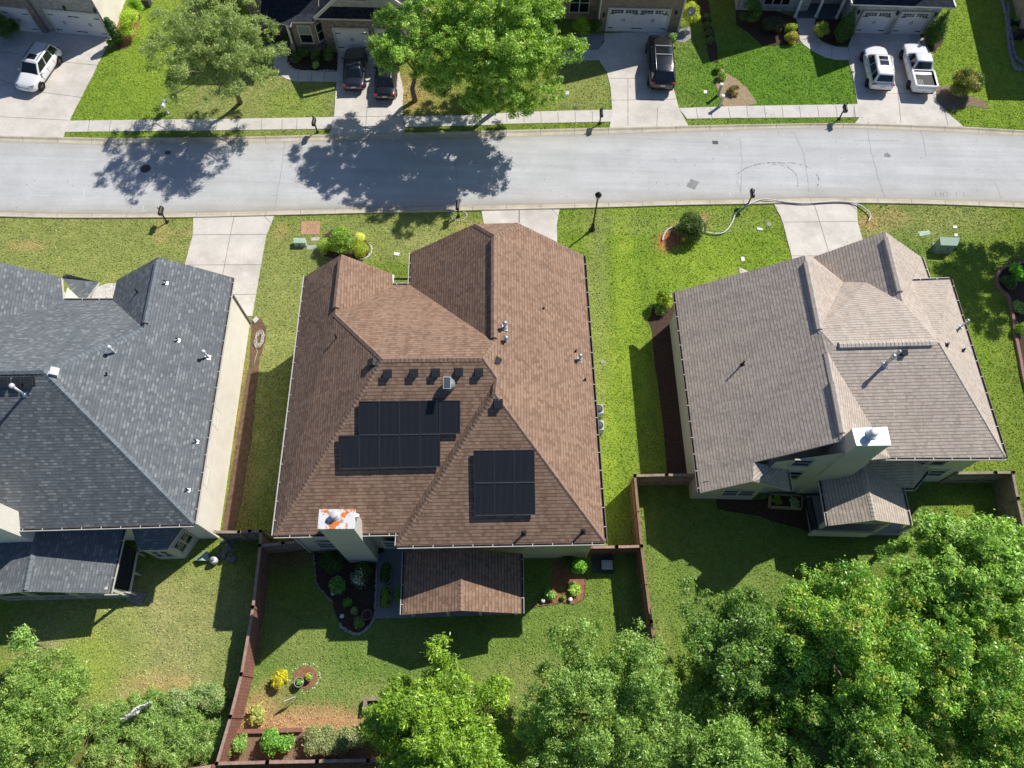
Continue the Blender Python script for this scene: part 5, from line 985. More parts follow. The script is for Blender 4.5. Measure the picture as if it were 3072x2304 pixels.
# lamp
p = q('G',765,412); lp = empty('street_lamp', p, 0, 'tall black street lamp with a globe head beside the near kerb', 'street lamp'); m_ = MB()
m_.lathe((0,0,0), [(.2,0),(.2,.08),(.13,.2),(.11,.55),(.075,.65),(.06,.75),(.05,3.1),(.07,3.15),(.06,3.25)], 16); m_.build('pole', BLACK, lp, loc=(0,0,0))
m_ = MB(); m_.lathe((0,0,3.25), [(.08,0),(.15,.05),(.17,.22),(.16,.3)], 16); m_.build('globe', M('lamp_glass', (.6,.6,.55), .3), lp, loc=(0,0,0)); m_ = MB(); m_.lathe((0,0,3.52), [(.21,0),(.22,.03),(.15,.15),(.05,.22),(.03,.26),(.01,.34)], 16); m_.build('cap', BLACK, lp, loc=(0,0,0))
# white and black clustered posts right of the black SUV
for k, x, y, zt, lb in (('C',1850,745,1.05,'pale green utility post with slanted top in the sandy bed'), ('C',1862,830,1.0,'white topped post with a blue label nearest the sidewalk')):
    p = q(k,x,y); r_ = empty('utility_post', p, 0, lb, 'post'); m_ = MB(); m_.box((0,0,zt/2), (.16,.16,zt)); m_.build('post', M('pale_green_plastic', (.45,.52,.45), .6), r_, loc=(0,0,0)); m_ = MB(); m_.box((0,0,zt+.03), (.24,.24,.1)); m_.build('post_cap', WHITE, r_, loc=(0,0,0), bevel=.02)
# satellite dish
p = q('C',1605,225); r_ = empty('satellite_dish', p, 0, 'grey satellite dish on a thin pole by the yellow shrub', 'satellite dish'); m_ = MB(); m_.tube([(0,0,0),(0,0,1.45)], .03, 8); m_.build('pole', GALV, r_, loc=(0,0,0))
nD = Vector((-.35,-.75,.55)).normalized(); xD = Vector((0,0,1)).cross(nD).normalized(); m_ = MB(); m_.lathe((0,-.05,1.6), [(.02,-.02),(.2,.01),(.33,.06),(.34,.07),(.2,.03),(.02,.0)], 20, 0, (xD, nD.cross(xD), nD)); m_.build('dish', M('dish_grey', (.4,.42,.44), .5), r_, loc=(0,0,0)); m_ = MB(); m_.bar(Vector((0,-.05,1.35)), Vector((0,-.05,1.6))+nD*.4+Vector((0,0,-.15)), .025,.025); m_.box(Vector((0,-.05,1.48))+nD*.4, (.08,.08,.08)); m_.build('feed_arm', GALV, r_, loc=(0,0,0))
# utility boxes, lids and pads
def lid(name, label, cat, k, pts, mat, h=.05, group=None, z0=0):
    m_ = MB(); m_.prism([q(k,x,y) for x, y in pts], z0-.02, z0+h); o = m_.build(name, mat, bevel=.01); return tag(o, label, cat, group)
def utilbox(label, k, c4, h, mat, pad=None):
    a = [q(k,x,y) for x, y in c4]; c = sum(a, Vector())/4; r_ = empty('utility_box', c, 0, label, 'utility box'); m_ = MB(); P_ = [(p.x-c.x, p.y-c.y) for p in a]
    m_.prism(P_, .06, h); m_.build('cabinet', mat, r_, loc=(0,0,0), bevel=.03); m_ = MB(); m_.prism([(p[0]*1.05, p[1]*1.06) for p in P_], h-.08, h+.02); m_.build('lid', mat, r_, loc=(0,0,0), bevel=.02)
    m_ = MB(); m_.prism([(p[0]*1.16, p[1]*1.2) for p in P_], -.02, .07); m_.build('pad', M('pad_grey', (.4,.4,.4), .9), r_, loc=(0,0,0)); m_ = MB(); m_.box((0, min(p[1] for p in P_)-.012, h*.55), (.05,.03,.12)); m_.build('latch', BLACK, r_, loc=(0,0,0)); return r_
utilbox('pale green transformer cabinet on a grey pad near the right lawn shadow', 'H', [(1470,600),(1600,605),(1625,540),(1460,535)], .8, GREENMET)
utilbox('small pale green utility box left of the round evergreen shrub', 'F', [(235,385),(330,385),(330,345),(235,345)], .38, M('mint_plastic', (.45,.6,.45), .6))
lid('utility_pad', 'brown square utility pad with faint drawn marks on the front lawn', 'utility pad', 'F', [(288,180),(442,178),(438,290),(284,288)], M('rusty_pad', (.55,.33,.2), .8, .12, 3, stain=(.35,.18,.1), stain_amt=.7), .03)
dm = MB(); 
wline(dm, [q('F',x,y) for x, y in ((330,230),(345,200),(370,205),(365,235),(340,250),(330,230))], .03, .034, 0, 0, 1); wline(dm, [q('F',x,y) for x, y in ((380,190),(385,235),(410,232))], .03, .034, 0, 0, 1); wline(dm, [q('F',403,205), q('F',405,255)], .03, .034, 0, 0, 1); lo = bpy.data.objects['utility_pad']; dm.build('marking', M('mark_brown', (.36,.2,.12), .9), lo)
lid('utility_pad', 'pale rectangular utility lid beside the small green box', 'utility lid', 'F', [(370,315),(440,308),(436,338),(370,340)], M('lid_pale', (.62,.62,.56), .8), .03)
lid('utility_pad', 'grey green slatted utility lid below the pale lid', 'utility lid', 'F', [(333,378),(427,372),(425,412),(333,415)], M('lid_green', (.42,.47,.38), .8), .03)
lid('utility_pad', 'green rectangular lid left of the big transformer cabinet', 'utility lid', 'H', [(1328,430),(1425,420),(1440,450),(1345,468)], M('lid_mint', (.5,.66,.52), .8), .03)
for lb, k, pts in (('white rectangular cover in the lawn beside the brown house front', 'F', [(1055,435),(1105,440),(1098,465),(1055,460)]), ('small white square cover below the hose loop', 'G', [(2130,395),(2175,403),(2180,420),(2132,415)]),
 ('white rounded cover on the bright lawn above the taupe gable', 'G', [(1995,640),(2025,640),(2030,672),(2002,678)]), ('white cover on the lawn under the big tree edge', 'C', [(648,712),(690,712),(690,738),(648,738)]),
 ('white square cover above the transformer cabinet', 'H', [(1622,382),(1655,382),(1655,402),(1622,402)]), ('white stub cover right of the transformer', 'H', [(1632,447),(1658,447),(1658,470),(1632,470)]), ('small white meter cover on the strip right of the black car', 'C', [(1738,705),(1765,705),(1765,730),(1738,730)])):
    lid('meter_cover', lb, 'meter cover', k, pts, WHITE, .05)
for lb, k, x, y, r_, mt in (('round grey lid in the grass by the right near driveway', 'H', 95, 368, .17, 'r'), ('dark round lid in the grass strip near the far sidewalk', 'C', 740, 838, .16, 'd'), ('small pale round lid beside the side lawn of the brown house', 'G', 853, 1512, .14, 'r')):
    m_ = MB(); m_.lathe(q(k,x,y,.0), [(r_,-.02),(r_,.02),(r_*.85,.03)], 18); tag(m_.build('round_lid', M('lid_grey', (.4,.38,.36), .8) if mt == 'r' else M('lid_dark', (.12,.11,.1), .8)), lb, 'lid')
def manhole(label, k, x, y, r_=.32, sq=False, mat=None):
    p = q(k,x,y,.012); m_ = MB()
    if sq: m_.box(p+Vector((0,0,.0)), (r_*2, r_*1.6, .02))
    else: m_.lathe(p, [(r_,-.01),(r_,.012),(r_*.93,.014),(r_*.92,.008),(r_*.3,.008)], 24)
    tag(m_.build('manhole_cover', mat or M('iron', (.1,.095,.09), .7, .2, 9)), label, 'manhole cover')
manhole('round manhole cover in the left tree shadow on the road', 'A', 1132, 1312, .36); manhole('square black drain cover beneath the left tree shadow', 'A', 1305, 1187, .19, True); manhole('square black drain cover at the right side of the road', 'C', 1830, 1108, .2, True)
# painted survey marks on the road
mk = MB(); WM = M('white_marking', (.72,.73,.74), .9)
for k, pts in [('C',[(1888,1135),(1890,1158)]),('C',[(1920,1135),(1922,1158)]),('C',[(1888,1147),(1922,1146)]),('A',[(1115,1600),(1113,1650)]),('A',[(1095,1640),(1140,1638)]),('C',[(1945,1500),(1948,1530)]),('C',[(1880,1030),(1878,1060)]),('A',[(310,1525),(380,1522)]),('A',[(650,1465),(655,1525)]),('A',[(560,1525),(650,1525)])]: wline(mk, src(k, pts), .045, .0155, 0, 0, 1)
struct('road_marking', mk, WM); mk = MB()
for x in (1530,1570,1590,1620,1690,1745): wline(mk, [q('D',x,1478), q('D',x+5,1478+30)], .035, .0155, 0, 0, 1)
for a, b in (((1570,1490),(1590,1488)),((1600,1478),(1622,1476))): wline(mk, [q('D',*a), q('D',*b)], .03, .0155, 0, 0, 1)
struct('road_marking', mk, M('faded_marking', (.33,.31,.29), .95)); mk = MB(); wline(mk, src('C', [(1505,1235),(1520,1240),(1522,1265)]), .05, .0155, 0, .02, 3); wline(mk, src('C', [(1600,1105),(1810,1110)]), .02, .0155, 0, 0, 3); struct('road_marking', mk, M('teal_marking', (.3,.5,.46), .9))
# big pale drain hose
def smooth(pts, n=8):
    out = []
    for i in range(len(pts)-1):
        p0 = pts[max(i-1,0)]; p1 = pts[i]; p2 = pts[i+1]; p3 = pts[min(i+2,len(pts)-1)]
        for j in range(n):
            t = j/n; out.append(.5*((2*p1)+(-p0+p2)*t+(2*p0-5*p1+4*p2-p3)*t*t+(-p0+3*p1-3*p2+p3)*t**3))
    return out+[pts[-1]]
hp = [q('G',x,y,.1) for x, y in ((1348,500),(1360,455),(1400,405),(1500,372),(1600,390),(1700,430),(1800,445),(1870,425),(1925,350),(1955,280),(2020,225),(2110,180),(2170,160))]+[q('H',x,y,.14) for x, y in ((60,158),(120,163),(250,183),(400,192),(560,182),(680,178),(790,188),(860,215),(920,260),(940,300),(920,340))]
m_ = MB(); m_.tube(smooth(hp), .045, 8); tag(m_.build('drain_hose', M('hose_white', (.72,.71,.7), .5, .08, 10)), 'long pale hose snaking over kerb, driveway and lawn', 'hose')
# coiled garden hose
c = q('E',1845,990,.03); pts = []
for i in range(150): a = i*.32; rr = .38+.12*math.sin(i*.9); pts.append(Vector((c.x+rr*.55*math.cos(a)+.03*math.sin(i), c.y+rr*1.3*math.sin(a), .035+i*.0006)))
pts += [q('E',x,y,.04) for x, y in ((1830,1080),(1815,1130),(1805,1185))]; m_ = MB(); m_.tube(pts, .017, 6); tag(m_.build('garden_hose', M('hose_beige', (.6,.57,.48), .6)), 'tangled beige garden hose on soil beside the cream wall', 'hose')
lid('splash_block', 'small pale concrete splash block at the downspout foot', 'splash block', 'E', [(1795,855),(1820,830),(1845,848),(1815,880)], M('block_pale', (.6,.58,.54), .9), .07)
# fences
def fence(name, label, P_, h, mat, post_every=2.3, tcap=.14, rails_side=1, panelname='panel', posts_at=None):
    P_ = [Vector((p[0],p[1],0)) for p in P_]; r_ = empty(name, P_[0], 0, label, 'fence')
    for A_, B_ in zip(P_, P_[1:]):
        d = (B_-A_); L = d.length; d.normalize(); o = d.cross(Vector((0,0,1))); n = max(1, round(L/post_every))
        for i in range(n):
            a = A_+d*(L*i/n); b = A_+d*(L*(i+1)/n); m_ = MB(); nb = max(2, int((b-a).length/.15)); l = (b-a).length
            for j in range(nb): m_.box(a+d*((j+.5)*l/nb)+Vector((0,0,h/2-.02+random.uniform(-.01,.01))), (l/nb-.008,.025,h-.06), ax=(d,o,Vector((0,0,1))))
            pn = m_.build(panelname, mat, r_); m_ = MB(); m_.box((a+b)/2+Vector((0,0,h)), (l+.01,tcap,.035), ax=(d,o,Vector((0,0,1)))); m_.build('top_rail', M('rail_weathered', (.46,.31,.24), .85, .3, 4, .3, 20) if mat is WOODR else mat, pn)
            for z_ in (h*.25, h*.78): m_ = MB(); m_.box((a+b)/2+o*rails_side*.04+Vector((0,0,z_)), (l,.05,.08), ax=(d,o,Vector((0,0,1)))); m_.build('rail', mat, pn)
        for i in range(n+1):
            a = A_+d*(L*i/n); m_ = MB(); m_.box(a+Vector((0,0,h/2)), (.11,.11,h+.1), ax=(d,o,Vector((0,0,1)))); m_.box(a+Vector((0,0,h+.06)), (.16,.16,.03), ax=(d,o,Vector((0,0,1)))); m_.build('post', mat, r_)
    return r_
h_ = 1.8
fl = [q('R',1000,480,h_), q('R',880,1500,h_), q('N',460,450,h_), q('N',340,920,h_), q('N',188,1440,h_)]
fence('fence', 'red brown plank fence running down the left side of the middle yard', fl, h_, WOODR)
fence('fence', 'red brown fence along the rear edge of the middle yard', [fl[-1], q('N',750,1425,h_), q('N',1300,1415,h_), q('N',1860,1405,h_), q('N',2250,1395,h_)], h_, WOODR)
fence('fence', 'dark fence panel joining the left fence to the chimney corner', [q('R',1010,480,h_), q('R',1380,440,h_), q('R',1640,415,h_)], h_, WOODG)
fence('fence', 'weathered fence from the slate house corner across the side lawn', [q('R',255,255,h_), q('R',650,255,h_), q('R',830,240,h_), q('R',1010,245,h_), q('R',1000,480,h_)], h_, WOODG)
fence('fence', 'brown fence between the middle and right yards', [q('K',1395,352,h_), q('K',1450,935,h_), q('K',1530,1560,h_), q('K',1580,1900,h_)], h_, M('brown_wood', (.33,.2,.13), .85, .25, 3, .4, 20))
fence('fence', 'fence closing the gap behind the tall taupe house wall', [q('K',1395,352,h_), q('K',1660,345,h_), q('K',1890,345,h_)], h_, WOODG)
fence('fence', 'short red fence joining the brown house corner to the side fence', [q('K',1035,945,h_), q('K',1245,942,h_), q('K',1450,937,h_)], h_, WOODR)
fence('fence', 'weathered fence around the right edge of the right yard', [q('L',1705,520,h_), q('L',1980,516,h_), q('L',2105,515,h_), q('L',2140,700,h_), q('L',2185,900,h_)], h_, WOODG)
fence('fence', 'reddish fence left of the rear yards at the lower left', [q('N',185,1440,h_)+Vector((-.1,-.1,0)), q('M',1400,1625,h_)+Vector((0,-.3,0)), q('M',1000,1640,h_)+Vector((0,-.3,0)), q('M',600,1660,h_)+Vector((0,-.3,0))], h_, WOODR)
# timber edging
def timber(label, k, pts, h=.25, w_=.2, mat=None):
    P_ = [q(k,x,y,h) for x, y in pts]; m_ = MB()
    for A_, B_ in zip(P_, P_[1:]):
        d = (B_-A_).normalized(); m_.bar(A_-Vector((0,0,h/2)), B_-Vector((0,0,h/2)), w_, h+.04)
    tag(m_.build('timber_edging', mat or WOODR), label, 'timber edging')
timber('red timber retaining edge above the lower garden bed', 'N', [(395,1085),(700,1080),(1120,1065)])
timber('pale timber edge beside the lime green tree', 'N', [(1815,880),(1830,725),(2100,715)], .35, .18, WOODG)
# raised planter beds
def frame_bed(label, k, pts, h=.3, mat=None):
    P_ = [q(k,x,y,h) for x, y in pts]; r_ = empty('raised_bed', sum(P_, Vector())/4-Vector((0,0,h)), 0, label, 'raised bed')
    for i in range(4):
        m_ = MB(); A_, B_ = P_[i], P_[(i+1)%4]; d = (B_-A_).normalized(); m_.bar(A_-Vector((0,0,h/2)), B_-d*.1-Vector((0,0,h/2)), .09, h); m_.build('side_board', mat or M('yellow_wood', (.5,.4,.24), .8, .15, 4), r_)
    m_ = MB(); m_.prism([(p.x,p.y) for p in P_], 0, h-.08); m_.build('soil', MULCH, r_)
frame_bed('rectangular timber raised bed beside the taupe house porch', 'L', [(388,668),(610,680),(608,770),(380,755)])
def trough(label, y0, y1, x0=1005, x1=1095):
    c = (q('J',x0,y0)+q('J',x1,y1))/2; hw = abs(q('J',x1,y0).x-q('J',x0,y0).x)/2; hl = abs(q('J',x0,y0).y-q('J',x0,y1).y)/2; r_ = empty('oval_planter', c, 0, label, 'planter', 'oval planters beside the patio'); out = []
    for i in range(32):
        a = 2*math.pi*i/32; y = hl-hw; px = hw*math.cos(a); py = hw*math.sin(a)+(y if math.sin(a) > 0 else -y); out.append((px, py))
    m_ = MB(); n = 32; rings = [(1,0),(1.02,.42),(1.07,.44),(1.06,.47),(.95,.46),(.94,.36)]
    vs = [(x*s, y*(1+(s-1)*.5), z) for s, z in rings for x, y in out]; fc = [(i*n+j, i*n+(j+1)%n, (i+1)*n+(j+1)%n, (i+1)*n+j) for i in range(5) for j in range(n)]; m_.add(vs, fc, 0, True); m_.build('tub', M('planter_metal', (.3,.33,.33), .5, .1, 6), r_, loc=(0,0,0))
    m_ = MB(); m_.face([(x*.95, y*.97, .38) for x, y in out]); m_.build('soil', MULCH, r_, loc=(0,0,0)); return r_
tr1 = trough('oval planter nearer the house, full of dark foliage', 805, 985); tr2 = trough('oval planter farther from the house, with brighter leaves', 1005, 1190)
def pot(label, k, x, y, r0, h, mat, name='plant_pot'):
    p = q(k,x,y); r_ = empty(name, p, 0, label, 'plant pot'); m_ = MB(); m_.lathe((0,0,0), [(r0*.7,0),(r0*.95,h*.85),(r0*1.05,h*.87),(r0*1.05,h),(r0*.9,h),(r0*.88,h*.85)], 24); m_.build('pot', mat, r_, loc=(0,0,0)); m_ = MB(); m_.lathe((0,0,h*.84), [(r0*.88,0),(r0*.8,.02)], 20); m_.build('soil', MULCH, r_, loc=(0,0,0)); return r_
TERR = M('terracotta', (.3,.2,.15), .8, .15, 6); POTG = M('grey_pot', (.36,.38,.38), .5, .2, 6)
pot('round brown pot at the edge of the dark bed', 'J', 895, 1235, .26, .35, TERR); pt1 = pot('grey pot with a leafy plant in the ring of stones', 'N', 1115, 545, .24, .42, POTG); pt2 = pot('pot with a dense yellow green cushion plant', 'N', 1220, 485, .2, .36, POTG)
m_ = MB(); c = q('N',1160,490)
for i in range(34):
    if random.random() < .3: continue
    a = 2*math.pi*(i+random.uniform(-.3,.3))/34; rr = random.uniform(.72,.95); z_s = random.uniform(.5,1); m_.lathe((c.x+.9*rr*math.cos(a), c.y+.8*rr*math.sin(a), -.01), [(.04*z_s,0),(.045*z_s,.02),(.02*z_s,.05*z_s)], 6)
tag(m_.build('stone_ring', WHITE), 'ring of small white stones around two pots', 'stone edging')
# stone edging of the dark bed, the shrub circle and the right bed
def edging(label, k, pts, mat, n, s=.07):
    P_ = smooth([q(k,x,y) for x, y in pts], 10); L = [0]
    for a, b in zip(P_, P_[1:]): L.append(L[-1]+(b-a).length)
    m_ = MB()
    for i in range(n):
        t = L[-1]*i/n; j = max(jj for jj in range(len(L)) if L[jj] <= t); p = P_[j] if j == len(P_)-1 else P_[j].lerp(P_[j+1], (t-L[j])/max(1e-6, L[j+1]-L[j])); ss = s*random.uniform(.7,1.2)
        m_.lathe((p.x+random.uniform(-.03,.03), p.y+random.uniform(-.03,.03), -.01), [(ss*.8,0),(ss,ss*.5),(ss*.7,ss*1.0),(.01,ss*1.2)], 6)
    tag(m_.build('stone_edging', mat), label, 'stone edging')
GST = M('edge_stone', (.45,.44,.42), .9, .3, 12)
edging('grey stone edging curving around the dark planting bed', 'J', [(978,800),(970,950),(955,1200),(930,1290),(870,1355),(800,1388),(740,1370),(680,1330),(665,1295)], GST, 90, .085); edging('thin stone border on the left of the dark bed', 'J', [(445,735),(455,850),(470,970),(540,1060),(610,1125)], GST, 45, .05)
edging('white stone border right of the evergreen shrubs', 'F', [(855,372),(872,410),(850,460),(800,488),(760,490)], WHITE, 34, .05); edging('dark brick edging around the small right garden bed', 'K', [(545,1440),(700,1415),(800,1400),(880,1412),(960,1378),(983,1300),(985,1180)], M('edge_brick', (.25,.16,.12), .9, .2, 9), 60, .05)
edging('pale stones along the dark entry bed', 'X2', [(470,1040),(520,1110),(640,1165),(860,1180),(1060,1172),(1290,1178)], M('white_rock', (.6,.6,.6), .9, .2, 9), 34, .06)
edging('rough grey stones heaped in the bed at the top right', 'X1', [(1990,0),(2030,150),(2050,300),(2060,450),(2090,600),(2130,690),(2200,690)], M('rock_grey', (.33,.33,.34), .9, .3, 9), 90, .16)
edging('rough grey stones lining the inner side of the top right bed', 'X1', [(2050,40),(2060,250),(2090,420),(2120,560),(2180,620),(2212,640)], M('rock_grey', (.33,.33,.34)), 70, .16)
m_ = MB(); P_ = smooth([q('H',x,y,.08) for x, y in ((2300,660),(2180,685),(2070,715),(2000,770),(1985,840),(2020,910),(2080,970),(2110,1080),(2140,1280),(2180,1480),(2212,1659),(2280,1900))], 8)
for a, b in zip(P_, P_[1:]): m_.bar(a, b, .18, .16)
tag(m_.build('brick_edging', M('pink_brick', (.36,.2,.17), .9, .25, 8)), 'curved pinkish brick edging of the bed at the right edge', 'edging')
# rear yard bits of the slate house
p = q('I',1433,1292); r_ = empty('gas_tank', p, 0, 'round white topped tank standing on the grass corner', 'tank'); m_ = MB(); m_.lathe((0,0,0), [(.15,0),(.2,.05),(.21,.35),(.17,.46),(.08,.5)], 20); m_.build('tank_body', WHITE, r_, loc=(0,0,0)); m_ = MB(); m_.lathe((0,0,.48), [(.1,0),(.1,.1),(.04,.12)], 12); m_.build('collar', M('grey_trim', (.32,.3,.28)), r_, loc=(0,0,0))
a_ = [q('I',x,y,z) for x, y, z in ((1280,1286,.1),(1375,1216,.35),(1392,1290,.1),(1330,1285,.45))]; m_ = MB(); m_.face([a_[0],a_[3],a_[1]]); m_.face([a_[3],a_[2],a_[1]]); m_.face([a_[0],a_[2],a_[3]]); m_.face([a_[0],a_[1],a_[2]]); tag(m_.build('folded_tarp', M('mint_tarp', (.42,.56,.45), .6)), 'pale green folded tarp behind the bay window', 'tarp')
for i in range(26):
    x, y = random.uniform(1440,1560), random.uniform(1150,1290); p = q('I',x,y); s = random.uniform(.07,.15); n = 5; ph = random.random()*6
    m_ = MB(); m_.prism([(p.x+s*math.cos(ph+2*math.pi*j/n)*random.uniform(.8,1.2), p.y+s*math.sin(ph+2*math.pi*j/n)*random.uniform(.7,1.1)) for j in range(n)], .0, .05+i*.004); tag(m_.build('flagstone', M('flag_stone', (.2,.22,.24), .85, .2, 5)), 'loose flat grey stone dumped at the slate house corner', 'flagstone', 'loose flagstones at the slate house corner')
# signs / bench in the middle yard, AC pad
p = q('N',1040,735); r_ = empty('yard_sign', p, R(25), 'small white sign panel standing on the grass with its shadow', 'sign'); m_ = MB(); m_.box((0,0,.75), (.5,.03,.36)); m_.build('panel', WHITE, r_, loc=(0,0,0)); m_ = MB(); m_.bar((-.2,0,0),(-.2,0,.6),.02,.02); m_.bar((.2,0,0),(.2,0,.6),.02,.02); m_.build('stake', GALV, r_, loc=(0,0,0))
pb_ = MB(); pb_.prism([q('K',x,y) for x, y in ((1035,1020),(1215,1010),(1215,1165),(1045,1160))], 0, .07); tag(pb_.build('paving_pad', M('dark_paver', (.1,.11,.115), .9, .2, 5)), 'dark square pad of pavers inside the fence corner', 'pad')
p = q('K',1155,1100,.07); r_ = empty('pet_house', p, 0, 'grey lidded plastic bin shaped box on the dark pad', 'box'); m_ = MB(); m_.prism([(-.28,-.27),(.3,-.27),(.3,.2),(.28,.28),(-.25,.28),(-.3,.2)], 0, .42); m_.build('base', M('box_dark', (.04,.04,.045), .6), r_, loc=(0,0,0), bevel=.03); m_ = MB(); m_.prism([(-.29,-.28),(.31,-.28),(.31,.22),(-.29,.22)], .42, .5); m_.build('lid', M('box_light', (.5,.51,.52), .5, .1, 5), r_, loc=(0,0,0), bevel=.05); m_ = MB(); m_.box((.02,-.05,.51), (.4,.34,.04)); m_.build('lid_panel', M('box_light', (.5,.51,.52)), r_, loc=(0,0,0), bevel=.03)
# air conditioner beside the east wall of the brown house
for px_, py_, lb_ in ((1295,928,'lower'),(1294,893,'upper')):
  p = q('o',px_,py_); r_ = empty('air_conditioner', p+Vector((-.12,0,0)), 0, lb_+' of two air conditioners squeezed beside the brown house east eave', 'air conditioner', 'air conditioners beside the brown house'); m_ = MB(); m_.box((0,0,.35), (.6,.6,.7)); m_.build('casing', M('ac_grey', (.55,.56,.55), .5), r_, loc=(0,0,0), bevel=.03); m_ = MB(); m_.lathe((0,0,.7), [(.26,0),(.26,.02),(.05,.03)], 20); m_.build('fan_grille', M('ac_dark', (.07,.075,.08), .6), r_, loc=(0,0,0))
for lb, k, x, y in (('white round solar light in the right garden bed, larger one', 'K', 858, 1382), ('white round solar light at the left tip of the right garden bed', 'K', 632, 1392), ('round white lantern at the foot of the dark bed', 'J', 685, 1243), ('white round ornament under the leafy shrub in the dark bed', 'J', 612, 1055)):
    p = q(k,x,y); m_ = MB(); m_.lathe(p, [(.03,0),(.03,.12),(.11,.13),(.12,.17),(.08,.21),(.01,.22)], 14); tag(m_.build('garden_light', WHITE), lb, 'garden light')
# white tarp lying over the creeping conifer
P_ = [q('M',x,y,1.25) for x, y in ((1085,1195),(1150,1145),(1230,1085),(1300,1062),(1350,1050),(1335,1080),(1260,1105),(1215,1150),(1120,1205))]; m_ = MB(); up_e = smooth([P_[0],P_[1],P_[2],P_[3],P_[4]], 5); lo_e = smooth([P_[0]+Vector((.05,-.05,0)),P_[8],P_[7],P_[6],P_[5],P_[4]], 4); G_ = []
for i, a in enumerate(up_e):
    b = lo_e[min(len(lo_e)-1, i)]; G_.append([a.lerp(b, t)+Vector((random.uniform(-.04,.04), random.uniform(-.04,.04), .28*math.sin(math.pi*t)+random.uniform(-.07,.07))) for t in (0,.2,.4,.6,.8,1)])
for i in range(len(G_)-1):
    for j in range(5): m_.face([G_[i][j], G_[i][j+1], G_[i+1][j+1], G_[i+1][j]][::-1])
lg = m_.build('cloth_roll', M('cloth_white', (.85,.82,.76), .8, .15, 6, .8, 12)); tag(lg, 'crumpled white cloth roll lying on the lower left foliage', 'cloth')
# mower and bins by the stone bed, top right
p = q('X1',2110,235); r_ = empty('lawn_mower', p, R(80), 'small black and green mower parked by the tan wall', 'lawn mower'); m_ = MB(); m_.box((0,0,.22), (.55,.4,.18)); m_.build('deck', BLACK, r_, loc=(0,0,0), bevel=.05); m_ = MB(); m_.box((-.02,0,.38), (.26,.24,.14)); m_.build('engine', M('mower_green', (.1,.45,.08), .5), r_, loc=(0,0,0), bevel=.04)
for sx in (-.24,.24):
    for sy in (-.22,.22): m_ = MB(); m_.lathe((sx,sy,.1), [(.1,-.03),(.1,.03)], 12, 0, (Vector((1,0,0)),Vector((0,0,1)),Vector((0,1,0)))); m_.build('wheel', TYRE, r_, loc=(0,0,0))
m_ = MB(); m_.tube([(.25,-.18,.25),(.75,-.2,.85),(.75,.2,.85),(.25,.18,.25)], .014, 6); m_.build('handle', BLACK, r_, loc=(0,0,0))
p = q('X1',2140,370); m_ = MB(); m_.box(p+Vector((0,0,.3)), (.7,.6,.6)); tag(m_.build('storage_box', M('box_dark', (.04,.04,.045)), bevel=.05), 'dark storage box behind the mower on the stone bed', 'box')
p = q('X3',1965,70); m_ = MB(); m_.box(p+Vector((0,0,.3)), (.55,.55,.6)); m_.lathe(p+Vector((0,0,.6)), [(.22,0),(.2,.03),(.04,.04)], 16); tag(m_.build('air_conditioner', M('ac_dark', (.07,.075,.08), .6), bevel=.03), 'dark air conditioning unit beyond the hedge, top left', 'air conditioner')
p = q('J',1500,-9) 
m_ = MB(); 
mt_ = empty('outdoor_chair', q('J',1000,700), R(20), 'dark metal chair standing on the patio by the rear wall', 'chair')
s_ = MB(); s_.box((0,0,.4), (.42,.42,.05)); s_.build('seat', BLACK, mt_, loc=(0,0,0)); s_ = MB(); s_.box((0,.2,.68), (.42,.04,.5)); s_.build('backrest', BLACK, mt_, loc=(0,0,0))
for sx in (-.18,.18):
    for sy in (-.18,.18): s_ = MB(); s_.bar((sx,sy,0),(sx,sy,.4),.03,.03); s_.build('leg', BLACK, mt_, loc=(0,0,0))
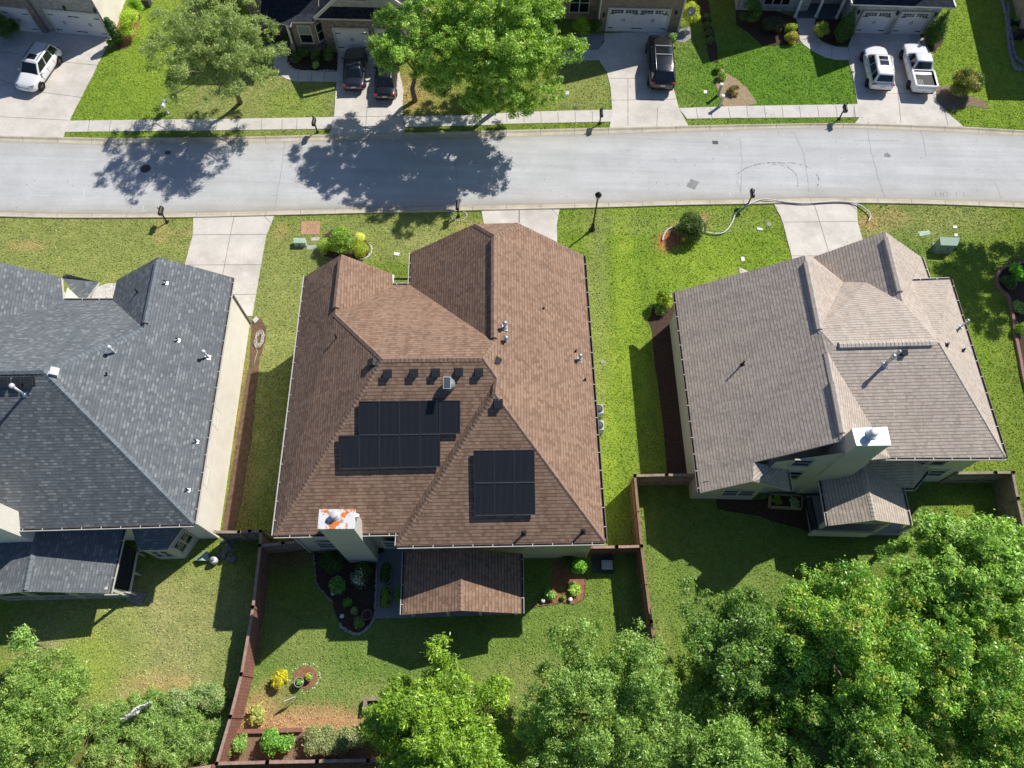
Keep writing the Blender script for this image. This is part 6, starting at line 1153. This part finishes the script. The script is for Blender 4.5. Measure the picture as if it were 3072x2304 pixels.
# ================================================================== VEGETATION
rng = np.random.default_rng(11)
def leafmesh(name, clumps, n, size, pal, parent=None, flat=.35, asp=.5, tip=None, tip_amt=0., loc=None, fill=.35, up=.35, droop=0., soft=False):
    "many small leaves spread through leaf clumps (x, y, z, r)"
    cl = np.array(clumps, float); wts = cl[:,3]**2; wts /= wts.sum(); k = rng.choice(len(cl), n, p=wts)
    d = rng.normal(size=(n,3)); d /= np.linalg.norm(d, axis=1)[:,None]; low = (d[:,2] < -.3) & (rng.random(n) < .6); d[low,2] *= -1
    rad = (cl[k,3]*(rng.random(n)**.5)*(.8+.45*np.abs(rng.normal(size=n)))) if soft else cl[k,3]*(1-fill*rng.random(n)**1.6)*(1+.16*rng.normal(size=n)); P_ = cl[k,:3]+d*rad[:,None]*np.array([1,1,1-flat])
    P_[:,2] = np.maximum(P_[:,2], .03)
    nn = d*.75+rng.normal(size=(n,3))*.55; nn[:,2] += up; nn /= np.linalg.norm(nn, axis=1)[:,None]
    t = rng.normal(size=(n,3))+d*.9; t[:,2] -= droop; t -= nn*(t*nn).sum(1)[:,None]; t /= np.linalg.norm(t, axis=1)[:,None]; b = np.cross(nn, t)
    s = size*(.65+.7*rng.random(n)); a = t*s[:,None]*.5; w_ = b*(s*asp*.5)[:,None]
    V_ = np.empty((n,4,3)); V_[:,0] = P_-a; V_[:,1] = P_+w_-a*.15; V_[:,2] = P_+a; V_[:,3] = P_-w_-a*.15
    o0 = np.array(loc if loc is not None else cl[:,:3].mean(0)); 
    if loc is None and parent is None: o0[2] = 0
    if parent is not None: o0 = np.array(chain(parent).translation)
    V_ -= o0
    pal = np.array(pal); cb = rng.integers(0, len(pal), len(cl)); ci = np.where(rng.random(n) < .55, cb[k], rng.integers(0, len(pal), n)); C = pal[ci]*2.3*np.array([1.03,1.05,.75])*(.62+.76*rng.random(n))[:,None]
    if tip is not None:
        hot = (rng.random(len(cl)) < tip_amt)[k] & (d[:,2] > .3) & (rng.random(n) < .45); C[hot] = np.array(tip)*1.5*(.7+.6*rng.random((hot.sum(),1)))
    me = bpy.data.meshes.new(name); me.vertices.add(4*n); me.vertices.foreach_set('co', V_.reshape(-1)); me.loops.add(4*n); me.loops.foreach_set('vertex_index', np.arange(4*n, dtype=np.int32)); me.polygons.add(n)
    me.polygons.foreach_set('loop_start', np.arange(0, 4*n, 4, dtype=np.int32)); me.update(calc_edges=True)
    at = me.color_attributes.new('tone', 'FLOAT_COLOR', 'POINT'); cc = np.ones((n,4,4)); cc[:,:,:3] = C[:,None,:]; at.data.foreach_set('color', cc.reshape(-1)); me.materials.append(LEAF)
    o = bpy.data.objects.new(name, me); COL.objects.link(o)
    if parent is not None: o.parent = parent
    else: o.location = o0
    return o
def clumps_in(c, rx, ry, rz, n, r0, r1, shell=.55, keep=None, top=.15):
    out = []
    while len(out) < n:
        d = rng.normal(size=3); d /= np.linalg.norm(d)
        if d[2] < -.55: continue
        k = shell+(1-shell)*rng.random(); k *= 1+top*rng.normal()
        p = (c[0]+d[0]*rx*k, c[1]+d[1]*ry*k, c[2]+d[2]*rz*k)
        if p[2] < min(.3, c[2]*.4): continue
        out.append((*p, r0+(r1-r0)*rng.random()))
    return out
def tufts(lobes, per, r0, r1):
    "small leaf tufts over the upper side of every lobe"
    out = []
    for x, y, z, r in lobes:
        m = max(4, int(per*(r/.8)**2))
        for _ in range(m):
            d = rng.normal(size=3); d /= np.linalg.norm(d)
            if d[2] < -.2: d[2] *= -.6
            k = r*(.62+.5*rng.random()); out.append((x+d[0]*k, y+d[1]*k, max(.2, z+d[2]*k*.8), r0+(r1-r0)*rng.random()))
    return out
def tree(label, c, rx, ry, rz, base, n, size, pal, nc=60, cr=(.5,1.1), group=None, trunk_r=.16, name='tree', limbs=14, tuft=(16,.16,.36), **kw):
    root = empty(name, (base[0], base[1], 0), 0, label, 'tree', group); shell = kw.pop('shell', .5); cl = clumps_in(c, rx, ry, rz, nc, *cr, shell=shell, top=kw.pop('top', .07)) + kw.pop('extra', [])
    m_ = MB(); b0 = Vector((base[0], base[1], -.05)); fork = b0.lerp(Vector(c), .42); mid = b0.lerp(fork, .5)+Vector((rng.normal()*.08, rng.normal()*.08, 0))
    m_.tube([b0, mid, fork, b0.lerp(Vector(c), .95)], [trunk_r*1.25, trunk_r, trunk_r*.8, trunk_r*.25], 10)
    for i in rng.permutation(len(cl))[:limbs]:
        e_ = Vector(cl[i][:3]); s_ = fork.lerp(Vector(c), rng.random()*.7); md = s_.lerp(e_, .5)+Vector((0,0,.2+.3*rng.random())); m_.tube([s_, md, e_], [trunk_r*.42, trunk_r*.25, trunk_r*.07], 6, 0, False)
        for j in range(2):
            e2 = e_+Vector(rng.normal(size=3))*cl[i][3]*.7; m_.tube([md.lerp(e_, .5), e2], [trunk_r*.12, trunk_r*.04], 4, 0, False)
    m_.build('trunk', BARK, root); leafmesh('crown', tufts(cl, tuft[0], tuft[1], tuft[2]), n, size, pal, root, soft=True, **kw); return root
def shrub(label, k, x, y, rx, rz, pal, n=1800, size=.09, ry=None, name='shrub', cat='shrub', group=None, zc=None, nc=None, r=None, **kw):
    "small plant: x, y is the pixel of its middle"
    zc = zc if zc is not None else rz*.85; p = q(k, x, y, zc); ry = ry or rx; r = r or (rx*.3, rx*.5); nc = nc or 16
    cl = clumps_in((p.x, p.y, zc), max(.02, rx-r[1]*.7), max(.02, ry-r[1]*.7), max(.02, rz-r[1]*.5), nc, *r, shell=.75, top=.05)
    return tag(leafmesh(name, cl, n, size, pal, fill=.25, **kw), label, cat, group)
G_mid = [(.13,.22,.03),(.1,.18,.03),(.16,.26,.035),(.19,.27,.05)]; G_grey = [(.2,.25,.1),(.16,.21,.08),(.27,.31,.15),(.12,.165,.065)]; G_lime = [(.165,.25,.035),(.12,.2,.03),(.22,.3,.05),(.09,.155,.025)]
G_dark = [(.05,.1,.025),(.035,.075,.02),(.075,.13,.03)]; G_oak = [(.09,.18,.035),(.06,.135,.03),(.13,.235,.05),(.2,.3,.06)]; YEL = [(.36,.33,.03),(.29,.29,.025),(.42,.37,.05)]; G_pale = [(.17,.27,.09),(.12,.21,.06),(.24,.33,.12)]
G_blue = [(.11,.18,.05),(.08,.135,.04),(.16,.24,.075)]
# street trees
c = q('A',1680,410,5.3); tree('airy grey green tree on the lawn left of the dark roofed house', tuple(c), 4.6, 4.3, 3.2, q('A',1870,800), 82000, .14, G_grey, 150, (.35,.7), trunk_r=.15, limbs=46, asp=.28, flat=.2, droop=.5, fill=.6, shell=.25, top=.04, group=None)
c = q('o',900,75,5.8); tree('left crown of the street trees, paler, with its trunk showing', tuple(c), 3.0, 3.6, 3.7, q('B',1362,785), 62000, .15, [(.2,.3,.07),(.15,.24,.05),(.26,.36,.1)], 50, (.4,.85), trunk_r=.17, asp=.4, droop=.4, fill=.5, extra=[(*q('B',1400,560,3.2),.7),(*q('B',1130,420,4),.7),(*q('B',1480,650,2.6),.6)])
c = q('o',1075,100,6.0); tree('largest bright green street tree, its shade lying across the road', tuple(c), 5.0, 4.8, 4.6, (c.x+.3,c.y+.9,0), 165000, .16, [(.15,.245,.045),(.11,.185,.035),(.21,.31,.065),(.27,.35,.09)], 170, (.45,1.0), trunk_r=.2, asp=.42, droop=.5, fill=.5, limbs=24)
# rear woods
def wood(label, px, py, zc, rx, ry, rz, n, size, pal, nc, cr=(.45,.95), **kw):
    n = int(n*1.55); nc = int(nc*1.05); size *= .92; ry *= .97; tk = rng.uniform(.8, 1.15); pal = [tuple(v*tk for v in p_) for p_ in pal]
    c = q('o', px, py, zc); return tree(label, tuple(c), rx, ry, rz, (c.x+.2, c.y+.1, 0), n, size, pal, nc, cr, 'trees crowding the lower right corner', **kw)
wood('lime green tree with narrow leaves, bottom centre', 925, 1590, 4.2, 2.6, 2.5, 3.0, 42000, .2, G_lime, 60, (.35,.75), asp=.3, fill=.6, extra=[(*q('o',955,1400,5.2),.55),(*q('o',965,1450,4.8),.65),(*q('o',925,1500,4.6),.7),(*q('o',1000,1500,4.4),.6),(*q('o',850,1490,4.3),.55),(*q('o',860,1520,4.2),.6),(*q('o',985,1540,4.2),.6),(*q('o',930,1560,4.2),.7),(*q('o',1020,1560,4.0),.5)])
wood('small lime green sapling standing between the lime and grey trees', 1068, 1500, 3.4, .55, .6, 1.3, 5000, .17, G_lime, 10, (.25,.45), asp=.3, trunk_r=.06, limbs=4)
wood('mid green tree at the very bottom centre', 1010, 1650, 3.6, 2.2, 1.6, 2.4, 20000, .17, G_mid, 34, asp=.4)
wood('grey green small leaved tree right of the lime green one', 1330, 1540, 4.2, 4.6, 3.6, 3.2, 80000, .15, [(.18,.28,.085),(.13,.22,.06),(.24,.35,.12),(.21,.28,.07)], 120, (.4,.85), asp=.36, fill=.6, shell=.4)
wood('dark green bushy tree left of the orange tipped tree', 1610, 1440, 4.4, 2.6, 3.0, 3.0, 42000, .15, G_blue+G_oak[:1], 60, asp=.45, extra=[(*q('o',1520,1290,4.0),.6),(*q('o',1500,1330,3.8),.6),(*q('o',1560,1320,4),.7),(*q('o',1490,1270,3.6),.4)])
wood('big tree with orange tinted new leaves, middle of the rear trees', 1840, 1415, 5.4, 4.3, 3.7, 3.6, 95000, .15, G_oak+[(.2,.27,.05)], 120, asp=.45, tip=(.38,.36,.06), tip_amt=.25)
wood('broad tree with pale green leaf rosettes at the right edge', 2100, 1250, 5.2, 4.2, 3.2, 3.2, 75000, .2, [(.17,.27,.06),(.12,.2,.045),(.23,.34,.09)], 90, (.4,.8), asp=.42, tip=(.32,.45,.12), tip_amt=.35)
wood('orange flecked tree filling the lower right corner', 2130, 1530, 5.0, 3.3, 3.4, 3.4, 65000, .15, G_oak+[(.2,.27,.06)], 80, asp=.45, tip=(.38,.36,.06), tip_amt=.22)
wood('leafy green tree at the bottom edge below the orange tipped tree', 1840, 1620, 4.6, 3.6, 2.6, 3.2, 62000, .15, G_oak+[(.16,.26,.06)], 80, asp=.45, tip=(.38,.36,.06), tip_amt=.15)
wood('grey green tree at the bottom edge left of the leafy one', 1560, 1640, 4.2, 2.8, 2.2, 2.8, 42000, .15, [(.15,.23,.07),(.11,.18,.05),(.2,.29,.09)], 60, asp=.38)
wood('deep green tree wedged between the two orange flecked trees', 1990, 1430, 3.6, 2.6, 2.6, 2.4, 30000, .15, G_dark+G_oak, 50, asp=.45)
# lower left thicket
c = q('o',75,1550,2.2); tree('tall mixed thicket of olive green bushes in the lower left corner', tuple(c), 3.1, 2.7, 2.1, (c.x,c.y,0), 70000, .14, [(.14,.22,.06),(.1,.165,.045),(.19,.28,.08),(.23,.29,.1)], 90, (.4,.8), name='thicket', asp=.3, shell=.3, limbs=30, trunk_r=.1)
c = q('o',62,1378,2.6); tree('thin bare stemmed sapling above the thicket', tuple(c), .7, .5, .9, (c.x+.1,c.y-.6,0), 1700, .15, G_pale, 12, (.2,.35), name='sapling', asp=.35, limbs=10, trunk_r=.05)
P_ = [q('o',230+270*t, 1600-60*t*t, .8) for t in (0,.2,.4,.6,.8,1.)]
cl = [(*(q('o', rng.uniform(205,490), rng.uniform(1510,1650), 0)).xy, rng.uniform(.15,.6), rng.uniform(.25,.55)) for _ in range(95)]
cl = tufts(cl, 26, .12, .3)
tag(leafmesh('hedge', cl, 60000, .2, [(.15,.235,.07),(.12,.19,.055),(.2,.29,.1),(.22,.27,.13)], asp=.18, soft=True, droop=.4, flat=.3), 'sprawling feathery conifer hedge left of the red fence', 'hedge')
cl = [(*(q('o', rng.uniform(380,492), rng.uniform(1488,1530), 0)).xy, rng.uniform(.2,.8), rng.uniform(.2,.4)) for _ in range(24)]
tag(leafmesh('shrub', cl, 8000, .17, [(.2,.27,.14),(.16,.23,.1),(.25,.27,.17)], asp=.22, fill=.6, droop=1.), 'grey green wispy shrub at the top end of the conifer hedge', 'shrub')
# right edge tree (its branch tips enter the picture) and its shadow caster
c = Vector((35.9,31.2,5.9)); tree('tree beyond the right edge whose branch tips enter beside the road', (c.x,c.y,c.z), 3.3, 3.2, 3.0, (c.x+.2,c.y-.2,0), 60000, .16, [(.05,.085,.04),(.07,.11,.05)], 80, (.4,.85), asp=.35, droop=.4, fill=.6, trunk_r=.14)
# shrubs of the near row
shrub('round bright green evergreen in the middle of the front bed', 'F', 630, 345, .95, .9, G_lime[1:3]+G_mid, 9000, .13, asp=.3, droop=-.4, r=(.25,.4), nc=24)
shrub('clipped olive green mound at the left of the front bed', 'F', 490, 380, .6, .5, [(.24,.31,.07),(.2,.27,.06)], 5200, .06, r=(.2,.3))
shrub('round yellow green mound at the right of the front bed', 'F', 780, 415, .56, .55, [(.29,.31,.05),(.25,.28,.045),(.2,.25,.04)], 5200, .06, r=(.2,.3))
shrub('small yellow variegated shrub behind the yellow mound', 'F', 770, 318, .42, .4, [(.38,.42,.1),(.5,.5,.2)], 2600, .07, r=(.15,.25))
shrub('spiky grey green yucca like shrub the pale hose passes', 'G', 1590, 390, 1.05, .85, [(.07,.11,.035),(.05,.08,.025),(.13,.17,.06)], 7000, .3, asp=.12, flat=.1, up=.1, r=(.25,.4), nc=40, droop=-.3)
shrub('round golden topped shrub against the taupe house corner', 'G', 1372, 985, .62, .75, [(.26,.3,.03),(.2,.26,.03),(.12,.2,.03)], 6500, .09, zc=.75, r=(.22,.34))
shrub('small dark leafy plant below the golden topped shrub', 'G', 1325, 1075, .4, .35, G_blue, 1400, .16, r=(.15,.22))
shrub('big round shrub in the dark planting bed, brightest leaves', 'J', 640, 985, .42, .5, [(.1,.24,.05),(.07,.17,.04)], 1700, .15, r=(.15,.25), zc=.7)
shrub('small bright plant in the middle of the dark bed', 'J', 725, 1130, .24, .22, [(.1,.26,.03),(.08,.2,.03)], 800, .1, r=(.1,.16)); shrub('spiky grey green rosette in the dark bed', 'J', 782, 1195, .18, .16, G_pale, 260, .22, asp=.14, r=(.05,.1)); shrub('low grey green plant beside the brown pot', 'J', 820, 1290, .32, .2, G_blue, 1100, .1, r=(.12,.2)); shrub('white flowering bush in the dark bed', 'J', 830, 930, .5, .5, [(.05,.09,.04),(.04,.07,.03),(.5,.5,.52)], 1500, .09, r=(.2,.3)); shrub('dense dark ground shrubs under the chimney', 'J', 600, 800, .75, .3, G_dark, 4200, .1, r=(.25,.4), ry=.6)
shrub('dark shrub at the foot of the chimney wall', 'J', 860, 850, .45, .35, G_dark, 2000, .1, r=(.2,.3)); shrub('bright green bush on the patio edge by the porch', 'J', 1165, 1060, .28, .4, [(.1,.22,.03)], 1200, .1, ry=.45, r=(.12,.2))
for r_, lb, pal in ((tr1, 'dark foliage', G_dark), (tr2, 'green foliage', G_mid)):
    c = r_.location; leafmesh('foliage', [(c.x+dx, c.y+dy, .45, .2) for dx, dy in ((0,-.35),(0,-.12),(0,.12),(0,.35),(.06,0),(-.06,.2))], 1400, .1, pal, r_)
for r_, pal, rr in ((pt1, [(.3,.42,.08),(.1,.2,.05)], .14), (pt2, [(.3,.34,.03),(.25,.3,.03)], .13)):
    c = r_.location; leafmesh('foliage', [(c.x, c.y, .42, rr), (c.x+.06, c.y, .4, rr*.8), (c.x-.06, c.y+.04, .4, rr*.8)], 700, .07, pal, r_)
shrub('glossy bright green shrub in the right garden bed', 'K', 935, 1110, .42, .6, [(.12,.27,.03),(.09,.2,.03),(.17,.33,.05)], 2200, .12, r=(.15,.25), zc=.9); shrub('pale spiky rosette plant in the right garden bed', 'K', 888, 1290, .33, .25, [(.28,.38,.1),(.4,.48,.2),(.2,.3,.07)], 600, .34, asp=.12, r=(.06,.1), flat=.2, droop=-.6)
shrub('low feathery plant at the left of the right garden bed', 'K', 690, 1335, .3, .25, G_pale, 700, .12, r=(.12,.2)); shrub('small dark green tuft beside the round light', 'K', 802, 1365, .14, .16, G_mid, 300, .09, r=(.06,.1)); shrub('dark low bush against the brown house rear wall', 'K', 850, 1060, .4, .35, G_dark, 1400, .1, r=(.15,.25))
shrub('vivid yellow globe shrub on the lawn near the pots', 'N', 885, 510, .42, .42, YEL, 3200, .12, r=(.14,.22), asp=.4); shrub('sparse variegated shrub on bare soil by the red fence', 'N', 625, 905, .5, .35, [(.3,.3,.12),(.2,.24,.08),(.42,.4,.22)], 1300, .14, r=(.15,.25))
shrub('upright small leaved shrub in the corner of the lower bed', 'N', 450, 1215, .42, .5, G_pale, 1800, .11, r=(.15,.22)); shrub('broad glossy green shrub in the middle of the lower bed', 'N', 830, 1200, .85, .6, [(.12,.26,.05),(.09,.19,.04),(.2,.36,.08)], 4800, .13, r=(.22,.34), ry=.6)
cl = [(*(q('N', rng.uniform(1190,1740), rng.uniform(1090,1270), .7)).xy, rng.uniform(.55,.8), .32) for _ in range(46)]
tag(leafmesh('hedge', cl, 17000, .085, [(.2,.22,.13),(.15,.18,.1),(.27,.29,.18)], fill=.2, flat=.5), 'clipped grey green block hedge in the lower bed', 'hedge')
shrub('bright green dwarf shrub in the brick edged bed, right edge', 'H', 2150, 770, .6, .45, [(.14,.34,.03),(.1,.24,.03)], 3000, .11, r=(.2,.3)); shrub('dark green shrub beside the bright dwarf shrub', 'H', 2080, 850, .55, .4, G_dark, 2200, .1, r=(.2,.3)); shrub('pale green strappy plant in the brick edged bed', 'H', 2180, 1050, .5, .3, G_pale, 900, .26, asp=.14, r=(.12,.2)); shrub('low dark shrub at the lower end of the brick edged bed', 'H', 2190, 1230, .45, .4, G_mid, 1600, .1, r=(.18,.26))
shrub('pale seedling plants in the timber raised bed', 'L', 550, 730, .3, .2, [(.2,.26,.2),(.3,.36,.28)], 360, .14, r=(.1,.15), zc=.4); shrub('darker seedling plants in the timber raised bed', 'L', 430, 715, .28, .2, G_mid, 300, .12, r=(.1,.15), zc=.4)
# shrubs of the far row
shrub('tall dark clipped conifer at the left picture edge', 'A', 40, 220, .95, 1.1, G_dark, 9000, .1, r=(.3,.45), nc=24, zc=1.0)
shrub('round bright hedge ball at the top beyond the pale wall', 'A', 1060, 55, .62, .8, [(.17,.3,.03),(.12,.22,.02)], 5200, .08, r=(.22,.34), zc=.8); shrub('large rounded yellow green hedge along the pale wall', 'A', 1010, 180, .85, .95, [(.28,.36,.05),(.2,.28,.04),(.34,.4,.07)], 9000, .09, r=(.28,.42), zc=.9, ry=1.2, nc=26)
cl = [(p.x, p.y, z_, r0) for z_, r0 in ((.3,.28),(.6,.34),(.95,.36),(1.3,.36),(1.65,.33),(1.95,.26),(2.2,.18)) for p in (q('X3',1600,590),)]
tag(leafmesh('conifer', cl, 5200, .12, G_dark, fill=.25, droop=-1.), 'narrow dark column conifer at the pale house corner', 'conifer'); shrub('small lime plant at the foot of the column conifer', 'X3', 1470, 575, .3, .3, G_lime, 1100, .1, r=(.12,.2))
def conifer(label, k, x, y, h, r0, pal, n=9000):
    p = q(k, x, y); cl = []
    for i in range(16): t = i/15; rr = r0*(1-t)**.75*(.6+.6*min(1, t*5)); cl += [(p.x+rr*.5*math.cos(a), p.y+rr*.5*math.sin(a), .2+t*(h-.3), max(.1, rr*.62)) for a in (0, 2.1, 4.2)]
    return tag(leafmesh('conifer', cl, n, .12, pal, fill=.25, droop=-1.4, asp=.35), label, 'conifer')
conifer('tall dark pointed conifer left of the white garage doors', 'X1', 390, 400, 2.9, .72, G_dark); conifer('tall dark pointed conifer right of the white garage doors', 'X1', 1270, 430, 3.0, .75, G_dark)
shrub('rounded olive shrub between the walkway and the conifer', 'X1', 220, 300, .62, .6, [(.22,.28,.06),(.17,.23,.05)], 5200, .07, r=(.22,.32), ry=.8)
shrub('big round shrub with golden tips beside the white pickup driveway', 'D', 1770, 640, 1.2, 1.05, [(.08,.12,.03),(.06,.09,.025),(.2,.2,.05)], 19000, .1, r=(.35,.5), nc=34, zc=1.0, tip=(.42,.36,.08), tip_amt=.4)
shrub('dark round conifer shrub at the left of the stone house front', 'D', 120, 90, .85, 1.0, [(.07,.13,.03),(.05,.1,.025)], 8000, .09, r=(.28,.4), zc=1.0); shrub('purplish dark shrub mass under the stone house window', 'D', 290, 190, 1.1, .6, [(.05,.06,.04),(.09,.06,.06),(.04,.07,.03)], 7000, .1, r=(.28,.4), ry=.7, nc=24); shrub('yellow green round shrub at the walkway bend', 'D', 425, 225, .5, .5, [(.25,.3,.05),(.19,.25,.04)], 3600, .08, r=(.18,.28)); shrub('golden round shrub catching the sun by the walkway', 'D', 425, 290, .5, .45, [(.36,.29,.08),(.2,.23,.05),(.3,.27,.06)], 3600, .08, r=(.18,.28))
shrub('vivid yellow shrub at the tan brick house corner', 'C', 1635, 110, .85, 1.0, [(.31,.34,.025),(.24,.3,.02),(.37,.37,.04)], 8000, .09, r=(.28,.4), zc=1.0); shrub('round lime shrub left of the tan brick garage', 'C', 785, 210, .72, .75, [(.13,.22,.02),(.2,.3,.02)], 6000, .08, r=(.24,.36)); shrub('dark upright shrub beside the garage downspout', 'C', 915, 200, .3, .6, G_dark, 1800, .09, r=(.14,.2), zc=.7); shrub('leafy plant on the stones behind the black car', 'C', 1500, 285, .4, .3, G_pale, 1200, .13, r=(.14,.22))
for i, (x, y) in enumerate(((1765,135),(1768,200),(1780,260),(1790,320))): shrub(('topmost','second','third','lowest')[i]+' small round bush in the row beside the tan brick house', 'C', x, y, .32, .3, [(.13,.17,.06),(.1,.14,.05)], 1300, .07, r=(.12,.2), group='row of small bushes')
for lb, x, y, rr, pal, n_2 in (('green rosette plant at the top of the sandy bed', 1865, 530, .38, G_mid, 500), ('green strappy plant in the middle of the sandy bed', 1880, 595, .36, G_lime, 450), ('spiky brown grass clump on the sandy bed', 1975, 700, .5, [(.16,.13,.07),(.24,.2,.1)], 900)): shrub(lb, 'C', x, y, rr, .3, pal, n_2, .3, asp=.12, r=(.08,.14), flat=.2, droop=-.5)
for lb, x, y, rx, rz, pal in (('square clipped dark hedge cube left of the arched garage door', 1165, 920, .5, .7, G_dark), ('dark rounded shrub under the sedan house window', 920, 930, .42, .45, [(.07,.12,.03)]), ('small variegated shrub at the front of the entry bed', 930, 1090, .3, .3, G_pale), ('leafy dark shrub at the left of the entry bed', 590, 960, .45, .4, G_dark), ('shaded shrub against the brick bay', 740, 870, .45, .5, G_dark)): shrub(lb, 'X2', x, y, rx, rz, pal, 2600, .08, r=(rx*.35,rx*.5))

# ================================================================== GRASS TUFTS (left out wherever paving, beds or buildings stand)
def inside(P_, poly):
    x, y = P_[:,0], P_[:,1]; r_ = np.zeros(len(P_), bool); n = len(poly)
    for i in range(n):
        (x0, y0), (x1, y1) = poly[i], poly[(i+1) % n]
        if y0 == y1: continue
        c = ((y0 > y) != (y1 > y)) & (x < (x1-x0)*(y-y0)/(y1-y0)+x0); r_ ^= c
    return r_
n = 900000; P_ = np.column_stack([rng.uniform(-44, 42, n), rng.uniform(-4, 60, n)])
uu = np.array([topx(p[0], p[1]) for p in ((-44,60),(42,60))]); keep = np.abs(P_[:,0]) < 27+.29*P_[:,1]+1.5
EXCL.append([(p.x, p.y-.04) for p in SB]+[(p.x, p.y+.04) for p in NB[::-1]])
for poly in EXCL:
    a = np.array(poly); lo, hi = a.min(0), a.max(0); near = keep & (P_[:,0] > lo[0]) & (P_[:,0] < hi[0]) & (P_[:,1] > lo[1]) & (P_[:,1] < hi[1]); idx = np.where(near)[0]
    if len(idx): keep[idx[inside(P_[idx], poly)]] = False
P_ = P_[keep]; n = len(P_); cg = np.array(cols).reshape(ny, nx, 4)[:,:,:3]; ix = np.clip(np.searchsorted(xs, P_[:,0]), 0, nx-1); iy = np.clip(np.searchsorted(ys, P_[:,1]), 0, ny-1); T_ = cg[iy, ix]
strp = np.where((P_[:,0] > 4.3) & (P_[:,0] < 9.8) & (P_[:,1] < 33), .16*np.sin(P_[:,0]*6.2+P_[:,1]*.12), .05*np.sin((P_[:,0]*.5+P_[:,1]*.86)*5)); wave = .5+.5*np.sin(P_[:,0]*1.7+np.sin(P_[:,1]*.9)*1.3)*np.sin(P_[:,1]*1.3+P_[:,0]*.35); C = T_*(.9+.6*rng.random(n)+.15*wave+strp)[:,None]; dry = rng.random(n) < .07; C[dry] = C[dry]*.5+np.array([.4,.34,.15])*.5
s_ = .03+.05*rng.random(n); an = rng.random(n)*6.283; lean = .5+rng.random(n)*.8; d1 = np.column_stack([np.cos(an), np.sin(an), np.zeros(n)]); up_ = np.column_stack([-np.sin(an)*np.sin(lean), np.cos(an)*np.sin(lean), np.cos(lean)])
base = np.column_stack([P_, np.full(n, .0)]); Vg = np.empty((n,4,3)); Vg[:,0] = base-d1*(s_*.7)[:,None]; Vg[:,1] = base+d1*(s_*.7)[:,None]; Vg[:,2] = base+d1*(s_*.35)[:,None]+up_*(s_*.8)[:,None]; Vg[:,3] = base-d1*(s_*.2)[:,None]+up_*(s_*1.0)[:,None]
me = bpy.data.meshes.new('grass'); me.vertices.add(4*n); me.vertices.foreach_set('co', Vg.reshape(-1)); me.loops.add(4*n); me.loops.foreach_set('vertex_index', np.arange(4*n, dtype=np.int32)); me.polygons.add(n); me.polygons.foreach_set('loop_start', np.arange(0, 4*n, 4, dtype=np.int32)); me.update(calc_edges=True)
at = me.color_attributes.new('tone', 'FLOAT_COLOR', 'POINT'); cc = np.ones((n,4,4)); cc[:,:,:3] = C[:,None,:]; at.data.foreach_set('color', cc.reshape(-1)); GR = leafmat('grass_blades', .3); GR.node_tree.nodes['Principled BSDF'].inputs['Specular IOR Level'].default_value = .15; me.materials.append(GR)
go = bpy.data.objects.new('grass', me); COL.objects.link(go); tag(go, 'short mown grass covering the lawns and yards', 'grass', kind='stuff')

# fallen leaves and grit: far too many to count
n = 2600; Pq = np.column_stack([rng.uniform(-36, 34, n), rng.uniform(0, 50, n)]); okk = np.ones(n, bool)
zl = np.full(n, .055); zl[(Pq[:,1] > 30.5) & (Pq[:,1] < 40)] = .03
an = rng.random(n)*6.283; s_ = .018+.03*rng.random(n)**2; d1 = np.column_stack([np.cos(an)*s_, np.sin(an)*s_, .3*s_]); d2 = np.column_stack([-np.sin(an)*s_*.6, np.cos(an)*s_*.6, -.2*s_]); b3 = np.column_stack([Pq, zl])
Vl = np.stack([b3-d1, b3-d2, b3+d1, b3+d2], 1); me = bpy.data.meshes.new('leaf_litter'); me.from_pydata([tuple(v) for v in Vl.reshape(-1,3)], [], [tuple(range(4*i, 4*i+4)) for i in range(n)])
me.materials.append(M('dry_leaf', (.26,.18,.09), .8, .5, 6)); lo_ = bpy.data.objects.new('leaf_litter', me); COL.objects.link(lo_); tag(lo_, 'scattered dry leaves and grit over street, drives and lawns', 'leaf litter', kind='stuff')
